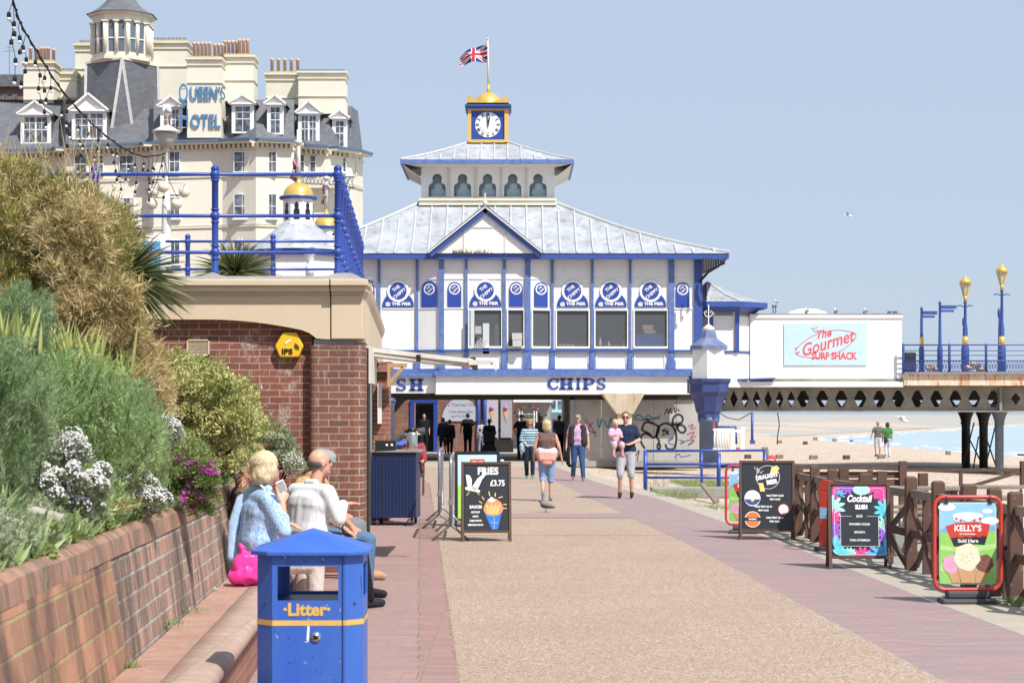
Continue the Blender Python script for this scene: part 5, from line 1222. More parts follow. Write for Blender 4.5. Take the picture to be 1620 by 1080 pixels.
# ------------------------------------------------------------------ gold-domed kiosks at the pier gate
def kiosk(px, D, dome_top, lab, w=1.0, roof=True):
    k = D / F; c = Vector((X(px, D), D, 0)); e = empty('domed_kiosk', lab, 'kiosk', (c.x, c.y, 2.9), 0, 'gold domed kiosks at the pier gate')
    L = Vector((0, 0, -2.9)); z = lambda y_: Z(y_, D) - 2.9
    o = dome_top - 280
    m = MB(); m.lathe([(72 * k * w, 0), (72 * k * w, z(408 + o))], (0, 0, 0), 8, R(22.5), False); m.build('wall', M['white'], e, (0, 0, 0))
    m = MB(); m.lathe([(80 * k * w, z(410 + o)), (82 * k * w, z(402 + o)), (80 * k * w, z(400 + o))], (0, 0, 0), 8, R(22.5), False); m.build('blue_eave', M['navy'], e, (0, 0, 0))
    m = MB(); m.lathe([(80 * k * w, z(401 + o)), (62 * k * w, z(385 + o)), (40 * k * w, z(368 + o)), (27 * k * w, z(358 + o))], (0, 0, 0), 16, 0, False); m.build('roof', M['lead'], e, (0, 0, 0))
    m = MB(); m.lathe([(28 * k * w, z(359 + o)), (28 * k * w, z(356 + o)), (25 * k * w, z(355 + o)), (25 * k * w, z(318 + o))], (0, 0, 0), 8, R(22.5), False); ln = m.build('lantern', M['white2'], e, (0, 0, 0))
    for j in range(8):
        a = R(45 * j); q = 25 * k * w * math.cos(R(22.5)) + .01; m = MB()
        t_ = Vector((-math.sin(a), math.cos(a), 0)); n_ = Vector((math.cos(a), math.sin(a), 0))
        pts = [n_ * q + t_ * (s_ * 4.6 * k) + Vector((0, 0, z(y_ + o))) for s_, y_ in ((-1, 351), (1, 351), (1, 336), (.55, 334), (.8, 328), (0, 323), (-.8, 328), (-.55, 334), (-1, 336))]
        m.poly(pts); m.build('opening', M['black'], ln)
    m = MB(); m.lathe([(29 * k * w, z(318 + o)), (31 * k * w, z(315 + o)), (29 * k * w, z(313 + o))], (0, 0, 0), 16); m.build('blue_ring', M['navy'], e, (0, 0, 0))
    m = MB(); m.lathe([(28.5 * k * w, z(314 + o)), (24 * k * w, z(313 + o))] + [(24 * k * w * math.cos(R(a)), z(313 + o) + 22 * k * w * math.sin(R(a))) for a in range(8, 84, 8)] + [(3 * k, z(289 + o)), (2 * k, z(278 + o))], (0, 0, 0), 24); m.build('gold_dome', M['gold'], e, (0, 0, 0))
    return e
kiosk(472, 62, 278, 'white octagonal kiosk with the nearer gold dome and dark lantern openings')
kiosk(516, 72, 325, 'smaller looking gold domed kiosk half hidden behind the corner of the railing', .8)
# two more poles with hanging flags
def pole_flag(px, top, bot, D, lab, fpts):
    e = empty('flagpole', lab, 'flagpole', (0, 0, 0)); m = MB(); m.tube([P(px, bot, D), P(px, top, D)], [.09, .05], 8); m.lathe([(.13, -.05), (.13, .05)], P(px, top + 20, D), 8); m.build('pole', M['lampwhite'], e)
    def fn(u, v):
        (ax, ay), (bx, by), (cx_, cy_), (dx, dy) = fpts
        x = (ax * (1 - u) + bx * u) * (1 - v) + (dx * (1 - u) + cx_ * u) * v; y = (ay * (1 - u) + by * u) * (1 - v) + (dy * (1 - u) + cy_ * u) * v
        p = P(x, y, D); p.y += .18 * math.sin(u * 14 + v * 3); p.x += .05 * math.sin(u * 10 + v * 6); return p
    union_flag(e, None, 0, 0, fn)
pole_flag(472, 205, 282, 62, 'tall white flagpole rising from the nearer gold dome with a limp union flag', [(470, 240), (459, 278), (466, 292), (471, 262)])
pole_flag(516, 262, 330, 72, 'short white flagpole above the second gold dome with a limp union flag', [(515, 278), (508, 320), (516, 326), (519, 290)])
m = MB(P(489, 436, 34)); m.T = Matrix.Identity(4); m.lathe([(.075, 0), (.075, .15), (.05, .2), (.05, .25), (.08, .29), (.08, .36), (.095, .37), (.095, .42)], P(490, 436, 34), 12); tag(m.build('chimney_cowl', M['white2']), 'short white cowl standing on the terrace near the railing corner', 'vent')
# ------------------------------------------------------------------ promenade lamp column with globes, gull, lights
LDp = 40.0; lk = LDp / F
lc = empty('promenade_lamp', 'white lamp column with a conical lantern top and a ring of cream globes', 'street lamp', (X(263, LDp), LDp, 2.9))
bz = 2.9; lz_ = lambda y_: Z(y_, LDp) - bz
m = MB(); m.lathe([(9 * lk, 0), (8 * lk, lz_(400)), (7 * lk, lz_(330)), (6.5 * lk, lz_(312)), (3 * lk, lz_(308)), (3 * lk, lz_(240)), (5 * lk, lz_(238)), (3.5 * lk, lz_(232))], (0, 0, 0), 12); m.build('column', M['lampwhite'], lc, (0, 0, 0))
m = MB(); m.lathe([(9 * lk, lz_(234)), (13 * lk, lz_(222)), (18 * lk, lz_(212))], (0, 0, 0), 16); m.build('lantern_bowl', C('bowl', (.45, .44, .40)), lc, (0, 0, 0))
m = MB(); m.lathe([(22 * lk, lz_(210)), (22 * lk, lz_(208)), (10 * lk, lz_(201)), (3 * lk, lz_(197))], (0, 0, 0), 20); m.build('lantern_cap', M['lampwhite'], lc, (0, 0, 0))
m = MB(); m.tube([(-22 * lk, 0, lz_(312)), (22 * lk, 0, lz_(312))], .02, 6); m.tube([(-22 * lk, .1, lz_(288)), (28 * lk, .1, lz_(288)), (28 * lk, .1, lz_(292))], .02, 6)
m.build('cross_arm', M['lampwhite'], lc, (0, 0, 0))
for gx_, gy_, gd in ((-20, 324, -.2), (19, 324, -.2), (0, 299, -.35), (26, 302, .2), (-24, 301, .25)):
    m = MB((gx_ * lk, gd, lz_(gy_))); m.ball((gx_ * lk, gd, lz_(gy_)), 9.2 * lk, 16); g = m.build('globe', M['lampglass'], lc, (gx_ * lk, gd, lz_(gy_)))
def gull(loc, heading, s=1.0, label='', standing=True):
    e = empty('seagull', label, 'seagull', loc, heading, None); e.scale = (s, s, s)
    m = MB(); m.tube([(0, -.20, .20), (0, -.12, .21), (0, 0, .22), (0, .10, .25), (0, .15, .31), (0, .18, .36), (0, .22, .375)], [.012, .045, .075, .07, .045, .045, .02], 10)
    m.build('body', C('gull_white', (.78, .78, .77)), e, (0, 0, 0))
    m = MB(); m.tube([(0.0, -.27, .19), (0, -.1, .245), (0, .06, .26)], [.01, .07, .03], 8); m.build('wings', C('gull_grey', (.45, .47, .5)), e, (0, 0, 0))
    m = MB(); m.tube([(0, .235, .37), (0, .28, .355)], [.014, .005], 6)
    for s_ in (-1, 1): m.tube([(s_ * .03, .01, 0), (s_ * .03, .0, .16)], .008, 5)
    m.build('beak_and_legs', C('gull_yellow', (.7, .45, .12)), e, (0, 0, 0)); return e
gull(P(264, 197, LDp), R(25), 1.15, 'large gull perched on top of the globe lamp column')
for px, py, D, lab in ((1099, 401.5, FD - .3, 'gull standing on the right slope of the long roof, further from the corner'), (1132, 402, FD - .4, 'gull standing nearest the right corner of the long roof')): gull(P(px, py, D), R(60), .6, lab)
for px, lab in ((1277, 'leftmost gull standing over the light blue sign on the white shop roof'), (1323, 'gull standing on the white shop roof right of the rounded dome'), (1371, 'gull standing alone further right on the white shop roof'), (1229, 'gull on the thin roof pipes at the left of the white shop')): gull(P(px, 497 if px > 1240 else 483, SD + .55), R(30), .62, lab)
def fly(loc, heading, s, bank, lab):
    e = empty('flying_gull', lab, 'seagull', loc, heading); e.rotation_euler = (bank, 0, heading); e.scale = (s, s, s)
    m = MB(); m.tube([(0, -.26, 0), (0, -.15, 0), (0, 0, 0), (0, .13, .01), (0, .19, .02), (0, .24, .01)], [.03, .05, .07, .055, .04, .012], 8); m.build('body', C('gull_white', 0), e, (0, 0, 0))
    for s_ in (-1, 1):
        m = MB(); m.prism([(s_ * .05, .08, .02), (s_ * .3, .13, .14), (s_ * .62, .02, .10), (s_ * .66, -.03, .09), (s_ * .3, -.03, .13), (s_ * .05, -.08, .02)], (0, 0, .012)); m.build('wing', C('gull_grey', 0), e, (0, 0, 0))
fly(P(1341, 341, 60), R(80), .55, R(10), 'gull gliding in the open sky above the white shop')
fly(P(1427, 664, 62), R(60), .85, R(15), 'gull flying low over the beach below the pier girder')
# festoon lights from the upper left to the lamp column
fs_ = empty('festoon_lights', 'dark cable of hanging festoon bulbs swooping from the top left to the lamp column', 'festoon lights', (0, 0, 0))
KP = [(12, -20, 22), (20, 0, 22.5), (33, 38, 24), (60, 84, 26.5), (95, 139, 29), (140, 190, 32), (185, 228, 35.5), (225, 247, 38), (262, 243, 40)]
def kp(t):
    i = min(int(t), len(KP) - 2); f = t - i; p = [KP[max(i - 1, 0)], KP[i], KP[i + 1], KP[min(i + 2, len(KP) - 1)]]
    q = [.5 * (2 * p[1][j] + (p[2][j] - p[0][j]) * f + (2 * p[0][j] - 5 * p[1][j] + 4 * p[2][j] - p[3][j]) * f * f + (3 * p[1][j] - p[0][j] - 3 * p[2][j] + p[3][j]) * f ** 3) for j in range(3)]
    return P(q[0], q[1], q[2])
line = [kp(i * .1) for i in range(81)]
m = MB(); m.tube(line, .013, 6)
m.tube([p + Vector((.02 * math.cos(i * 1.3), 0, .02 * math.sin(i * 1.3))) for i, p in enumerate(line)], .008, 5)
m.build('main_cable', C('cable_black', (.02, .02, .022)), fs_)
k = 0
for i, t in enumerate([.55, 1.15, 1.9, 2.35, 2.8, 3.3, 3.6, 4.0, 4.3, 4.7, 5.0, 5.35, 5.6, 5.95, 6.2, 6.5, 6.75, 7.0, 7.2, 7.4, 7.6, 7.8]):
    p = kp(t); L = [.45, .75, .3, .6, .85][i % 5] * (1 + .2 * math.sin(i))
    dx = random.uniform(-.12, .12); pts = [p]
    for j in range(1, 5): pts.append(p + Vector((dx * j / 4 + .03 * math.sin(j * 2 + i), 0, -L * j / 4)))
    m = MB(); m.tube(pts, .0045, 4); m.build('drop_wire', C('cable_black', 0), fs_)
    for j in ((2, 4) if L < .6 else (1, 2, 3, 4)):
        q = pts[j]; m = MB(); m.lathe([(.012, 0), (.024, -.01), (.026, -.055), (.018, -.062)], q, 8); s_ = m.build('socket', C('cable_black', 0), fs_)
        if (i + j) % 3: m = MB(); m.ball(q + Vector((.012 * random.uniform(-1, 1), 0, -.085)), .024, 8); m.build('bulb', C('bulb_white', (.75, .75, .72), .2), s_)
for side in (-1, 1):
    m = MB(); m.tube([Vector(lc.location) + Vector((0, -.3, lz_(250))), Vector(lc.location) + Vector((side * .13, -.35, lz_(290))), Vector(lc.location) + Vector((side * .3, -.3, lz_(318))), Vector(lc.location) + Vector((side * .40, -.2, lz_(300)))], .008, 5); m.build('lamp_wire', C('cable_black', 0), fs_)
# white information board behind the yucca on the upper level
ib = empty('information_board', 'white framed board with a blue printed panel on the terrace behind the spiky plant', 'sign', (0, 0, 0)); D = 38
m = MB(); m.box(X(205, D), X(266, D), D, D + .08, 2.9, Z(370, D)); m.build('frame', M['white2'], ib)
m = MB(); m.box(X(212, D), X(254, D), D - .02, D, Z(428, D), Z(382, D)); p_ = m.build('printed_panel', C('panel_blue', (.12, .38, .66)), ib)
m = MB(); m.box(X(222, D), X(248, D), D - .03, D - .02, Z(408, D), Z(396, D)); m.build('red_print', M['signred'], p_)
# ------------------------------------------------------------------ vegetation
def nrm(a): return a / np.maximum(1e-9, np.linalg.norm(a, axis=1, keepdims=True))
def leaf_mesh(name, pos, dirs, L, W, mat, parent=None, seg=1, droop=0.0, rnd=None, origin=None):
    n = len(pos); pos = np.asarray(pos, float); dirs = nrm(np.asarray(dirs, float))
    L = np.broadcast_to(L, (n,)).reshape(n, 1); W = np.broadcast_to(W, (n,)).reshape(n, 1)
    side = nrm(np.cross(dirs, nrm(rng.normal(size=(n, 3)))))
    o = np.zeros(3) if origin is None else np.array(origin)
    if seg == 1:
        V = np.stack([pos, pos + dirs * L * .45 + side * W * .5, pos + dirs * L, pos + dirs * L * .45 - side * W * .5], 1)
        k = 4; Fc = (np.arange(n)[:, None] * 4 + np.arange(4)[None]).reshape(-1); nf = n
    else:
        rows = []
        for i in range(seg + 1):
            t = i / seg; c = pos + dirs * L * t; c[:, 2:3] -= droop * L * t * t
            w = W * (.5 * (1 - t ** 2) + .03) if i else W * .35
            rows += [c + side * w, c - side * w]
        V = np.stack(rows, 1); k = 2 * (seg + 1)
        f = []
        for i in range(seg): f.append([2 * i, 2 * i + 1, 2 * i + 3, 2 * i + 2])
        f = np.array(f); Fc = (np.arange(n)[:, None, None] * k + f[None]).reshape(-1); nf = n * seg
    V = V.reshape(-1, 3) - o
    me = bpy.data.meshes.new(name); me.vertices.add(len(V)); me.vertices.foreach_set('co', V.astype(np.float32).reshape(-1))
    me.loops.add(len(Fc)); me.loops.foreach_set('vertex_index', Fc.astype(np.int32))
    me.polygons.add(nf); me.polygons.foreach_set('loop_start', (np.arange(nf) * 4).astype(np.int32)); me.polygons.foreach_set('loop_total', np.full(nf, 4, np.int32))
    me.update(calc_edges=True)
    if rnd is None: rnd = rng.random(n)
    at = me.attributes.new('rnd', 'FLOAT', 'POINT'); at.data.foreach_set('value', np.repeat(rnd, k).astype(np.float32))
    me.materials.append(mat); ob = bpy.data.objects.new(name, me); link(ob, parent); ob.location = tuple(o) if parent is None else (0, 0, 0)
    return ob
def V3(v): return np.array([v[0], v[1], v[2]])
def clumps(cs, n, lo=.55):
    """cs: list of (centre, radius[, weight]); points biased to the outside of each clump, facing the light side"""
    w = np.array([c[1] ** 2 for c in cs]); w /= w.sum(); idx = rng.choice(len(cs), n, p=w)
    C_ = np.array([V3(c[0]) for c in cs])[idx]; r = np.array([c[1] for c in cs])[idx][:, None]
    nn = nrm(rng.normal(size=(n, 3))); nn[:, 2] = np.where(nn[:, 2] < -.35, -nn[:, 2], nn[:, 2])
    return C_ + nn * r * (lo + (1 - lo) * rng.random((n, 1)) ** .5), nn
def stems(m, base, tips, r=.008):
    for t in tips: m.tube([base, base.lerp(t, .5) + Vector((0, 0, .03)), t], [r, r * .8, r * .4], 4)
def fill_shape(pts, n, d0, dj, rmin, rmax):
    """random clump centres inside an outline given in photo pixels, spread in depth"""
    out = []
    xs = [p[0] for p in pts]; ys = [p[1] for p in pts]
    def inside(x, y):
        c = False; j = len(pts) - 1
        for i in range(len(pts)):
            if (pts[i][1] > y) != (pts[j][1] > y) and x < (pts[j][0] - pts[i][0]) * (y - pts[i][1]) / (pts[j][1] - pts[i][1]) + pts[i][0]: c = not c
            j = i
        return c
    while len(out) < n:
        x, y = random.uniform(min(xs), max(xs)), random.uniform(min(ys), max(ys))
        if inside(x, y): out.append((P(x, y, d0 + random.uniform(-dj, dj)), random.uniform(rmin, rmax)))
    return out
def soil_clumps(outline, n, rmin, rmax):
    out = []
    for c_, r_ in fill_shape(outline, n, 10, 0, rmin, rmax):
        px = 810 + c_.x * F / c_.y; py = HY - (c_.z - H) * F / c_.y; lo_, hi_ = 5.0, 16.0
        for _ in range(40):
            d = (lo_ + hi_) / 2; u = (px - 650) / F * d
            z = bed_z(u) if u < -1.6 else 0
            if z < H - (py - HY) * d / F: lo_ = d
            else: hi_ = d
        out.append((P(px, py, d) + Vector((0, 0, r_ * .5)), r_))
    return out
def shrub(name, label, cat, outline, ncl, d0, dj, rmin, rmax, nleaf, L, W, mat, mix=(.6, .5, .6), group=None, core=True, lo=.55, sprigs=0):
    e = empty(name, label, cat, (0, 0, 0), 0, group); cs = fill_shape(outline, ncl, d0, dj, rmin, rmax) if d0 else soil_clumps(outline, ncl, rmin, rmax)
    p, nn = clumps(cs, nleaf, lo)
    d = nn * mix[0] + np.array([0, 0, 1]) * mix[1] + rng.normal(size=(nleaf, 3)) * mix[2]
    if sprigs:
        sp_ = []; sd_ = []
        for _ in range(sprigs):
            c_, r_ = random.choice(cs); v = Vector((random.gauss(.1, 1), random.gauss(-.3, .7), abs(random.gauss(.5, .8)))).normalized(); ln = r_ * random.uniform(.5, 1.15); p0 = c_ + v * r_ * .6; bend = Vector((random.uniform(-.4, .4), 0, random.uniform(-.5, .1)))
            for t in np.linspace(0, 1, 26):
                q = p0 + v * ln * t + bend * ln * t * t; sp_.append(q); sd_.append(v + Vector(rng.normal(size=3) * .7))
        p[:len(sp_)] = np.array(sp_); d[:len(sd_)] = np.array(sd_)
    leaf_mesh('foliage', p, d, L * (.6 + .8 * rng.random(nleaf)), W * (.7 + .6 * rng.random(nleaf)), mat, e, rnd=np.clip(rng.random(nleaf) * .75 + .25 * np.sin(p[:, 0] * 9 + p[:, 2] * 7) * .5 + .12, 0, 1))
    base = sum((c[0] for c in cs), Vector()) / len(cs); base = Vector((base.x - .1, base.y + .2, min(c[0].z for c in cs) - .2))
    m = MB(); stems(m, base, [c[0] for c in cs[::max(1, len(cs) // 28)]]); m.build('stem', C('bark_brown', (.12, .08, .05)), e)
    return e
LM = leafmat
olive = LM('olive_tan_leaves', [(.14, .15, .04), (.30, .28, .08), (.48, .40, .14), (.66, .54, .26)], trans=.35)
tan_ = LM('dry_tan_leaves', [(.20, .17, .06), (.46, .36, .15), (.68, .53, .28), (.84, .72, .48)], trans=.35)
fern = LM('feathery_green_leaves', [(.12, .18, .07), (.23, .34, .15), (.35, .47, .23), (.52, .60, .38)], trans=.35)
fernlt = LM('light_feathery_leaves', [(.12, .19, .06), (.26, .38, .13), (.40, .53, .22), (.56, .64, .36)])
varieg = LM('cream_edged_leaves', [(.20, .26, .06), (.46, .46, .16), (.72, .68, .32), (.82, .79, .50)])
lime = LM('lime_sword_leaves', [(.20, .26, .06), (.40, .46, .13), (.55, .58, .22), (.45, .40, .16)])
grassg = LM('grass_green', [(.11, .17, .05), (.20, .29, .08), (.32, .40, .13), (.48, .46, .24)])
yucca = LM('yucca_leaves', [(.035, .05, .018), (.09, .12, .04), (.17, .20, .07), (.34, .30, .14)])
greyg = LM('grey_green_leaves', [(.16, .21, .10), (.28, .34, .18), (.40, .44, .28), (.52, .54, .40)])
whitef = LM('white_petals', [(.50, .49, .46), (.74, .74, .72), (.80, .80, .79)], trans=.1)
purp = LM('magenta_petals', [(.20, .015, .13), (.42, .04, .30), (.55, .09, .42)], trans=.1)
shrub('feathery_bush', 'tall olive and tan feathery bush at the left edge below the railing', 'shrub', [(-60, 320), (-40, 285), (30, 300), (90, 315), (140, 345), (175, 420), (120, 520), (40, 500), (-60, 470)], 60, 15.5, .7, .18, .34, 52000, .075, .010, olive, sprigs=650)
shrub('dry_bush', 'tan dry-leaved bush spilling down in front of the brick wall', 'shrub', [(80, 305), (125, 325), (148, 360), (165, 420), (195, 500), (215, 570), (240, 640), (205, 660), (130, 560), (85, 430)], 66, 14.6, .5, .09, .19, 56000, .07, .009, tan_, (.4, .3, .8), sprigs=900)
# bare wispy twigs above the bush
tw_ = MB()
for k in range(46):
    b_ = P(random.uniform(-20, 150), random.uniform(300, 360), 15 + random.random()); a = random.uniform(-.5, .6); h = random.uniform(.25, .75)
    pts = [b_ + Vector((a * h * t + .03 * math.sin(t * 5 + k), 0, h * t)) for t in (0, .33, .66, 1)]; tw_.tube(pts, [.005, .004, .003, .0015], 4)
    for t in (1, 2): tw_.tube([pts[t], pts[t] + Vector((random.uniform(-.15, .15), 0, .14))], [.003, .001], 3)
o_ = tw_.build('twigs', C('straw', (.50, .37, .2))); o_.parent = [o for o in scene.objects if o.name == 'feathery_bush'][0]
def feathery(label, outline, nst, d0, dj, mat, L=.30, ups=(.35, -.35, .9), needles=90, nl=.042):
    e = empty('feathery_shrub', label, 'shrub', (0, 0, 0), 0); cs = fill_shape(outline, nst, d0, dj, .1, .2)
    ps = []; dr = []; rn = []; stm = MB()
    for c_, r_ in cs:
        h = L * random.uniform(.7, 1.25); dv = Vector((random.gauss(ups[0], .4), random.gauss(ups[1], .35), random.gauss(ups[2], .25))).normalized()
        p0 = c_ - dv * h * .7; nd = needles
        t = rng.random(nd) ** .8; cx = np.array(p0)[None] + np.array(dv)[None] * (t[:, None] * h); cx[:, 2] -= .06 * t * t * h
        rad = nrm(rng.normal(size=(nd, 3))); d_ = np.array(dv)[None] * .9 + rad * .75
        ps.append(cx); dr.append(d_); rn.append(np.clip(rng.random(nd) * .5 + random.random() * .5, 0, 1))
        if random.random() < .25: stm.tube([p0, p0 + dv * h * .9], [.004, .002], 3)
    p = np.concatenate(ps); d_ = np.concatenate(dr)
    leaf_mesh('foliage', p, d_, nl * (.6 + .7 * rng.random(len(p))), .0042, mat, e, rnd=np.concatenate(rn)); stm.build('stem', C('bark_brown', 0), e); return e
feathery('blue green feathery shrub at the left edge above the coping', [(-40, 560), (20, 540), (60, 560), (95, 640), (60, 740), (25, 800), (-40, 840)], 420, 9.6, .5, fern)
feathery('large mid green feathery shrub spreading over the middle of the bed', [(30, 590), (110, 560), (180, 590), (230, 630), (258, 690), (250, 745), (170, 765), (80, 720)], 620, 11.4, .6, fernlt, L=.34)
feathery('dark feathery shrub growing higher up the bank at the left', [(-40, 470), (40, 455), (90, 490), (80, 550), (20, 570), (-40, 560)], 300, 12.6, .6, fern)
feathery('dense blue green feathery shrub beside the cream leaved shrub', [(170, 600), (230, 610), (262, 670), (262, 735), (220, 745), (170, 680)], 260, 12.6, .4, fern)
shrub('variegated_shrub', 'rounded cream and yellow leaved shrub against the brick wall', 'shrub', [(240, 585), (290, 568), (340, 588), (382, 628), (402, 670), (408, 715), (388, 748), (330, 748), (280, 705), (240, 640)], 110, 16.2, .4, .09, .15, 46000, .036, .016, varieg, (.9, .5, .5), lo=.6, sprigs=420)
def blades(name, label, cat, base, spread, n, L, W, mat, up=.8, droop=.3, seg=3, fan=1.0, group=None, lean=(0, 0)):
    e = empty(name, label, cat, tuple(base), 0, group)
    p = np.zeros((n, 3)); p[:, 0] = rng.normal(size=n) * spread; p[:, 1] = rng.normal(size=n) * spread * .7; p[:, 2] = rng.random(n) * spread * .3
    d = rng.normal(size=(n, 3)) * fan; d[:, 2] = np.abs(d[:, 2]) + up; d[:, 0] += lean[0]; d[:, 1] += lean[1]
    leaf_mesh('leaves', p, d, L * (.6 + .5 * rng.random(n)), W, mat, e, seg, droop); return e
blades('sword_plant', 'clump of stiff pale lime sword leaves on the bank', 'plant', P(95, 600, 12.4), .13, 170, .42, .022, lime, 1.2, .12, 3, .4)
blades('sword_plant', 'short clump of cut lime stalks at the extreme left edge', 'plant', P(18, 560, 10.8), .07, 40, .3, .024, lime, 1.4, .05, 3, .35)
blades('sword_plant', 'loose yellowish sword leaves beneath the dry bush', 'plant', P(150, 610, 12.8), .14, 150, .36, .016, lime, 1.0, .25, 3, .6)
def yuc(label, c_, n, L, s, trunkh, lean=(0, 0), lo=-.5):
    e = empty('yucca', label, 'plant', tuple(c_), 0, 'spiky yucca plants')
    d = nrm(rng.normal(size=(n, 3))); d[:, 2] = np.where(d[:, 2] < lo, -d[:, 2], d[:, 2]); d[:, 0] += lean[0]
    p = nrm(d) * .05 * s + np.array([0, 0, 0]); leaf_mesh('leaves', p, d, L * (.75 + .35 * rng.random(n)), .026 * s, yucca, e, 4, .22)
    m = MB(); m.tube([(0, 0, -trunkh), (0.02, 0, 0)], [.07 * s, .06 * s], 8); m.build('trunk', C('bark_brown', 0), e)
yuc('big spiky yucca with long blades reaching in front of the tan parapet', P(196, 440, 17.6), 420, .60, 1, 1.6, (.25, 0), -.75)
yuc('second head of spiky yucca leaves just above the dry bush', P(165, 380, 18.3), 260, .5, 1, 1.8, (.2, 0), -.3)
yuc('spiky yucca standing on the terrace behind the blue railing', P(372, 436, 25.5), 330, .62, 1.1, .4, (0, 0), .05)
blades('grass_tuft', 'fresh green grassy leaves growing at the foot of the brick wall', 'grass', P(408, 700, 18.5), .12, 220, .45, .010, grassg, .9, .35, 3, .6)
blades('grass_tuft', 'thin green blades sprouting above the variegated shrub by the air vent', 'grass', P(285, 590, 17.4), .16, 200, .32, .012, grassg, .6, .3, 3, .9, lean=(.5, 0))
blades('grass_tuft', 'thin straw coloured grass tuft among the white flowers', 'grass', P(135, 812, 10.6), .10, 420, .26, .0045, LM('straw_grass', [(.30, .26, .10), (.45, .40, .18), (.58, .52, .30)]), .7, .5, 3, .7, lean=(.4, 0))
# flower cushions: grey-green foliage with hundreds of small white heads
def ballcloud(name, pts, r, mat, parent):
    n = len(pts); base = np.array([(1, 0, 0), (-1, 0, 0), (0, 1, 0), (0, -1, 0), (0, 0, 1), (0, 0, -1)], float)
    t = [(0, 2, 4), (2, 1, 4), (1, 3, 4), (3, 0, 4), (2, 0, 5), (1, 2, 5), (3, 1, 5), (0, 3, 5)]
    vs = []; fs = []
    for i, p in enumerate(pts):
        q = base * (r * random.uniform(.7, 1.25)) + p; b = len(vs); vs += [tuple(x) for x in q]; fs += [tuple(b + j for j in f) for f in t]
    m = MB(); m.add(vs, fs, True); o = m.build(name, mat, parent, fix=False)
    at = o.data.attributes.new('rnd', 'FLOAT', 'POINT'); at.data.foreach_set('value', np.repeat(rng.random(n), 6).astype(np.float32))
    sb_ = o.modifiers.new('s', 'SUBSURF'); sb_.levels = 1; sb_.render_levels = 1; return o
def white_cushion(label, outline, n, d0, dj):
    e = empty('white_flower_cushion', label, 'flowers', (0, 0, 0), 0, 'white flower cushions on the coping'); cs = fill_shape(outline, 26, d0, dj, .03, .07) if d0 else soil_clumps(outline, 26, .03, .06)
    p, nn = clumps(cs, n, .8); ballcloud('flower_heads', p + np.array([0, -.03, .02]), .0125, whitef, e)
    p, nn = clumps(cs, n * 5, .3); leaf_mesh('foliage', p - np.array([0, 0, .02]), nn + np.array([0, 0, .5]), .03, .005, greyg, e)
white_cushion('white flowers scattered through the green shrub, uppermost at the left', [(80, 700), (125, 698), (140, 728), (100, 748)], 640, 10.1, .1)
white_cushion('broad mass of white flowers near the middle of the left wall', [(50, 750), (110, 738), (165, 748), (172, 800), (140, 818), (75, 795)], 2300, 9.9, .2)
white_cushion('thick white flower cushion hanging over the coping beside the purple daisies', [(188, 745), (210, 735), (240, 760), (268, 785), (262, 812), (215, 815), (195, 780)], 2300, 11.5, .2)
white_cushion('small white flowers higher up behind the purple daisies', [(248, 665), (275, 668), (292, 692), (270, 702)], 520, 13.8, .1)
white_cushion('white flowers behind the blonde woman at the foot of the wall', [(452, 722), (470, 722), (480, 748), (458, 755)], 160, 18.0, .1)
e = empty('purple_daisies', 'trailing clump of purple daisies spilling over the wall', 'flowers', (0, 0, 0))
cs = fill_shape([(258, 735), (300, 725), (335, 755), (338, 800), (318, 835), (300, 800), (262, 770)], 34, 13.0, .18, .04, .09)
p, nn = clumps(cs, 9000, .3); leaf_mesh('foliage', p, nn + np.array([0, -.2, .2]), .032, .010, grassg, e)
p, nn = clumps(cs, 92, .98); keep = nn[:, 1] < .2; p = p[keep]; nn = nn[keep]
pp = []; pd = []
for a, b_ in zip(p, nn):
    n_ = Vector(b_ + np.array([.1, -.5, .5])).normalized(); t1 = n_.orthogonal().normalized(); t2 = n_.cross(t1)
    for k in range(12):
        an = k * math.pi / 6; pp.append(a + np.array(n_) * .015); pd.append(np.array(t1 * math.cos(an) + t2 * math.sin(an)) + np.array(n_) * .15)
leaf_mesh('petals', pp, pd, .036, .014, purp, e)
ballcloud('flower_centres', p + nn * .012, .007, C('daisy_centre', (.05, .01, .06)), e)
p, nn = clumps(fill_shape([(245, 712), (262, 712), (268, 728), (250, 728)], 4, 13.2, .05, .03, .05), 10, 1.0); ballcloud('outlying_heads', p, .02, purp, e)
shrub('ground_cover', 'low green weeds with tiny lilac flowers trailing over the coping at the left edge', 'weeds', [(-20, 850), (40, 860), (70, 880), (60, 905), (10, 925), (-20, 930)], 22, 8.6, .2, .03, .06, 5500, .03, .014, grassg)
shrub('ground_cover', 'mixed green foliage between the daisies and the cream leaved shrub', 'weeds', [(285, 700), (320, 715), (345, 755), (325, 765), (300, 745), (275, 715)], 20, 14.6, .2, .04, .06, 4500, .05, .012, grassg)
shrub('ground_cover', 'low leafy plants in front of the pillar behind the seated people', 'weeds', [(420, 680), (450, 690), (480, 720), (470, 745), (425, 730)], 22, 18.6, .2, .05, .08, 5000, .04, .012, greyg)
shrub('ground_cover', 'olive undergrowth filling the bank under the feathery shrubs', 'weeds', [(-40, 700), (60, 740), (160, 770), (240, 800), (150, 830), (40, 850), (-40, 880)], 70, 10.6, .5, .05, .11, 22000, .045, .009, fernlt)
shrub('ground_cover', 'pale dry undergrowth between the tan bush and the cream leaved shrub', 'weeds', [(225, 590), (250, 565), (262, 590), (262, 640), (250, 680), (232, 655)], 24, 14.8, .3, .06, .11, 10000, .06, .008, tan_)
m = MB(); m.ball(P(424, 694, 18.3), .001, 6); 
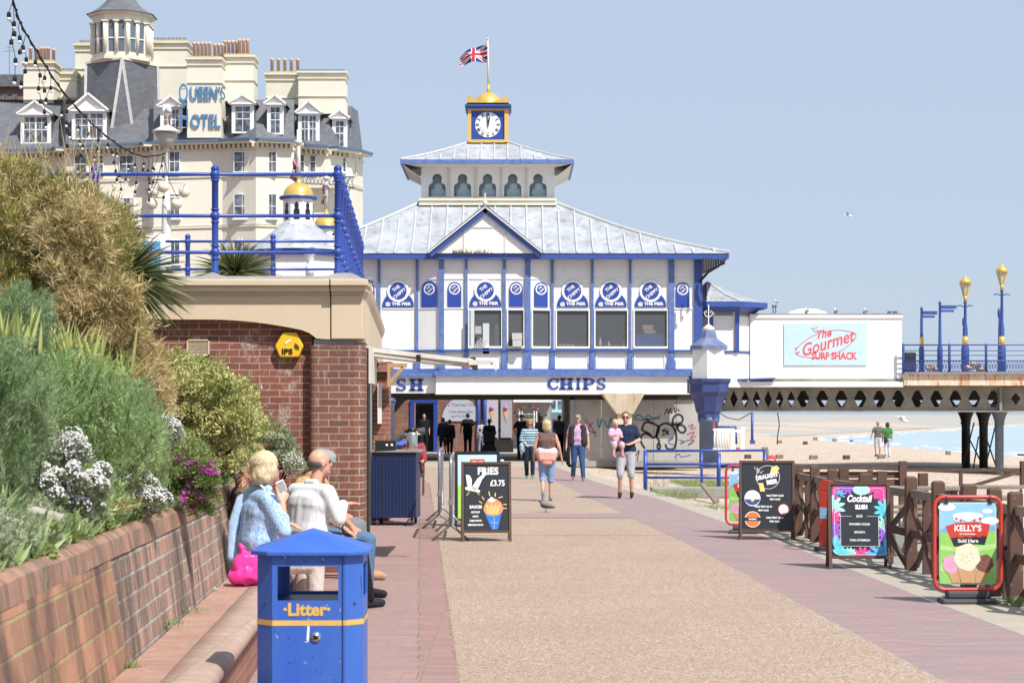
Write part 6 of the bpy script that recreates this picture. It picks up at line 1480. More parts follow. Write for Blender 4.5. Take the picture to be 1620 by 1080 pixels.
e = empty('cream_umbel', 'flat creamy flower head standing behind the grey haired man', 'flowers', (0, 0, 0)); p, nn = clumps([(P(428, 692, 18.4), .13)], 420, .7); p[:, 2] = Z(690, 18.4) + (p[:, 2] - Z(690, 18.4)) * .4; ballcloud('flower_heads', p, .010, LM('cream_petal', [(.5, .52, .3), (.6, .62, .4)]), e)
m = MB(); m.tube([P(428, 740, 18.4), P(428, 695, 18.4)], .008, 5); m.build('stem', C('bark_brown', 0), e)
shrub('ground_cover', 'mat of pale green weeds between the rocks and the coping', 'weeds', [(-40, 800), (40, 790), (110, 800), (175, 815), (150, 850), (90, 868), (20, 890), (-40, 905)], 130, 0, .35, .03, .06, 26000, .035, .009, greyg, sprigs=120)
shrub('ground_cover', 'tufty green weeds edging the coping under the white flowers', 'weeds', [(60, 838), (150, 815), (250, 795), (262, 812), (170, 842), (80, 872)], 80, 0, .25, .025, .05, 16000, .04, .008, grassg, sprigs=120)
white_cushion('lowest patch of white flowers trailing down toward the coping', [(105, 800), (160, 795), (185, 830), (150, 848), (118, 835)], 420, 0, .15)
# stones
def rock(px, py, d, r, label):
    p = P(px, py, d); bm = bmesh.new(); bmesh.ops.create_icosphere(bm, subdivisions=3, radius=r)
    from mathutils import noise as mn
    for v in bm.verts: v.co *= 1 + .35 * mn.noise(v.co * (1.8 / r) + p) + .12 * mn.noise(v.co * (6 / r)); v.co.z *= .7
    me = bpy.data.meshes.new('rock'); bm.to_mesh(me); bm.free(); me.materials.append(M['stone']); o = bpy.data.objects.new('rock', me); link(o); o.location = p; tag(o, label, 'rock')
rock(58, 828, 9.25, .12, 'larger pale rock in the flower bed at the left')
rock(8, 838, 8.7, .10, 'pale rock cut by the left picture edge')
rock(340, 932, 14.2, .022, 'small grey stone on the brick seat beside the wall')
# weeds along the wall foot and the kerbs
def tuft(px, py, d, n, h, label, mat=grassg, spread=.05, z=None):
    p = P(px, py, d);
    if z is not None: p.z = z
    blades('grass_tuft', label, 'grass', p, spread, n, h, .006, mat, .9, .4, 2, .7)
tuft(200, 1062, 9.9, 160, .10, 'dry green weed tuft growing where the seat meets the wall, nearest the camera', spread=.035)
tuft(268, 990, 11.7, 70, .07, 'small weed tuft at the foot of the wall in the middle of the bench', spread=.05)
tuft(300, 968, 12.6, 60, .06, 'tiny weeds beside white pebbles on the brick seat', greyg, .06)
tuft(360, 905, 16, 80, .07, 'weeds beside the pink bag on the brick seat', spread=.08)
for px, py, d, n, h, s_, lab in ((1075, 790, 40.5, 420, .42, .28, 'tall green weeds growing beside the kerb in front of the blue rail'), (1130, 806, 36, 300, .25, .25, 'weeds on the shingle left of the red framed sign'), (1050, 775, 43, 200, .3, .2, 'weeds at the left end of the blue rail'), (985, 752, 56, 260, .12, .6, 'low green grass strip in front of the graffiti wall'), (1612, 955, 17.3, 240, .16, .08, 'green weed at the foot of the last fence post'), (1040, 772, 46, 90, .8, .15, 'tall straw coloured stalks beside the blue rail')):
    tuft(px, py, d, n, h, lab, grassg if 'straw' not in lab else tan_, s_, z=-.1 if px < 1500 else 0)
cs = []; gp_ = []
for k in range(5200):
    x = random.uniform(X(1085, 54), X(1195, 54)); y = random.uniform(50, 60); gp_.append((x, y, beach_z(x, y)))
g_ = np.array(gp_); ob = leaf_mesh('beach_grass', g_, rng.normal(size=(len(g_), 3)) * .5 + np.array([0, 0, 1]), .16, .012, grassg); tag(ob, 'patch of low green grass on the shingle beside the iron pillar', 'grass', kind='stuff')
gp_ = []
for k in range(2600):
    d = random.uniform(9, 60); gp_.append((rl(d) - .012 - (.262 if k % 2 else 0) + random.gauss(0, .008), d, .0))
g_ = np.array(gp_); ob = leaf_mesh('joint_weeds', g_, rng.normal(size=(len(g_), 3)) + np.array([0, 0, .6]), .02, .006, grassg); tag(ob, 'tiny weeds growing in the joint between the brick paving and gravel path', 'weeds', kind='stuff')
# low mixed cover over the whole bank
gp_ = []; gd_ = []
for k in range(30000):
    d = random.uniform(3.6, 20.5); u = -1.66 - random.random() ** 1.3 * 4.6
    if d < 9 and u > -1.95 and math.sin(d * 7) * math.sin(u * 13) > .2: continue
    gp_.append((uline(u, d), d, bed_z(u) + .05 * math.sin(d * 3.1 + u * 5) * math.sin(u * 4 + 1) * min(1, (-1.6 - u) * 3))); gd_.append((random.gauss(.1, .5), random.gauss(-.1, .5), 1))
ob = leaf_mesh('bank_cover', np.array(gp_), np.array(gd_), .07 + .10 * rng.random(len(gp_)), .022, fernlt); tag(ob, 'low mixed green plants covering the soil of the sloping bank', 'ground cover', kind='stuff')
# ------------------------------------------------------------------ people
def caps(p0, p1, r0, r1=None): return ('c', Vector(p0), Vector(p1), r0, r0 if r1 is None else r1)
def ell(c, r, rot=None): return ('e', Vector(c), r, rot)
def blob(name, prims, mat, parent, vox=.014, smooth=3):
    m = MB()
    for q in prims:
        if q[0] == 'c':
            _, a, b, r0, r1 = q; d = b - a; L = d.length; d = d.normalized() if L > 1e-6 else Vector((0, 0, 1)); n = 12
            pts = []; rs = []
            for t in (90, 60, 30, 0): pts.append(a - d * r0 * math.sin(R(t))); rs.append(max(.0008, r0 * math.cos(R(t))))
            for t in (0, 30, 60, 90): pts.append(b + d * r1 * math.sin(R(t))); rs.append(max(.0008, r1 * math.cos(R(t))))
            m.tube(pts, rs, n)
        else:
            _, c, r, rot = q; st = len(m.v); m.ball((0, 0, 0), 1.0, 16)
            for i in range(st, len(m.v)):
                v = Vector((m.v[i].x * r[0], m.v[i].y * r[1], m.v[i].z * r[2])); m.v[i] = (rot @ v if rot else v) + c
    me = bpy.data.meshes.new('t'); me.from_pydata([tuple(v) for v in m.v], [], m.f)
    bm = bmesh.new(); bm.from_mesh(me); bmesh.ops.remove_doubles(bm, verts=bm.verts, dist=1e-5); bmesh.ops.recalc_face_normals(bm, faces=bm.faces); bm.to_mesh(me); bm.free()
    t = bpy.data.objects.new('t', me); scene.collection.objects.link(t)
    r = t.modifiers.new('r', 'REMESH'); r.mode = 'VOXEL'; r.voxel_size = vox; r.use_smooth_shade = True
    s = t.modifiers.new('s', 'SMOOTH'); s.factor = .5; s.iterations = smooth
    o = to_mesh_obj(t, name, mat, parent)
    o.data.polygons.foreach_set('use_smooth', [True] * len(o.data.polygons)); return o
BASE = dict(pel=(0, 0, .98), waist=(0, .01, 1.12), chest=(0, .0, 1.32), neck=(0, -.01, 1.49), head=(0, .02, 1.64),
            shL=(-.18, -.01, 1.43), shR=(.18, -.01, 1.43), elL=(-.23, -.02, 1.15), elR=(.23, -.02, 1.15), wrL=(-.24, .05, .90), wrR=(.24, .05, .90),
            hipL=(-.09, 0, .94), hipR=(.09, 0, .94), knL=(-.10, .02, .50), knR=(.10, .02, .50), anL=(-.10, -.01, .09), anR=(.10, -.01, .09), toeL=None, toeR=None)
SIT = dict(pel=(0, 0, .54), waist=(0, .0, .68), chest=(0, .02, .88), neck=(0, .03, 1.05), head=(0, .06, 1.20),
           shL=(-.18, .02, .99), shR=(.18, .02, .99), elL=(-.23, .06, .73), elR=(.23, .06, .73), wrL=(-.16, .28, .64), wrR=(.16, .28, .64),
           hipL=(-.09, .02, .52), hipR=(.09, .02, .52), knL=(-.13, .45, .52), knR=(.13, .45, .52), anL=(-.12, .47, .09), anR=(.12, .47, .09))
def person(label, loc, heading, J=None, pose=BASE, scale=1.0, skin='skin', top=None, bottom=None, shoes=(.03, .03, .03), hair=None, face=True, yaw=0, pitch=0, roll=0,
           sleeves=1, topcut=0, legs=2, bulk=1.0, vox=.014, group=None, hand=.35, extra=None, topname='shirt'):
    j = dict(pose); j.update(J or {}); j = {k: (Vector(v) if v is not None else None) for k, v in j.items()}
    e = empty('person', label, 'person', loc, heading, group); e.scale = (scale,) * 3
    b = bulk; hr = Matrix.Rotation(yaw, 3, 'Z') @ Matrix.Rotation(pitch, 3, 'X') @ Matrix.Rotation(roll, 3, 'Y'); hd_ = j['head']
    def hp_(x, y, z): return hd_ + hr @ Vector((x, y, z))
    pr_ = [ell(hp_(0, -.012, .025), (.075, .094, .092), hr), ell(hp_(0, .02, -.035), (.056, .068, .075), hr), caps(hp_(0, .082, .02), hp_(0, .104, -.018), .010, .015), caps(hp_(0, .07, -.075), hp_(0, .078, -.08), .022, .02),
           ell(hp_(-.077, -.005, -.005), (.012, .02, .032), hr), ell(hp_(.077, -.005, -.005), (.012, .02, .032), hr), caps(j['neck'] - Vector((0, 0, .04)), hp_(0, -.01, -.05), .056, .05)]
    pr_ += [caps(j['shL'].lerp(j['shR'], .2), j['shL'].lerp(j['shR'], .8), .068), caps(j['chest'] + (j['shL'] - j['shR']) * .2, j['chest'] + (j['shR'] - j['shL']) * .2, .105 * b), caps(j['waist'] + (j['shL'] - j['shR']) * .1, j['waist'] + (j['shR'] - j['shL']) * .1, .10 * b), caps(j['hipL'], j['hipR'], .10 * b), caps(j['pel'], j['chest'], .10 * b)]
    def arm(s, add=0, f=0):
        a, c_, w = j['sh' + s], j['el' + s], j['wr' + s]; out = [caps(a, c_, .052 + add, .041 + add)]
        if f >= 1: out.append(caps(c_, w, .037 + add, .026 + add))
        return out
    def leg(s, add=0, f=2):
        h, k, a = j['hip' + s], j['kn' + s], j['an' + s]
        out = [caps(h, k, .082 * b + add, .054 + add)]
        if f >= 2: out.append(caps(k, a, .052 + add, .036 + add))
        elif f > 1: out.append(caps(k, k.lerp(a, f - 1), .052 + add, .05 + add))
        return out
    for s in 'LR':
        pr_ += arm(s, 0, 1) + leg(s)
        w = j['wr' + s]; el_ = j['el' + s]; d = (w - el_).normalized()
        tgt = j.get('hd' + s)
        if tgt is not None: d = (tgt - w).normalized()
        side = d.cross(Vector((0, 0, 1))); side = side.normalized() if side.length > .1 else Vector((1, 0, 0)); side = side.lerp(Vector((0, 1, 0)), .0).normalized()
        dn = side.cross(d).normalized()
        if dn.z > 0: dn = -dn
        if abs(d.z) > .8: side = Vector((0, 1, 0)); dn = Vector((1 if s == 'L' else -1, 0, 0))
        pr_ += [caps(w, w + d * .03, .025, .026), caps(w + d * .03 + side * .018, w + d * .08 + side * .026, .017), caps(w + d * .03 - side * .018, w + d * .08 - side * .026, .017)]
        for fi, (o_, L) in enumerate(((-.033, .062), (-.011, .075), (.011, .07), (.033, .055))):
            p0 = w + d * .085 + side * o_; p1 = p0 + d * L * .5 + dn * hand * .02; p2 = p1 + d * L * .45 + dn * hand * .05
            pr_ += [caps(p0, p1, .0105, .0095), caps(p1, p2, .0095, .008)]
        inner = 1 if side.dot(Vector((0, 1, 0))) > 0 else -1
        p0 = w + d * .035 + side * .03 * inner; p1 = p0 + d * .03 + side * .022 * inner; pr_ += [caps(p0, p1, .013, .011), caps(p1, p1 + d * .03, .011, .009)]
        a = j['an' + s]; toe = j.get('toe' + s) or (a + Vector((0, .17, -.05)))
        pr_ += [caps(a - Vector((0, .03, .03)), toe, .036, .026)]
    blob('body', pr_, M[skin], e, vox)
    if top:
        q = [caps(j['shL'].lerp(j['shR'], .12), j['shL'].lerp(j['shR'], .88), .078), caps(j['chest'] + (j['shL'] - j['shR']) * .22, j['chest'] + (j['shR'] - j['shL']) * .22, .122 * b), caps(j['waist'] + (j['shL'] - j['shR']) * .17, j['waist'] + (j['shR'] - j['shL']) * .17, .126 * b), caps(j['waist'] + (j['shL'] - j['shR']) * .15, j['chest'] + (j['shL'] - j['shR']) * .2, .115 * b), caps(j['waist'] + (j['shR'] - j['shL']) * .15, j['chest'] + (j['shR'] - j['shL']) * .2, .115 * b), caps(j['waist'], j['chest'], .126 * b),
             caps(j['hipL'] + Vector((0, 0, .05 - topcut)), j['hipR'] + Vector((0, 0, .05 - topcut)), .118 * b), caps(j['neck'] - Vector((0, 0, .055)), j['neck'] - Vector((0, 0, .035)), .07, .064)]
        for s in 'LR':
            if sleeves == .5: q += [caps(j['sh' + s], j['sh' + s].lerp(j['el' + s], .66), .066, .068)]
            elif sleeves >= 1: q += arm(s, .021, 1 if sleeves >= 2 else 0)
            if 1 < sleeves < 2: q += [caps(j['el' + s], j['el' + s].lerp(j['wr' + s], .5), .052, .048)]
        blob(topname, q, top if not isinstance(top, tuple) else C('cloth_%d_%d_%d' % tuple(int(c_ * 100) for c_ in top), top), e, vox)
    if bottom:
        q = [caps(j['hipL'], j['hipR'], .112 * b), caps(j['pel'], j['pel'] + Vector((0, 0, .03)), .112 * b)]
        for s in 'LR': q += leg(s, .022, legs)
        blob('trousers' if legs >= 2 else 'shorts', q, C('cloth_%d_%d_%d' % tuple(int(c_ * 100) for c_ in bottom), bottom), e, vox)
    if shoes:
        for s in 'LR':
            a = j['an' + s]; toe = j.get('toe' + s) or (a + Vector((0, .17, -.05)))
            blob('shoe', [caps(a - Vector((0, .035, .03)), toe + Vector((0, .0, 0)), .042, .032), caps(a - Vector((0, .03, .05)), toe - Vector((0, 0, .012)), .036, .028), caps(a, a + Vector((0, 0, .01)), .046)], C('cloth_%d_%d_%d' % tuple(int(c_ * 100) for c_ in shoes), shoes), e, .012)
    if hair:
        kind, col = hair; hm = hairmat(col) if kind in ('short', 'bob', 'bald') else C('hat_%d_%d_%d' % tuple(int(c_ * 100) for c_ in col), col, .8)
        if kind == 'short': blob('hair', [ell(hp_(0, -.028, .045), (.083, .092, .086), hr), ell(hp_(0, -.05, -.01), (.074, .06, .07), hr)], hm, e, .010)
        if kind == 'bald': blob('hair', [ell(hp_(0, -.022, -.004), (.0785, .0915, .052), hr)], hm, e, .010)
        if kind == 'bob':
            q = [ell(hp_(0, -.035, .05), (.098, .108, .095), hr), ell(hp_(0, -.065, -.03), (.095, .075, .10), hr), ell(hp_(-.07, -.01, -.01), (.035, .05, .075), hr), ell(hp_(.07, -.01, -.01), (.035, .05, .075), hr)]
            for k in range(26):
                a_ = random.uniform(0, 6.28); z_ = random.uniform(-.09, .12); q.append(ell(hp_(.074 * math.cos(a_), -.045 + .074 * math.sin(a_) * (1 if math.sin(a_) < 0 else .5), z_ * .8), (.03, .03, .045), hr))
            blob('hair', q, hm, e, .010, 1)
        if kind in ('cap', 'flatcap', 'hat'):
            blob('hair', [ell(hp_(0, -.04, -.002), (.082, .08, .06), hr)], C('hair_grey', (.3, .29, .28)), e, .012)
            if kind == 'cap': q = [ell(hp_(0, -.015, .065), (.088, .103, .065), hr), caps(hp_(-.035, .10, .05), hp_(.035, .10, .05), .02), caps(hp_(-.03, .14, .04), hp_(.03, .14, .04), .012)]
            elif kind == 'flatcap': q = [ell(hp_(0, -.0, .072), (.10, .125, .05), hr), caps(hp_(-.04, .115, .045), hp_(.04, .115, .045), .016)]
            else:
                q = [ell(hp_(0, -.01, .085), (.09, .10, .07), hr), ell(hp_(0, -.01, .055), (.19, .20, .018), hr)]
            blob('hat', q, hm, e, .010)
    if face:
        for s_ in (-1, 1):
            m = MB(); m.ball(hp_(s_ * .031, .077, .015), .013, 8); m.build('eye', C('eye_dark', (.05, .04, .04), .3), e)
        m = MB(); m.tube([hp_(-.024, .083, -.052), hp_(0, .089, -.05), hp_(.024, .083, -.052)], .005, 5); m.build('mouth', C('lip', (.42, .16, .13)), e)
    if extra: extra(e, j, hp_, hr)
    return e
def hairmat(col):
    n_ = 'hair_%d_%d_%d' % tuple(int(c_ * 100) for c_ in col)
    if n_ in M: return M[n_]
    m, nt, bs = newmat(n_); v = coords(nt, (1, 1, .22)); f = noise(nt, v, 110, 4, .7)
    nt.links.new(mixc(nt, ramp(nt, f, [(.35, 0.0), (.65, 1.0)]), tuple(c * .45 for c in col), tuple(min(.9, c * 1.25) for c in col)), bs.inputs['Base Color']); bs.inputs['Roughness'].default_value = .55
    bumpn(nt, bs, f, .8, .006); M[n_] = m; return m
def glasses(e, j, hp_, hr):
    m = MB()
    for s_ in (-1, 1): m.tube([hp_(s_ * .034, .088, .014), hp_(s_ * .034, .098, .012)], .024, 10); m.tube([hp_(s_ * .055, .09, .018), hp_(s_ * .082, .0, .01)], .004, 4)
    m.tube([hp_(-.02, .097, .018), hp_(.02, .097, .018)], .004, 4); m.build('sunglasses', M['black'], e)
for s_ in ():
    pass
def pat(name, a, b, scale=60, stripes=None, thr=.5):
    m, nt, bs = newmat(name); v = coords(nt)
    if stripes:
        w = N(nt, 'ShaderNodeTexWave'); w.bands_direction = stripes[0]; w.inputs['Scale'].default_value = stripes[1]; w.inputs['Distortion'].default_value = .6; nt.links.new(v, w.inputs['Vector']); f = ramp(nt, w.outputs['Fac'], [(thr - .05, 0.0), (thr + .05, 1.0)])
    else: f = ramp(nt, noise(nt, v, scale, 2), [(thr - .04, 0.0), (thr + .04, 1.0)])
    nt.links.new(mixc(nt, f, a, b), bs.inputs['Base Color']); bs.inputs['Roughness'].default_value = .85; return m
blouse = pat('blue_floral_cotton', (.40, .55, .76), (.20, .36, .66), 55, thr=.55)
stripe = pat('teal_striped_knit', (.035, .11, .18), (.50, .62, .66), stripes=('Z', 4.2), thr=.62)
whiteshirt = pat('white_linen', (.72, .72, .74), (.66, .66, .70), stripes=('X', 14))
# --- the four (five) people on the bench
def woman_extra(e, j, hp_, hr):
    glasses(e, j, hp_, hr)
    # scarf hanging down the back
    blob('scarf', [caps((-.10, .03, 1.07), (-.15, -.07, .98), .04, .04), caps((-.15, -.07, .98), (-.16, -.13, .78), .045, .05), caps((-.16, -.13, .78), (-.15, -.14, .55), .045, .05), caps((-.10, .03, 1.07), (.08, .06, 1.07), .035, .035)], C('scarf_blue', (.42, .58, .78)), e, .012)
    blob('pearl_strap', [caps((.08, .0, 1.10), (.10, .12, .98), .01, .01)], M['chalk'], e, .008)
    m = MB(); m.ball(hp_(-.082, -.0, -.04), .009, 8); m.build('earring', M['chrome'], e)
W = person('blonde woman in a pale blue patterned blouse on the bench holding a phone', (X(432, 15.4) - .13, 15.4, .0), R(-62),
       dict(head=(0, .09, 1.22), neck=(0, .05, 1.07), chest=(0, .03, .89), wrL=(-.12, .26, .80), elL=(-.25, .10, .78), elR=(.25, .12, .76), wrR=(.07, .18, .95), hdR=(.04, .18, 1.04), hdL=(-.06, .34, .78), anL=(-.10, .40, .09), anR=(.12, .42, .09), knL=(-.12, .44, .50), knR=(.14, .42, .50)),
       SIT, 1.07, 'skin', blouse, (.62, .55, .50), (.05, .05, .06), ('bob', (.72, .58, .36)), yaw=R(8), sleeves=1.5, bulk=1.08, vox=.012, extra=woman_extra, topname='blouse')
def phone():
    e = empty('phone', 'white backed phone held up in the hand of the blonde woman', 'phone', P(445, 769, 15.15)); e.rotation_euler = (R(10), R(-25), R(20))
    m = MB(); m.box(-.036, .036, -.005, .005, -.05, .05); bevel(m.build('case', M['chalk'], e, (0, 0, 0)), .008, 3)
    m = MB(); m.box(-.029, .029, -.0062, -.0052, -.042, .042); m.build('patterned_back', pat('bw_pattern', (.03, .03, .035), (.7, .7, .7), stripes=('X', 60)), e, (0, 0, 0))
phone()
person('white haired man in a brown jacket sitting against the wall behind the blonde woman', (X(388, 16.4) - .06, 16.4, 0), R(-78), dict(head=(0, .03, 1.20), wrL=(-.1, .25, .62), wrR=(.1, .25, .62)), SIT, 1.06, 'skin', (.16, .10, .075), (.07, .07, .08), (.05, .04, .04), ('short', (.62, .60, .58)), sleeves=2, vox=.012, topname='jacket')
def white_extra(e, j, hp_, hr):
    blob('collar', [caps(j['neck'] + Vector((-.05, -.03, 0)), j['neck'] + Vector((.05, -.03, 0)), .03, .03)], C('collar_white', (.72, .72, .74)), e, .01)
person('balding man in a white shirt sitting with his back turned, arm reaching out', (X(494, 16.8) - .04, 16.8, 0), R(-42),
       dict(head=(.02, .12, 1.24), neck=(0, .07, 1.08), chest=(0, .03, .90), shL=(-.20, .04, 1.0), shR=(.20, .04, 1.0), elR=(.27, .10, .78), wrR=(.15, .26, .89), hdR=(.20, .37, .91), knL=(-.1, .46, .52), knR=(.16, .44, .52), anL=(-.08, .60, .09), anR=(.16, .54, .09), elL=(-.26, .1, .76), wrL=(-.15, .3, .66)),
       SIT, 1.06, 'skin', whiteshirt, (.012, .012, .016), (.03, .03, .035), ('bald', (.09, .085, .08)), yaw=R(-18), sleeves=2, bulk=1.1, vox=.012, extra=white_extra)
def capman_extra(e, j, hp_, hr):
    m = MB(); w = j['wrR']; d = (j['hdR'] - w).normalized(); m.tube([w + Vector((.03 * math.cos(R(a)), .0, .03 * math.sin(R(a)))) for a in range(0, 360, 30)], .007, 5, closed=True); m.build('watch_strap', M['black'], e)
person('man in a grey flat cap and tan jacket with a hand on his knee', (X(508, 18.2) - .12, 18.2, 0), R(-112),
       dict(head=(0.02, .16, 1.18), neck=(0, .09, 1.05), chest=(0, .04, .88), elR=(.24, .22, .76), wrR=(.18, .44, .62), hdR=(.16, .54, .56), elL=(-.26, .14, .74), wrL=(-.16, .34, .62), knL=(-.16, .5, .5), knR=(.16, .5, .5), anR=(.14, .46, .09), anL=(-.14, .50, .09)),
       SIT, 1.09, 'skin2', (.50, .32, .15), (.10, .17, .28), (.03, .03, .035), ('flatcap', (.28, .28, .28)), yaw=R(-32), pitch=R(-16), sleeves=1.5, vox=.012, extra=capman_extra, topname='jacket')
person('person in an orange brown top mostly hidden behind the man in the flat cap', (X(526, 20.2) - .22, 20.2, 0), R(-95), dict(head=(0, .10, 1.16), anR=(.1, .56, .09), anL=(-.1, .50, .09)), SIT, 1.08, 'skin2', (.42, .2, .10), (.2, .2, .22), (.48, .28, .16), ('short', (.28, .15, .08)), vox=.014)
# --- walkers
def wv(label, px, fy, d, head, h, **k):
    return person(label, (X(px, d), d, 0), head, scale=h / 1.76, **k)
def tied(e, j, hp_, hr):
    blob('tied_sweater', [caps((-.12, -.06, .98), (.12, -.06, .98), .10), caps((-.12, -.12, .92), (.12, -.12, .92), .07), caps((-.06, -.13, .84), (.06, -.13, .84), .055), caps((-.12, 0, 1.0), (.12, 0, 1.0), .125)], C('coral_knit', (.72, .30, .24)), e, .012)
    blob('pale_band', [caps((-.11, -.02, 1.07), (.11, -.02, 1.07), .132)], C('pale_pink_knit', (.70, .55, .60)), e, .012)
wv('woman in brown vest and denim shorts, coral sweater round her waist, walking away', 865, 792, 38.3, R(3), 1.62, J=dict(elR=(.27, -.02, 1.17), wrR=(.33, .06, .93), elL=(-.27, -.0, 1.17), wrL=(-.27, .08, .95), knL=(-.09, .04, .50), anL=(-.10, -.22, .22), toeL=(-.10, -.24, .04), knR=(.09, .06, .5), anR=(.09, .06, .09)), top=(.17, .10, .09), bottom=(.24, .35, .58), shoes=(.25, .27, .28), hair=('bob', (.60, .47, .27)), sleeves=0, legs=1.15, bulk=1.12, extra=tied, topname='vest')
def bags(e, j, hp_, hr):
    glasses(e, j, hp_, hr)
    blob('handbag', [caps((-.34, .08, .70), (-.34, .08, .50), .09, .11)], C('black_bag', (.03, .03, .035)), e, .014)
    blob('shoulder_bag', [caps((.24, .14, 1.0), (.22, .14, .86), .08, .09), caps((.13, .10, 1.43), (.2, .13, 1.05), .018, .018)], C('pale_blue_bag', (.32, .45, .52)), e, .014)
wv('woman in a teal striped top looking down with two bags walking towards the camera', 838, 757, 51.5, R(183), 1.60, J=dict(elR=(.26, .04, 1.16), wrR=(.14, .20, 1.05), elL=(-.27, 0, 1.16), wrL=(-.30, .06, .92), knL=(-.08, .14, .52), anL=(-.08, .10, .12), anR=(.08, -.1, .10)), top=stripe, bottom=(.02, .028, .05), shoes=(.05, .50, .42), hair=('bob', (.36, .22, .12)), pitch=R(-18), sleeves=2, extra=bags)
def gilet(e, j, hp_, hr):
    blob('gilet', [caps((s_ * .135, .035, 1.40), (s_ * .155, .05, 1.02), .105, .112) for s_ in (-1, 1)] + [caps((-.1, -.06, 1.36), (.1, -.06, 1.36), .105), caps((-.1, -.06, 1.05), (.1, -.06, 1.05), .115)], C('dark_gilet', (.045, .035, .035)), e, .014)
    m = MB(); m.ball((-.25, .07, .90), .034, 8); m.build('wristwatch', M['chrome'], e)
wv('man in a camouflage cap and dark gilet over a lilac shirt with blue jeans walking', 914, 760, 50, R(176), 1.74, J=dict(elR=(.27, .0, 1.16), wrR=(.30, .07, .92), elL=(-.27, .0, 1.16), wrL=(-.29, .08, .92), knL=(-.12, .08, .5), anL=(-.15, .10, .1), knR=(.1, .02, .5), anR=(.13, -.12, .12)), top=(.52, .36, .56), bottom=(.045, .09, .20), shoes=(.28, .16, .11), hair=('cap', (.25, .25, .17)), sleeves=.5, bulk=1.15, extra=gilet)
wv('man in a navy shirt and pale grey shorts and sunglasses carrying a small child', 990, 788, 39.5, R(174), 1.80, J=dict(elL=(-.27, .02, 1.18), wrL=(-.08, .20, 1.10), hdL=(.02, .22, 1.10), elR=(.28, .08, 1.20), wrR=(.16, .26, 1.12), hdR=(.08, .28, 1.13), knL=(-.11, .04, .5), anL=(-.12, -.04, .10), knR=(.11, .12, .5), anR=(.12, .02, .10)), top=(.018, .03, .07), bottom=(.42, .43, .46), shoes=(.02, .02, .022), hair=('short', (.08, .06, .05)), sleeves=.5, legs=1.1, bulk=1.1, extra=glasses, topname='polo_shirt')
person('small blonde child in a pink top carried on the arm of the man in navy', (X(972, 39.35), 39.22, .80), R(205), dict(head=(0, .04, .90), neck=(0, .01, .77), chest=(0, 0, .66), shL=(-.11, 0, .74), shR=(.11, 0, .74), elL=(-.15, .05, .60), elR=(.15, .05, .60), wrL=(-.10, .16, .60), wrR=(.08, .16, .62), waist=(0, 0, .54), pel=(0, 0, .46), hipL=(-.06, 0, .44), hipR=(.06, 0, .44), knL=(-.12, .16, .40), knR=(.10, .16, .40), anL=(-.14, .14, .16), anR=(.12, .16, .16), toeL=(-.14, .22, .10), toeR=(.12, .24, .10)), SIT, .82, 'skin', (.66, .42, .58), (.66, .45, .5), (.6, .25, .35), ('short', (.66, .50, .28)), pitch=R(-25), sleeves=.5, legs=1.2, bulk=.72)
# --- figures in the shade of the underpass
V = .02
DK = (.014, .014, .016)
def uf(label, px, d, head, h, **k):
    k.setdefault('vox', V); k.setdefault('face', False); k.setdefault('hair', ('short', (.03, .02, .02))); return wv(label, px, 0, d, head, h, **k)
WK = dict(knL=(-.1, .10, .5), anL=(-.1, .12, .1), anR=(.1, -.14, .12))
uf('man in black standing in the blue framed doorway', 671, 86.8, R(180), 1.78, top=DK, bottom=DK, skin='skin2')
uf('woman in a dark teal dress walking with a companion past the white board', 701, 83, R(10), 1.60, top=(.03, .06, .07), bottom=(.03, .06, .07), legs=1.2, topcut=.25, J=WK, sleeves=2, bulk=1.1)
uf('shorter person in a dark brown coat walking beside the woman in teal', 711.5, 82, R(-8), 1.52, top=(.035, .03, .03), bottom=DK, topcut=.15, sleeves=2, J=WK, bulk=1.1)
uf('broad man in a black tee shirt walking away in front of the round topped board', 740, 84, R(2), 1.80, top=DK, bottom=DK, sleeves=.5, bulk=1.15, J=dict(elL=(-.28, 0, 1.17), elR=(.28, 0, 1.17), wrL=(-.32, .04, .93), wrR=(.32, .04, .93)), skin='skin2')
uf('person in a pale grey top beside the mobility scooter', 762, 86, R(20), 1.48, top=(.40, .40, .45), bottom=(.3, .3, .4), J=WK)
SC = (X(774, 83), 83, 0)
person('heavy person in black riding the mobility scooter', (SC[0], SC[1], .12), R(0), None, SIT, 1.08, 'skin2', DK, DK, DK, ('short', (.02, .02, .02)), face=False, bulk=1.45, vox=V, sleeves=2)
sc = empty('mobility_scooter', 'black mobility scooter seen from behind in the underpass', 'scooter', SC)
m = MB(); m.box(-.26, .26, -.32, -.24, .5, 1.0); m.box(-.26, .26, -.25, .2, .46, .54); bevel(m.build('seat', M['black'], sc, (0, 0, 0)), .03)
m = MB(); m.box(-.28, .28, -.45, .2, .16, .44); m.box(-.2, .2, .2, .8, .14, .22); bevel(m.build('body_shell', M['black'], sc, (0, 0, 0)), .04)
for x_, y_ in ((-.27, -.3), (.27, -.3), (-.2, .75), (.2, .75)):
    m = MB(); m.tube([(x_ - .05, y_, .16), (x_ + .05, y_, .16)], .16, 14); m.build('wheel', M['rubber'], sc, (0, 0, 0))
m = MB(); m.tube([(0, .75, .2), (0, .6, .95)], .03, 6); m.tube([(-.28, .55, .95), (.28, .55, .95)], .02, 6); m.ball((.45, .5, 1.05), .07, 8); m.bar((.28, .55, .95), (.45, .5, 1.02), .015, .015); m.ball((-.42, .5, 1.05), .06, 8); m.bar((-.28, .55, .95), (-.42, .5, 1.02), .015, .015); m.build('tiller', M['black'], sc, (0, 0, 0))
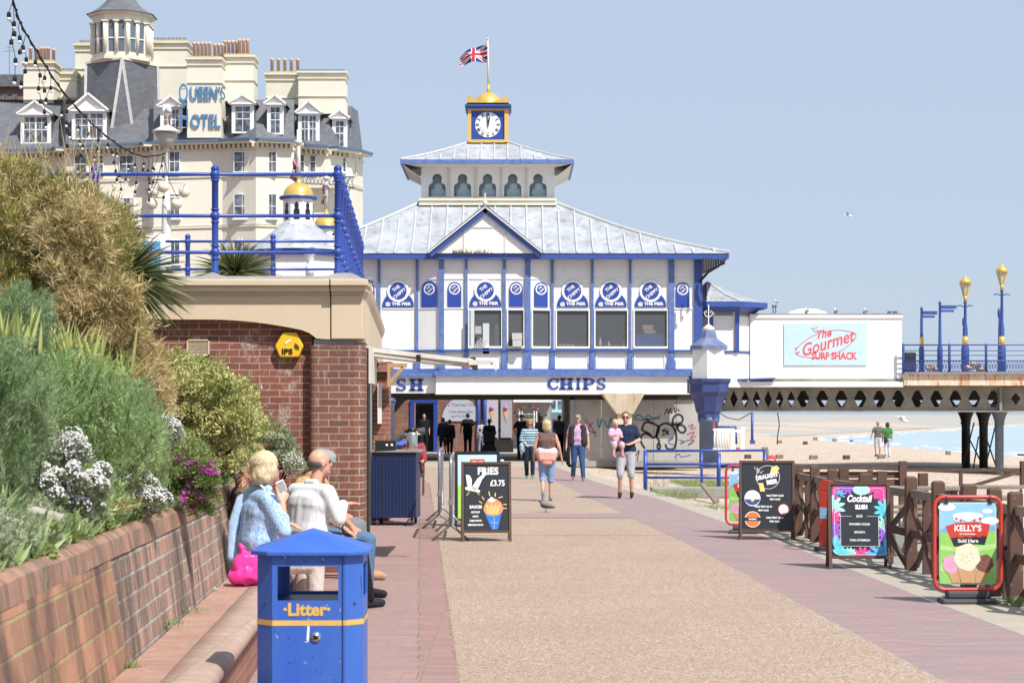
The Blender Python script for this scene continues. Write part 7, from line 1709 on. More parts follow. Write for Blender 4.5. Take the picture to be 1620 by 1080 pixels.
uf('man in a dark hat and black clothes walking at the edge of the shade', 825, 72.5, R(175), 1.74, top=DK, bottom=DK, hair=('cap', (.02, .02, .02)), skin='skin2', sleeves=.5, J=dict(elR=(.3, 0, 1.2), wrR=(.22, .1, 1.0)))
uf('person in a grey purple top and black trousers walking away between the two walking women', 885, 78, R(0), 1.72, top=(.22, .18, .22), bottom=DK, sleeves=.5, J=WK, skin='skin2')
uf('person in a grey top with dark hair in front of the souvenir racks', 855, 82, R(190), 1.66, top=(.16, .16, .2), bottom=(.2, .2, .22), hair=('bob', (.03, .02, .02)), bulk=1.2)
person('seated person in a red top wearing a straw hat beside the counter', (X(655, 41), 41, 0), R(170), None, SIT, 1.05, 'skin2', (.35, .05, .07), (.03, .03, .04), DK, ('hat', (.66, .55, .38)), face=False, vox=.016)
m = MB((X(655, 41), 41, 0)); x_, y_ = X(655, 41), 41
for a, b_ in ((-.2, -.2), (.2, -.2), (-.2, .2), (.2, .2)): m.bar((x_ + a, y_ + b_, 0), (x_ + a, y_ + b_, .45), .03, .03)
m.box(x_ - .22, x_ + .22, y_ - .22, y_ + .22, .43, .465); m.box(x_ - .22, x_ + .22, y_ + .18, y_ + .22, .465, .95); tag(m.build('chair', M['wood']), 'small chair under the person with the straw hat', 'chair')
# couple on the beach
bz_ = beach_z(X(1389, 95), 95)
person('man in an olive tee, white shorts and a pink cap walking on the beach', (X(1389, 95), 95, bz_), R(10), dict(elL=(-.3, 0, 1.18), wrL=(-.34, .05, .95), knL=(-.1, .1, .5), anL=(-.1, .02, .1)), BASE, 1.0, 'skin2', (.14, .14, .12), (.66, .66, .68), (.05, .03, .03), ('cap', (.65, .22, .30)), face=False, vox=V, sleeves=.5, legs=1.0)
def blackbag(e, j, hp_, hr): blob('shoulder_bag', [caps((-.12, -.12, .95), (-.12, -.12, .82), .09, .11), caps((.12, -.1, 1.4), (-.1, -.13, 1.0), .014, .014)], C('black_bag', 0), e, .014)
person('dark haired woman in a green top and pale jeans walking on the beach', (X(1404, 94), 94, beach_z(X(1404, 94), 94)), R(5), dict(knR=(.1, .1, .5), anL=(-.1, -.15, .14)), BASE, .97, 'skin2', (.06, .22, .06), (.55, .60, .66), (.4, .4, .4), ('bob', (.03, .02, .018)), face=False, vox=V, sleeves=.5, extra=blackbag)
# ------------------------------------------------------------------ litter bins
def litter_bin(label, loc, rz=0, detail=True):
    e = empty('litter_bin', label, 'litter bin', loc, rz, 'blue litter bins'); w = .272; c = .085; h = 1.03; mb = M['binblue']
    oc = [(-w, -w + c), (-w + c, -w), (w - c, -w), (w, -w + c), (w, w - c), (w - c, w), (-w + c, w), (-w, w - c)]
    m = MB()
    for i in range(8):
        a, b = Vector((*oc[i], 0)), Vector((*oc[(i + 1) % 8], 0)); ins = -(a + b).normalized() * .012
        def pan(z0, z1, t0=0, t1=1):
            p, q = a.lerp(b, t0), a.lerp(b, t1); vs = [p + Vector((0, 0, z0)), q + Vector((0, 0, z0)), q + Vector((0, 0, z1)), p + Vector((0, 0, z1))]
            m.add(vs + [v + ins for v in vs], [(0, 1, 2, 3), (7, 6, 5, 4), (0, 4, 5, 1), (1, 5, 6, 2), (2, 6, 7, 3), (3, 7, 4, 0)])
        if i % 2 == 1:   # big faces with an opening
            pan(.02, .80); pan(.975, h); pan(.80, .975, 0, .07); pan(.80, .975, .90, 1)
        else: pan(.02, h)
    m.box(-w + .02, w - .02, -w + .02, w - .02, .01, .03); m.build('casing', mb, e, (0, 0, 0))
    m = MB(); m.lathe([(.30, .05), (.30, .78)], (0, 0, 0), 8, R(22.5), False, .8, .8)
    m2 = MB(); m2.box(-.235, .235, -.235, .235, .775, .785); m2.build('ash_tray', M['navydark'], e, (0, 0, 0))
    m = MB(); o = .033; r_ = [(x * (1 + o / w), y * (1 + o / w), z) for z in (h, h + .022) for x, y in oc]
    m.add(r_ + [(0, 0, h + .125)], [tuple(range(7, -1, -1))] + [(i, (i + 1) % 8, 8 + (i + 1) % 8, 8 + i) for i in range(8)] + [(8 + i, 8 + (i + 1) % 8, 16) for i in range(8)])
    bevel(m.build('lid', mb, e, (0, 0, 0)), .005)
    if detail:
        m = MB()
        for i in range(8):
            a, b = Vector((*oc[i], 0)), Vector((*oc[(i + 1) % 8], 0)); out = (a + b).normalized() * .002
            m.quad(a + out + Vector((0, 0, .672)), b + out + Vector((0, 0, .672)), b + out + Vector((0, 0, .70)), a + out + Vector((0, 0, .70)))
        m.build('gold_band', M['goldpaint'], e, (0, 0, 0), fix=False)
        text('·Litter·', .088, M['goldpaint'], e, lambda c: Vector((c.x - .01, -w - .002 + c.y, c.z + .752)), .0035, 0, .001, 1.0)
        m = MB(); m.tube([(.035, -w - .008, .615), (.035, -w + .01, .615)], .026, 16); m.build('lock', M['chrome'], e, (0, 0, 0))
        m = MB(); m.tube([(.035, -w - .011, .615), (.035, -w - .007, .615)], .014, 12); m.build('lock_hole', M['black'], e, (0, 0, 0))
        m = MB(); m.bar((w - c - .015, -w - .001, .03), (w - c - .015, -w - .001, h), .006, .004, (0, 1, 0)); m.build('door_gap', M['navydark'], e, (0, 0, 0))
        m = MB(); m.add([(-.012, -w - .0015, .60), (.0, -w - .0015, .59), (.004, -w - .0015, .66), (-.004, -w - .0015, .715)], [(0, 1, 2, 3)]); m.add([(-.028, -w - .0015, .585), (.0, -w - .0015, .592), (.002, -w - .0015, .60)], [(0, 1, 2)]); m.build('scrape_mark', M['chalk'], e, (0, 0, 0), fix=False)
        rs_ = random.Random(5)
        for mt_, n_, lo_ in (('chalk', 26, .002), ('navydark', 70, .0016)):
            m = MB()
            for k in range(n_):
                fx_ = rs_.uniform(-w + c + .01, w - c - .02); fz_ = rs_.choice((rs_.uniform(.04, .66), rs_.uniform(.60, 1.0), rs_.uniform(.98, 1.02))); a_ = rs_.gauss(1.57, .5); l_ = rs_.uniform(.003, .022) * (1.6 if n_ > 30 else 1); t_ = rs_.uniform(.0006, .0022)
                if -.2 < fx_ < .19 and .80 < fz_ < .975: continue
                dx, dz = math.cos(a_) * l_, math.sin(a_) * l_; m.add([(fx_, -w - lo_, fz_), (fx_ + t_, -w - lo_, fz_ + t_), (fx_ + dx + t_, -w - lo_, fz_ + dz), (fx_ + dx, -w - lo_, fz_ + dz - t_)], [(0, 1, 2, 3)])
            m.build('scuff_marks', M[mt_], e, (0, 0, 0), fix=False)
    return e
BD = 9.95
litter_bin('large blue litter bin with gold lettering closest to the camera', (X(496, BD), BD, 0), R(1))
litter_bin('blue litter bin just behind the counter with the flask', (X(612, 33), 33, 0), R(-30), False)
litter_bin('blue litter bin standing furthest back beside the straw hat', (X(640, 44), 44, 0), R(-20), False)
# ------------------------------------------------------------------ poster tools
def local(e, y=0.0, lean=0.0):
    return lambda c: Vector((c.x, y + c.y + lean * c.z, c.z))
class Poster:
    def __init__(s, e, w, h, z0, y, lean, mat, name='poster', x0=0.0):
        s.w, s.h, s.z0, s.y, s.lean, s.x0 = w, h, z0, y, lean, x0
        m = MB(); m.poly([s.p(0, 0), s.p(1, 0), s.p(1, 1), s.p(0, 1)]); s.o = m.build(name, mat, e, (0, 0, 0), fix=False); s.k = 0
    def p(s, u, v, out=0.0):
        z = s.z0 + s.h * (1 - v); return Vector((s.x0 + (u - .5) * s.w, s.y + s.lean * z - out, z))
    def shape(s, pts, mat, name='print'):
        s.k += 1; m = MB(); m.poly([s.p(u, v, .0008 + .0004 * s.k) for u, v in pts]); return m.build(name, mat, s.o, (0, 0, 0), fix=False)
    def multi(s, polys, mat, name='print'):
        s.k += 1; m = MB()
        for pts in polys: m.poly([s.p(u, v, .0008 + .0004 * s.k) for u, v in pts])
        return m.build(name, mat, s.o, (0, 0, 0), fix=False)
    def line(s, pts, w, mat, closed=False):
        s.k += 1; m = MB(); q = list(pts) + ([pts[0]] if closed else [])
        for a, b in zip(q, q[1:]): m.bar(s.p(*a, .001 + .0004 * s.k), s.p(*b, .001 + .0004 * s.k), w, .0004, (0, 1, 0))
        return m.build('print', mat, s.o, (0, 0, 0), fix=False)
    def circle(s, u, v, r, n=20, rv=None):
        a_ = s.w / s.h; return [(u + r * math.cos(2 * math.pi * i / n), v + (rv or r * a_) * math.sin(2 * math.pi * i / n)) for i in range(n)]
    def text(s, t, u, v, size, mat, bold=.0, shear=0, sx=1, rot=0, align='CENTER'):
        s.k += 1; o = s.p(u, v, .001 + .0004 * s.k)
        return text(t, size * s.h, mat, s.o, lambda c: Vector((o.x + c.x, o.y + s.lean * c.z + c.y, o.z + c.z)), bold * s.h, shear, .0003, sx, align, rot=rot)
def a_board(label, px, d, w, h, rz=0, matp='boardblack', leg=.1, frame='frame_wood'):
    e = empty('a_board', label, 'sign board', (X(px, d), d, 0), rz); ln = .16; t = .035
    for sgn, nm in ((-1, 'front_frame'), (1, 'rear_frame')):
        f = lambda x, z: Vector((x, -sgn * -.0 + sgn * (-.0) + (-.17 * (1 - z / h)) * (1 if sgn < 0 else -1), z))
        m = MB()
        for s_ in (-1, 1): m.bar(f(s_ * (w / 2 - t / 2), 0), f(s_ * (w / 2 - t / 2), h), t, t, (0, 1, 0))
        m.bar(f(-w / 2 + t, h - t / 2), f(w / 2 - t, h - t / 2), t, t * .96, (0, 1, 0)); m.bar(f(-w / 2 + t, leg + t), f(w / 2 - t, leg + t), t, t * .96, (0, 1, 0))
        m.build(nm, M[frame], e, (0, 0, 0))
        m = MB(); a = [f(-w / 2 + t, leg + t), f(w / 2 - t, leg + t), f(w / 2 - t, h - t), f(-w / 2 + t, h - t)]; m.prism(a, (0, .006, 0)); m.build('backing', M['black'], e, (0, 0, 0))
    lean = .17 / h
    P_ = Poster(e, w - 2 * t - .02, h - leg - 2 * t - .03, leg + t + .015, -.17 - .004, lean, M[matp])
    return e, P_
# FRIES board
e, p = a_board('black menu board with a white gull and a cone of fries nearest the counter', 769, 26.3, .69, 1.09, R(3))
p.text('FRIES', .54, .09, .15, M['chalk'], .006, 0, .95); p.text('£3.75', .76, .275, .125, M['chalk'], .004, 0, .82)
p.text('SAUCES', .255, .64, .062, M['chalk'], .003, 0, .9)
for i, t_ in enumerate(('KETCHUP', 'MAYO', '(AJUN MAYO', 'SRIRACHA MAYO')): p.text(t_ if i != 2 else 'CAJUN MAYO', .25, .72 + .065 * i, .038, M['chalk'], .002, 0, .8)
p.multi([[(.03, .14), (.12, .15), (.17, .22), (.16, .34), (.06, .30)], [(.16, .34), (.30, .20), (.50, .09), (.52, .12), (.40, .22), (.33, .33), (.24, .40)], [(.01, .34), (.10, .31), (.26, .34), (.36, .39), (.34, .42), (.22, .40), (.06, .38), (.02, .37)]], M['chalk'], 'gull_print')
p.line([(.10, .40), (.08, .44), (.04, .46)], .008, M['yellowprint']); p.line([(.29, .40), (.31, .44), (.35, .45)], .008, M['yellowprint'])
p.shape([(.44, .70), (.86, .70), (.76, .985), (.62, .985)], C('print_blue', (.04, .20, .62)), 'cone_print')
p.shape([(.43, .69), (.45, .62), (.52, .54), (.62, .49), (.74, .52), (.84, .57), (.90, .66), (.86, .72), (.76, .77), (.62, .78), (.50, .75)], C('fries_orange', (.75, .30, .14)), 'fries_print')
p.multi([[(.50 + .05 * i, .60 + .02 * (i % 2)), (.53 + .05 * i, .60 + .02 * (i % 2)), (.55 + .035 * i, .75), (.525 + .035 * i, .75)] for i in range(7)], C('fries_yellow', (.85, .58, .22)), 'fries_print')
p.shape([(.52, .54), (.62, .48), (.72, .54), (.62, .57)], M['chalk'])
for a in ((.40, .58, .33, .55), (.45, .53, .40, .48), (.58, .47, .56, .40), (.70, .48, .71, .42), (.78, .50, .88, .48), (.89, .60, .97, .60), (.88, .66, .97, .66)): p.line([(a[0], a[1]), (a[2], a[3])], .014, C('fries_yellow', 0))
p.text('The Beach', .68, .88, .03, M['chalk'], 0, 0, .9); p.line([(.675, .80), (.675, .985)], .004, M['chalk'])
m = MB(); m.ball((.22, 0, 1.105), .03, 8, .7); m.build('pebble_weight', M['chalk'], e, (0, 0, 0))
# green bordered ice cream menu board behind it
e, p = a_board('tall black framed ice cream menu board partly hidden behind the gull menu board', 755, 29.6, .70, 1.17, R(3), 'signsky', .08, 'black')
p.shape([(0, .5), (.12, .45), (.12, 1), (0, 1)], C('lime_print', (.35, .62, .12))); p.shape([(.88, .5), (1, .45), (1, 1), (.88, 1)], C('lime_print', 0))
p.shape([(.13, .15), (.87, .15), (.87, .9), (.13, .9)], M['red']); p.shape([(.17, .20), (.83, .20), (.83, .86), (.17, .86)], M['boardblack'])
p.shape([(.32, .07), (.68, .07), (.72, .19), (.28, .19)], M['red']); p.text('KELLY\u2019S', .5, .13, .07, M['chalk'], .003, 0, .8); p.shape([(.20, .24), (.48, .24), (.48, .31), (.20, .31)], M['orange']); p.shape([(.52, .24), (.80, .24), (.80, .31), (.52, .31)], C('print_blue', 0))
# DRAUGHT BEER board
e, p = a_board('black draught beer price board furthest along the brown fence', 1213, 26.6, .77, 1.10, R(-4))
p.line(p.circle(.52, .20, .24, 24), .006, M['chalk'], True); p.shape([(.60, .04), (.70, .02), (.76, .06), (.66, .17), (.56, .15)], M['yellowprint']); p.shape([(.33, .29), (.42, .29), (.46, .42), (.36, .42)], M['yellowprint'])
p.text('DRAUGHT', .50, .19, .085, M['chalk'], .006, 0, .85, R(11)); p.text('BEER', .60, .275, .09, M['chalk'], .006, 0, .85, R(9)); p.line([(.24, .04), (.33, .14), (.30, .05), (.38, .14), (.42, .10)], .006, M['chalk'])
for v, t1, t2, uu in ((.50, 'HALF PINT £2.50', 'PINT £4.90', .66), (.67, 'HALF PINT £2.10', 'PINT £4.20', .42), (.84, 'HALF PINT £2.20', 'PINT £4.40', .65)):
    p.text(t1, uu, v - .015, .038, M['chalk'], .0022, 0, .95); p.text(t2, uu, v + .042, .036, M['chalk'], .0022, 0, .95)
p.shape(p.circle(.20, .525, .165), M['chalk']); p.shape([(.04, .54), (.36, .54), (.34, .58), (.28, .62), (.20, .635), (.12, .62), (.06, .58)], C('print_navy', (.05, .10, .25))); p.shape(p.circle(.20, .55, .035), M['yellowprint'])
p.shape(p.circle(.83, .695, .115), M['red']); p.shape(p.circle(.83, .695, .098), M['chalk'])
p.shape(p.circle(.20, .85, .165), M['chalk']); p.shape(p.circle(.20, .85, .152), M['orange']); p.shape([(.035, .82), (.365, .82), (.365, .875), (.035, .875)], M['boardblack']); p.text('MADRI\u2019S', .2, .848, .032, M['chalk'], .002, 0, 1)
# cocktail board
e, p = a_board('black cocktail slush board bordered with bright tropical leaves in the middle of the fence', 1358, 21.6, .70, .98, R(-3))
pk, tq, vi, sk_, mn_ = C('leaf_pink', (.72, .08, .32)), C('leaf_turquoise', (.12, .62, .72)), C('leaf_violet', (.32, .12, .62)), C('leaf_sky', (.12, .42, .82)), C('leaf_mint', (.42, .78, .68))
def leafp(u, v, r, a0, n, mat, wd=.16):
    out = []
    for i in range(n):
        a = R(a0 + i * 170 / max(1, n - 1) - 85); c_, s_ = math.cos(a), math.sin(a); q = []
        for t, k in ((0, 0), (.4, wd), (.8, wd * .8), (1, 0), (.8, -wd * .8), (.4, -wd)): q.append((min(1, max(0, u + r * (c_ * t - s_ * k))), min(1, max(0, v + r * (s_ * t + c_ * k) * .72))))
        out.append(q)
    p.multi(out, mat, 'leaf_print')
for args in ((.0, .02, .26, 45, 6, pk), (.3, .0, .18, 90, 6, vi), (.84, .0, .26, 100, 5, pk), (1.0, .12, .24, 180, 6, pk), (.0, .30, .26, 0, 6, mn_), (1.0, .34, .24, 180, 6, tq), (.0, .45, .2, 10, 6, pk), (1.0, .56, .2, 180, 7, mn_), (.0, .66, .24, 0, 6, vi), (1.0, .70, .22, 180, 5, vi), (.03, .88, .26, -30, 6, tq), (.3, 1.0, .18, -90, 8, mn_), (.55, 1.0, .2, -90, 6, pk), (.98, 1.02, .42, -130, 8, sk_, .11), (.14, .12, .12, -60, 5, sk_), (.14, .99, .2, -60, 6, tq)): leafp(*args)
p.multi([[(a, max(0, b_)) for a, b_ in p.circle(.55, .05, .16, 16, .075)]], mn_, 'leaf_print')
p.line([(.04, .06), (.08, .03), (.92, .03), (.96, .06), (.96, .95), (.92, .98), (.08, .98), (.04, .95)], .004, M['chalk'], True)
p.text('Cocktail', .50, .18, .135, M['chalk'], .006, .25, .78); p.text('SLUSH', .54, .30, .085, M['chalk'], .006, 0, .72)
p.shape([(.15, .43), (.85, .43), (.85, .86), (.15, .86)], M['boardblack']); p.line([(.36, .43), (.15, .43), (.15, .86), (.85, .86), (.85, .43), (.64, .43)], .004, M['chalk'])
p.text('£4.75', .5, .43, .05, M['chalk'], .0015, 0, .8)
for v, t_ in ((.545, 'STRAWBERRY DAIQUIRI'), (.66, 'MARGARITA'), (.775, 'VODKA WATERMELON')): p.text(t_, .5, v, .042, M['chalk'], .0012, 0, .66)
# red framed swing signs
def swing_sign(label, px, d, w, h, rz, full=True):
    e = empty('swing_sign', label, 'sign board', (X(px, d), d, 0), rz, None); r = .09; zb_ = .13
    cor = []
    for cx, cz_, a0 in ((w / 2 - r, zb_ + h - r, 0), (-w / 2 + r, zb_ + h - r, 90), (-w / 2 + r, zb_ + r, 180), (w / 2 - r, zb_ + r, 270)):
        cor += [(cx + r * math.cos(R(a0 + t)), 0, cz_ + r * math.sin(R(a0 + t))) for t in range(0, 91, 15)]
    m = MB(); m.tube(cor, .018, 8, closed=True); m.build('red_frame', M['red'], e, (0, 0, 0))
    m = MB(); m.box(-.26, .26, -.14, .14, 0, .05); m.box(-.2, .2, -.07, .07, .05, .12); bevel(m.build('rubber_base', M['rubber'], e, (0, 0, 0)), .02)
    pw, ph = w - .09, h - .10; q = []
    r2 = .055
    for cx, cz_, a0 in ((pw / 2 - r2, zb_ + .05 + ph - r2, 0), (-pw / 2 + r2, zb_ + .05 + ph - r2, 90), (-pw / 2 + r2, zb_ + .05 + r2, 180), (pw / 2 - r2, zb_ + .05 + r2, 270)): q += [(cx + r2 * math.cos(R(a0 + t)), -.005, cz_ + r2 * math.sin(R(a0 + t))) for t in range(0, 91, 15)]
    m = MB(); m.prism(q, (0, .01, 0)); m.build('panel', M['chalk'], e, (0, 0, 0))
    m = MB()
    for s_ in (-.33, .33): m.bar((s_ * w, -.01, zb_ + h - .06), (s_ * w, -.01, zb_ + h + .01), .02, .012, (0, 1, 0)); m.bar((s_ * w - .02, -.012, zb_ + h - .055), (s_ * w + .02, -.012, zb_ + h - .055), .012, .012)
    m.build('hook', M['dark'], e, (0, 0, 0))
    P_ = Poster(e, pw - .012, ph - .012, zb_ + .056, -.0065, 0, C('print_sky', (.30, .58, .85)))
    return e, P_
for label, px, d, rz, full in (('red framed swing sign with three ice cream cones nearest the camera', 1531, 17.55, R(0), True), ('red framed swing sign half hidden behind the draught beer board', 1181, 27.9, R(-8), False)):
    w, h = (.615, .855) if full else (.60, .86)
    e, p = swing_sign(label, px, d, w, h, rz)
    p.multi([p.circle(.12, .05, .16, 14, .05), p.circle(.85, .10, .10, 12, .03), p.circle(.5, .16, .28, 16, .05), p.circle(.9, .22, .16, 12, .05)], C('print_cloud', (.74, .82, .88)), 'cloud_print')
    p.shape([(0, .33), (.2, .27), (.4, .33), (.7, .31), (1, .28), (1, .45), (0, .45)], C('print_hill', (.20, .42, .66)), 'hill_print')
    p.shape([(0, .36), (.3, .38), (.6, .40), (.85, .36), (1, .34), (1, 1), (0, 1)], C('print_meadow', (.30, .60, .14)), 'meadow_print')
    p.multi([[(0, .52), (.4, .56), (1, .50), (1, .56), (.5, .62), (0, .58)], [(0, .76), (.4, .84), (1, .78), (1, .84), (.5, .90), (0, .84)]], C('print_meadow2', (.45, .70, .25)), 'meadow_print')
    p.shape([(.16, .40), (.86, .38), (.80, .52), (.62, .51), (.50, .53), (.25, .54)], M['boardblack'], 'black_banner')
    p.shape([(.10, .285), (.30, .245), (.62, .235), (.90, .26), (.85, .42), (.78, .405), (.70, .425), (.62, .41), (.54, .43), (.46, .415), (.38, .435), (.30, .42), (.18, .44)], M['red'], 'red_banner')
    p.multi([p.circle(.32, .195, .09, 12, .035), p.circle(.66, .195, .09, 12, .035), p.circle(.5, .205, .07, 12, .03)], M['chalk'], 'cow_print'); p.multi([[(.25, .19), (.32, .18), (.30, .22)], [(.34, .21), (.40, .19), (.38, .235)], [(.60, .19), (.66, .21), (.60, .23)], [(.68, .18), (.75, .18), (.72, .225)]], M['red'], 'cow_print')
    p.text('KELLY\u2019S', .495, .315, .105, M['chalk'], .004, 0, .95); p.text('OF CORNWALL', .49, .385, .026, M['chalk'], .001, 0, 1.1); p.text('Sold Here', .50, .47, .062, M['chalk'], .002, 0, 1.0)
    for u, v, r_, colr, cone in ((.20, .76, .155, (.78, .38, .58), [(.12, .84), (.34, .84), (.36, .99), (.22, .99)]), (.80, .75, .155, (.20, .085, .065), [(.66, .83), (.88, .83), (.78, .99), (.62, .99)]), (.48, .67, .235, (.80, .74, .56), [(.30, .80), (.66, .80), (.60, .99), (.38, .99)])):
        p.shape(cone, C('cone_tan', (.60, .34, .18)), 'cone_print'); k0 = C('scoop_%d' % int(u * 100), colr)
        ring_ = [(u + r_ * (1 + .06 * math.sin(a * 7)) * math.cos(a), v + r_ * .72 * (1 + .06 * math.cos(a * 5)) * math.sin(a)) for a in [i * math.pi / 14 for i in range(28)]]
        p.shape(ring_, k0, 'scoop_print'); dk = C('scoopd_%d' % int(u * 100), tuple(min(.9, c_ * (.75 if u != .80 else 2.2)) for c_ in colr))
        p.multi([p.circle(u + r_ * a * .6, v + r_ * b_ * .4, r_ * .10, 8, r_ * .045) for a, b_ in ((-.5, -.2), (.3, .5), (.5, -.5), (-.2, .7), (0, 0), (-.7, .4), (.8, .1))], dk, 'scoop_print')
# ------------------------------------------------------------------ counter cart, flask, tray
ce = empty('counter_cart', 'dark blue panelled serving counter on castors outside the shop', 'counter', (X(628, 30.2), 30.2, 0), R(-3))
m = MB(); m.box(-.36, .34, -.35, .35, .12, 1.15); m.build('cabinet', M['navydark'], ce, (0, 0, 0))
m = MB()
for i in range(13): m.box(-.355 + i * .053, -.345 + i * .053, -.356, -.35, .13, 1.14)
m.build('tongue_and_groove_joints', M['black'], ce, (0, 0, 0))
m = MB(); m.box(-.40, .42, -.39, .39, 1.15, 1.185); bevel(m.build('worktop', M['girder'], ce, (0, 0, 0)), .006)
for x_, y_ in ((-.28, -.28), (.27, -.28), (-.28, .28), (.27, .28)):
    m = MB(); m.tube([(x_ - .02, y_, .055), (x_ + .02, y_, .055)], .055, 12); m.bar((x_, y_, .06), (x_, y_, .13), .03, .05); m.build('castor', M['rubber'], ce, (0, 0, 0))
m = MB(); m.bar((.36, -.2, .98), (.40, -.2, .98), .03, .03); m.bar((.40, -.2, .85), (.40, -.2, 1.0), .03, .03); m.build('handle', M['black'], ce, (0, 0, 0))
fe = empty('flask', 'steel vacuum flask with a black top standing on the counter', 'flask', (X(652, 30), 30, 1.185))
m = MB(); m.lathe([(.085, 0), (.09, .02), (.09, .24), (.07, .29)], (0, 0, 0), 16); m.build('steel_body', M['chrome'], fe, (0, 0, 0))
m = MB(); m.lathe([(.07, .29), (.075, .31), (.07, .35), (.03, .36)], (0, 0, 0), 14); m.box(-.12, -.06, -.015, .015, .27, .32); m.tube([(.08, 0, .1), (.14, 0, .12), (.14, 0, .28), (.06, 0, .32)], .012, 6); m.build('black_top', M['black'], fe, (0, 0, 0))
te = empty('cutlery_tray', 'black divided tray on the left half of the counter', 'tray', (X(611, 30), 29.95, 1.185)); m = MB(); m.box(-.16, .16, -.14, .14, 0, .15); m.build('tray', M['black'], te, (0, 0, 0))
for s_ in (.02, .10): m = MB(); m.tube([(s_, -.142, .08), (s_, -.139, .08)], .022, 10); m.build('round_hole', M['chalk'], te, (0, 0, 0))
m = MB((X(603, 30), 30.1, 1.335))
for i in range(24): a = random.uniform(-1, 1); m.tube([(X(603, 30) + a * .1, 30.1, 1.33), (X(603, 30) + a * .14, 30.1, 1.33 + random.uniform(.03, .1))], .006, 3)
tag(m.build('wooden_cutlery', M['bracket'], None), 'loose bundle of wooden cutlery sticking up from the tray', 'cutlery', kind='stuff')
m = MB((X(640, 29.2), 29.2, 0))
# grey waste heap / covered stock beside the bollard
ge = empty('stacked_chairs', 'dark grey covered pile of stacked furniture by the brick pier', 'furniture pile', (X(648, 47), 47, 0)); m = MB()
for i in range(6): m.box(-.5, .35, -.3, .3, .2 + i * .15, .3 + i * .15)
m.tube([(-.45, -.3, .95), (-.2, -.3, 1.22), (.4, -.3, 1.35)], .09, 8); bevel(m.build('stack', M['rubber'], ge, (0, 0, 0)), .02)
po = empty('bollard', 'grey round post with a blue ball cap beside the brick pier', 'post', (X(617, 33.5), 33.5, 0)); k = 33.5 / F
m = MB(); m.lathe([(7 * k, 0), (7 * k, Z(640, 33.5)), (9 * k, Z(638, 33.5))], (0, 0, 0), 12); m.build('shaft', M['colgrey'], po, (0, 0, 0)); m = MB(); m.ball((0, 0, Z(634, 33.5)), 9.5 * k, 12, .65); m.build('blue_cap', M['navy'], po, (0, 0, 0))
# ------------------------------------------------------------------ crowd barriers seen end-on
def barrier(label, px, py_top, d, length, rz, foot=.26):
    e = empty('crowd_barrier', label, 'barrier', (X(px, d), d, 0), rz, 'grey crowd barriers'); h = Z(py_top, d); r = .022
    fr = [(0, 0, .22), (0, 0, h - .08), (0, .03, h - .02), (0, .09, h), (0, length - .09, h), (0, length - .03, h - .02), (0, length, h - .08), (0, length, .22)]
    m = MB(); m.tube(fr, r, 8, closed=True); m.build('frame', M['steel'], e, (0, 0, 0))
    m = MB()
    for i in range(1, int(length / .12)): m.tube([(0, i * .12, .22), (0, i * .12, h)], .008, 5)
    m.build('upright_bars', M['steel'], e, (0, 0, 0))
    for y_ in (.06, length - .06):
        m = MB(); m.tube([(-foot, y_, .0), (-.03, y_, .20), (0, y_, .25), (.03, y_, .20), (foot, y_, .0)], .018, 8); m.build('foot', M['steel'], e, (0, 0, 0))
    m = MB(); m.box(-.035, .035, -.04, .02, .5, .56); m.build('hook', M['steel'], e, (0, 0, 0))
barrier('grey steel crowd barrier seen end on, further from the menu board', 695, 713, 29.0, 2.2, R(1))
barrier('grey steel crowd barrier seen end on, close against the menu board', 713, 724, 26.2, 2.2, R(1))
# ------------------------------------------------------------------ pink bag, pigeon
m = MB(); 
o_ = blob('carrier_bag', [ell((0, 0, .11), (.12, .10, .12)), ell((-.05, 0, .06), (.10, .10, .07)), ell((.06, .02, .07), (.09, .09, .08)), caps((-.02, 0, .2), (-.05, -.02, .27), .03, .015), caps((.03, 0, .2), (.06, .02, .25), .025, .01), ell((-.03, -.05, .14), (.06, .05, .05))], C('pink_plastic', (.80, .05, .32), .3), None, .012, 1)
o_.location = P(390, 893, 14.6); o_.location.z = .435; o_.scale = (1.0, 1.0, 1.15); tag(o_, 'shiny bright pink carrier bag on the brick seat behind the blonde woman', 'bag')
dm_ = o_.modifiers.new('crumple', 'DISPLACE'); tx_ = bpy.data.textures.new('crumple', 'VORONOI'); tx_.noise_scale = .07; dm_.texture = tx_; dm_.strength = .035
pg = empty('pigeon', 'grey pigeon walking on the gravel path', 'pigeon', (X(864, 33.9), 33.9, 0), R(80))
blob('body', [caps((0, -.15, .09), (0, -.04, .115), .018, .05), ell((0, .02, .12), (.055, .085, .05)), caps((0, .07, .13), (0, .10, .19), .032, .022), ell((0, .115, .205), (.02, .027, .022)), caps((0, .13, .20), (0, .16, .193), .008, .003)], C('pigeon_grey', (.11, .12, .15)), pg, .008, 1)
m = MB()
for s_ in (-1, 1): m.tube([(s_ * .02, 0, .08), (s_ * .025, .01, 0), (s_ * .025, .04, .002)], .005, 5)
m.build('legs', C('pigeon_leg', (.45, .12, .1)), pg, (0, 0, 0))
m = MB(); m.tube([(.045, .05, .135), (.055, -.05, .13), (.02, -.13, .105)], [.02, .03, .01], 6); m.tube([(-.045, .05, .135), (-.055, -.05, .13), (-.02, -.13, .105)], [.02, .03, .01], 6); m.build('wings', C('pigeon_wing', (.20, .21, .24)), pg, (0, 0, 0))
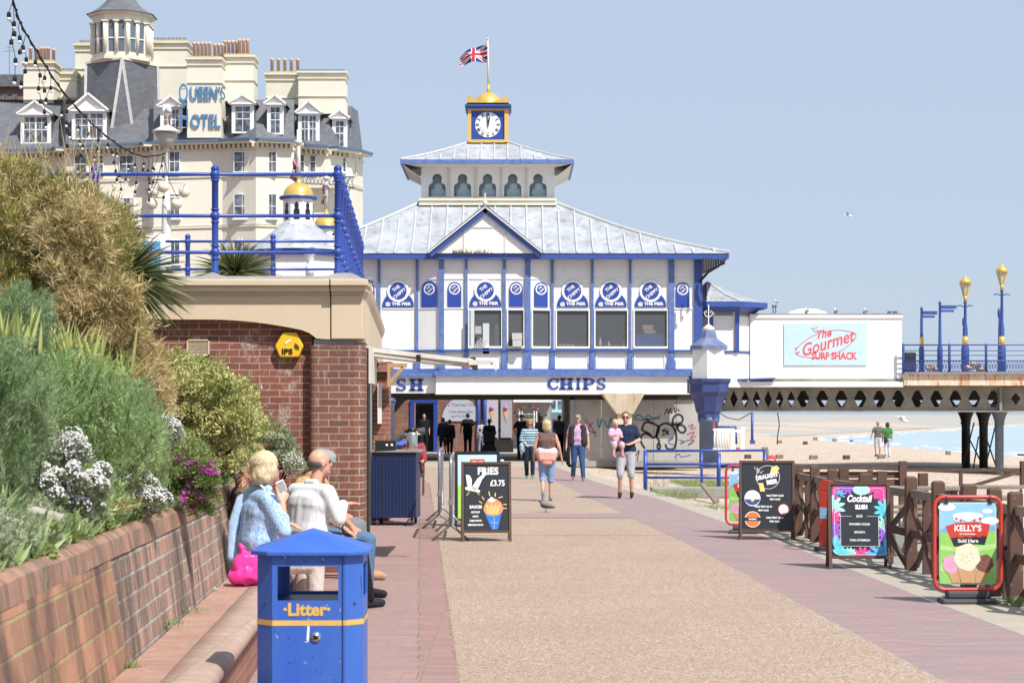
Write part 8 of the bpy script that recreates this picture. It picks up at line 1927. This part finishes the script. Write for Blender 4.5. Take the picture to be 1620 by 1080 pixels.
# ------------------------------------------------------------------ brown timber fence along the kerb
fe = empty('timber_fence', 'brown stained timber fence with square posts and crossed braces beside the kerb', 'fence', (0, 0, 0))
FP = [(1240, 733, 28.6), (1262, 733, 27.4), (1289, 736, 26.0), (1317, 741, 24.6), (1368, 748, 23.2), (1441, 753, 21.3), (1484, 760, 20.2), (1532, 765, 19.1), (1573, 771, 18.3), (1606, 777, 17.6), (1690, 790, 16.2)]
for k, (px, py, d) in enumerate(FP):
    m = MB(); w = .135 if k % 3 == 1 else .12; x = X(px, d); z = Z(py, d); m.box(x - w / 2, x + w / 2, d - w / 2, d + w / 2, 0, z - .02); m.add([(x - w / 2, d - w / 2, z - .02), (x + w / 2, d - w / 2, z - .02), (x + w / 2, d + w / 2, z - .02), (x - w / 2, d + w / 2, z - .02), (x - w * .3, d - w * .3, z), (x + w * .3, d - w * .3, z), (x + w * .3, d + w * .3, z), (x - w * .3, d + w * .3, z)], [(0, 1, 5, 4), (1, 2, 6, 5), (2, 3, 7, 6), (3, 0, 4, 7), (4, 5, 6, 7)]); m.build('post', M['wood'], fe)
for (a, _, da), (b, _, db) in zip(FP, FP[1:]):
    p0 = Vector((X(a, da) - .0, da, 0)); p1 = Vector((X(b, db), db, 0)); dv = (p1 - p0).normalized() * .07
    for z_ in (.86, .42):
        m = MB(); m.bar(p0 + dv + Vector((0, 0, z_)), p1 - dv + Vector((0, 0, z_)), .05, .09); m.build('rail', M['woodgrey'] if z_ > .8 else M['wood'], fe)
    m = MB(); mid = (p0 + p1) / 2; m.bar(mid + Vector((.03, 0, .0)), mid + Vector((.03, 0, .84)), .09, .05, (0, 1, 0)); m.build('baluster', M['wood'], fe)
    m = MB(); o_ = Vector((.05, 0, 0)); m.bar(p0 + dv + o_ + Vector((0, 0, .06)), p1 - dv + o_ + Vector((0, 0, .80)), .07, .035, (1, 0, 0)); m.build('brace', M['wood'], fe)
    m = MB(); o_ = Vector((-.03, 0, 0)); m.bar(p0 + dv + o_ + Vector((0, 0, .80)), p1 - dv + o_ + Vector((0, 0, .06)), .07, .035, (1, 0, 0)); m.build('brace', M['wood'], fe)
bf = empty('rear_timber_fence', 'brown timber fence and planked bench back along the far side of the cafe terrace', 'fence', (0, 0, 0)); D = 29.4
for px, py in ((1240, 730), (1428, 729), (1620, 729), (1335, 741), (1395, 745), (1460, 748)):
    m = MB(); x = X(px, D); w = .11 if py < 735 else .13; y_ = D if py < 735 else D - 1.2; x = X(px, y_); m.box(x - w / 2, x + w / 2, y_ - w / 2, y_ + w / 2, 0, Z(py, y_)); m.build('post', M['wood'], bf)
for a, b, y0, y1 in ((1245, 1425, 739.5, 739.5), (1432, 1617, 743, 743)):
    m = MB(); m.bar(P(a, y0, D), P(b, y1, D), .05, .05); m.build('rail', M['wood'], bf)
for i in range(3): m = MB(); m.box(X(1246, D), X(1424, D), D + .03, D + .06, Z(780 - i * 12, D), Z(770 - i * 12, D)); m.build('plank', M['wood'], bf)
for px in (1290, 1330, 1376): m = MB(); m.box(X(px - 4, D), X(px + 4, D), D - .05, D, .2, Z(743, D)); m.build('baluster', M['wood'], bf)
m = MB(); m.bar(P(1430, 800, D), P(1617, 745, D), .05, .06, (0, 1, 0)); m.build('brace', M['wood'], bf)
m = MB(); m.bar(P(1520, 745, D), P(1520, 800, D), .05, .05); m.build('baluster', M['wood'], bf)
# picnic tables on the terrace
def picnic(label, loc, rz):
    e = empty('picnic_table', label, 'picnic table', loc, rz, 'weathered picnic tables on the cafe terrace')
    for i in range(5): m = MB(); m.box(-.9, .9, -.34 + i * .14, -.21 + i * .14, .71, .745); m.build('top_plank', M['woodgrey'], e, (0, 0, 0))
    for s_ in (-1, 1):
        for i in range(2): m = MB(); m.box(-.9, .9, s_ * .72 - .13 + i * .14, s_ * .72 + i * .14, .42, .455); m.build('seat_plank', M['woodgrey'], e, (0, 0, 0))
    for x_ in (-.65, .65):
        m = MB(); m.bar((x_, -.7, 0), (x_, -.2, .71), .045, .09, (1, 0, 0)); m.bar((x_ + .05, .7, 0), (x_ + .05, .2, .71), .045, .09, (1, 0, 0)); m.bar((x_, -.8, .39), (x_, .8, .39), .045, .09); m.build('leg_frame', M['woodgrey'], e, (0, 0, 0))
picnic('weathered picnic table standing behind the ice cream cone sign', (6.0, 23.2, 0), R(8))
picnic('weathered picnic table further left behind the crossed braces', (5.4, 26.2, 0), R(5))
picnic('weathered picnic table at the right picture edge inside the terrace', (7.4, 26.6, 0), R(-6))
pb_ = empty('parasol_base', 'pale stone parasol base inside the fence behind the cocktail board', 'parasol base', (X(1425, 23.5), 23.5, 0)); m = MB(); m.box(-.1, .1, -.1, .1, 0, .28); bevel(m.build('block', M['conc_dark'], pb_, (0, 0, 0)), .02); m = MB(); m.tube([(0, 0, .28), (0, 0, .5)], .025, 8); m.build('tube', M['steel'], pb_, (0, 0, 0))
rb = empty('red_sign', 'narrow red pavement sign standing behind the cocktail board', 'sign board', (X(1309, 24.2), 24.2, 0), R(-35))
m = MB(); m.box(-.11, .11, -.03, .03, .05, .78); bevel(m.build('red_panel', M['red'], rb, (0, 0, 0)), .02); m = MB(); m.prism([(-.11, -.03, .78), (.11, -.03, .78), (.06, -.03, .9), (-.06, -.03, .92)], (0, .06, 0)); m.build('top_piece', M['red'], rb, (0, 0, 0)); m = MB(); m.box(-.09, .09, -.034, -.03, .42, .56); m.build('blue_print', C('print_sky', 0), rb, (0, 0, 0)); m = MB(); m.box(-.13, .13, -.12, .12, 0, .06); m.build('base', M['rubber'], rb, (0, 0, 0))
wb_ = empty('menu_panel', 'white menu panel cut by the right picture edge above the fence', 'sign board', (X(1622, 18.6), 18.6, 0)); m = MB(); m.box(-.03, .5, -.02, .02, .35, 1.02); m.build('panel', M['chalk'], wb_, (0, 0, 0)); m = MB(); m.box(.0, .5, -.024, -.02, .42, .9); m.build('blue_print', C('print_pale_blue', (.45, .55, .8)), wb_, (0, 0, 0)); m = MB(); m.box(.1, .14, -.01, .01, 0, .35); m.build('stand', M['steel'], wb_, (0, 0, 0))
# ------------------------------------------------------------------ blue tubular rail by the beach
br = empty('beach_rail', 'low blue three-bar tubular rail between the kerb and the beach', 'railing', (0, 0, 0)); D = 45.8
for px, top, bot in ((1021, 712, 772), (1137, 716, 766), (1210, 711, 768), (1110, 712, 745)):
    m = MB(); x = X(px, D); dd_ = D if px != 1110 else D + 3; x = X(px, dd_); m.tube([(x, dd_, -.2), (x, dd_, Z(top, dd_))], .05 if px != 1110 else .035, 10); m.build('post', M['blue'], br)
for y_ in (713, 734, 755):
    m = MB(); m.tube([P(1021, y_, D), P(1211, y_ - (1 if y_ == 713 else 0), D)], .03, 8); m.build('rail', M['blue'], br)
m = MB((X(1085, 44.5), 44.5, -.1)); m.box(X(1030, 44.5), X(1170, 44.5), 44.2, 44.9, -.2, .04); tag(bevel(m.build('concrete_step', M['conc_dark']), .02), 'low grey concrete step under the blue beach rail', 'step')
m = MB(); m.prism([P(1108, 764, 43), P(1114, 763, 43), P(1138, 790, 41), P(1130, 793, 41)], (0, 0, -.06)); tag(m.build('timber_ramp', M['woodgrey']), 'thin grey plank sloping down in front of the blue rail', 'plank')
lb = empty('life_ring', 'red life ring seen edge on at the end of the blue rail', 'life ring', (X(1221, 44), 44, Z(745, 44)), R(75))
m = MB(); m.tube([(.30 * math.cos(R(a)), 0, .30 * math.sin(R(a))) for a in range(0, 360, 20)], .085, 10, closed=True); m.build('ring', M['red'], lb, (0, 0, 0)); m = MB()
for a in (45, 135, 225, 315): m.tube([(.30 * math.cos(R(a)) + .095 * math.cos(R(t)) * math.cos(R(a)), .095 * math.sin(R(t)), .30 * math.sin(R(a)) + .095 * math.cos(R(t)) * math.sin(R(a))) for t in range(0, 360, 45)], .012, 5, closed=True)
m.build('white_band', M['chalk'], lb, (0, 0, 0)); m = MB(); m.bar((0, .1, -1.1), (0, .1, .5), .05, .05); m.build('post', M['woodgrey'], lb, (0, 0, 0))
# white slatted structure by the iron pillar
ws = empty('slatted_gate', 'white slatted gate panel with red trim on the beach beside the iron pillar', 'gate', (0, 0, 0)); D = 62
m = MB(); m.bar(P(1128, 679, D), P(1178, 682, D), .05, .08); m.bar(P(1128, 710, D), P(1178, 712, D), .05, .08); m.box(X(1156, D), X(1163, D), D - .02, D + .02, Z(711, D), Z(680, D)); m.box(X(1172, D), X(1178, D), D - .02, D + .02, Z(712, D), Z(675, D)); m.build('frame', M['white2'], ws)
for i in range(6): m = MB(); m.tube([P(1131 + i * 4.2, 711, D), P(1130.3 + i * 4.2, 695, D), P(1131 + i * 4.2, 680, D)], .03, 6); m.build('slat', M['white2'], ws)
m = MB(); m.bar(P(1165, 710, D), P(1170, 710, D), .1, .1); m.bar(P(1128, 672, D), P(1131, 672, D), .1, .15); m.build('red_trim', M['red'], ws)
bs = empty('tubular_frame', 'thin blue tubular frame standing behind the white slatted gate', 'frame', (0, 0, 0)); m = MB(); m.tube([P(1132, 675, 64), P(1164, 675, 64), P(1165, 702, 64)], .04, 6); m.build('tube', M['blue'], bs)
m = MB(P(1190, 700, 66)); m.tube([P(1190, 652, 66), P(1190, 701, 66)], .045, 6); m.box(X(1187, 66), X(1194, 66), 65.9, 66.1, Z(702, 66), Z(696, 66)); tag(m.build('blue_pole', M['navy']), 'single blue pole standing alone on the shingle under the pier', 'pole')
# cables sagging under the deck
m = MB(P(1160, 660, 69)); m.tube([P(1136, 652, 69), P(1150, 660, 69), P(1168, 664, 69), P(1188, 653, 69)], .018, 5); m.tube([P(1230, 652, 69), P(1233, 672, 69), P(1230, 690, 69), P(1230, 703, 69)], .02, 5); tag(m.build('hanging_cable', M['dark']), 'black cables sagging under the pier girder beside the pillar', 'cable')
# groyne stumps on the beach
ST = [(1183, 722, 9), (1233, 722, 10), (1287, 723, 11), (1339, 723, 9), (1394, 722, 10), (1233, 698, 7), (1274, 700, 6), (1320, 694, 6), (1290, 692, 6), (1347, 694, 5), (1484, 697, 5), (1515, 698, 5), (1542, 701, 8), (1567, 703, 7), (1600, 707, 10), (1615, 720, 8), (1500, 716, 6), (1210, 709, 8)]
for k, (px, py, w) in enumerate(ST):
    d = 60 if py > 712 else 110
    for _ in range(30):
        z = beach_z(X(px, d), d); d2 = (H - z) * F / (py + 3 - HY); d = d + (min(max(d2, 40), 260) - d) * .5
    x = X(px, d); z = beach_z(x, d); s_ = d / F; m = MB((x, d, z)); m.box(x - w * .55 * s_, x + w * .55 * s_, d - .2, d + .2, z - .3, z + 5.2 * s_ * (1.25 if py > 712 else 1)); tag(bevel(m.build('groyne_stump', M['woodgrey'] if k % 3 else M['wood']), .03), 'low timber groyne stump poking out of the beach shingle', 'groyne stump', 'groyne stumps on the beach')
# ------------------------------------------------------------------ souvenir stall and things seen through the underpass
D = 96; st = empty('souvenir_stall', 'brightly stocked souvenir stall seen through the underpass', 'stall', (0, 0, 0))
m = MB(); m.box(X(812, D), X(872, D), D + 1.5, D + 2, 0, Z(620, D)); m.build('back_panel', C('stall_back', (.30, .30, .32)), st)
m = MB(); m.box(X(810, D), X(874, D), D - .3, D + 1.5, Z(636, D), Z(632, D)); m.build('canopy', M['white2'], st)
cols = [(.6, .1, .1), (.1, .3, .6), (.7, .55, .1), (.75, .75, .72), (.15, .45, .2), (.5, .15, .45), (.7, .35, .1), (.05, .05, .06)]
for k in range(96):
    px = random.uniform(813, 870); py = random.uniform(640, 690); w = random.uniform(1.5, 4); h = random.uniform(2, 5); m = MB(); y_ = D + random.uniform(0, 1.2)
    if random.random() < .6: m.box(X(px, D), X(px + w, D), y_, y_ + .06, Z(py + h, D), Z(py, D))
    else: m.ball((X(px, D), y_, Z(py, D)), w * .5 * D / F, 8)
    m.build('souvenir', C('souvenir_%d' % (k % 8), cols[k % 8]), st)
m = MB()
for px in (822, 826, 845, 849): m.tube([P(px, 704, D - .5), P(px, 650, D - .5)], .03, 5)
for py in range(655, 702, 8): m.bar(P(820, py, D - .5), P(850, py, D - .5), .02, .02)
m.build('wire_rack', M['white2'], st)
D = 112; bk = empty('sea_front_shop', 'pale distant shop with blue doors and a turquoise awning beyond the underpass', 'building', (0, 0, 0))
m = MB(); m.box(X(868, D), X(960, D), D, D + 4, 0, 7); m.build('wall', C('far_shop_wall', (.52, .54, .58)), bk)
m = MB(); m.box(X(872, D), X(903, D), D - 1, D, Z(652, D), Z(648, D)); m.build('awning', C('turquoise_awning', (.35, .66, .66)), bk)
for px in (874, 893): m = MB(); m.box(X(px, D), X(px + 11, D), D - .1, D, Z(702, D), Z(664, D)); m.build('blue_door', M['blue'], bk)
for px in (871, 883, 897): m = MB(); m.box(X(px, D), X(px + 8, D), D - .05, D, Z(646, D), Z(634, D)); m.build('window', M['glass'], bk)
D = 124; b2 = empty('brick_terrace', 'brick shop fronts far behind the souvenir stall', 'building', (0, 0, 0)); m = MB(); m.box(X(600, D), X(868, D), D, D + 5, 0, 8); m.build('wall', M['pierbrick'], b2)
for px in range(800, 866, 16): m = MB(); m.box(X(px, D), X(px + 10, D), D - .05, D, Z(690, D), Z(662, D)); m.build('window', M['glass'], b2)
# bits of litter and leaves on the ground
for k in range(26):
    d = random.uniform(13, 40); x = random.uniform(rl(d) - 1.2, ki(d)); m = MB((x, d, .006)); a = random.uniform(0, 3); r_ = random.uniform(.008, .022); m.add([(x + r_ * math.cos(a + t), d + r_ * math.sin(a + t) * .7, .008 + .004 * (t > 3)) for t in (0, 1.3, 3.1, 4.6)], [(0, 1, 2, 3)]); tag(m.build('paper_scrap', M['chalk'] if k % 2 else M['woodgrey'], None, None, False), 'tiny scrap of litter lying on the promenade', 'litter', 'scraps of litter on the promenade')
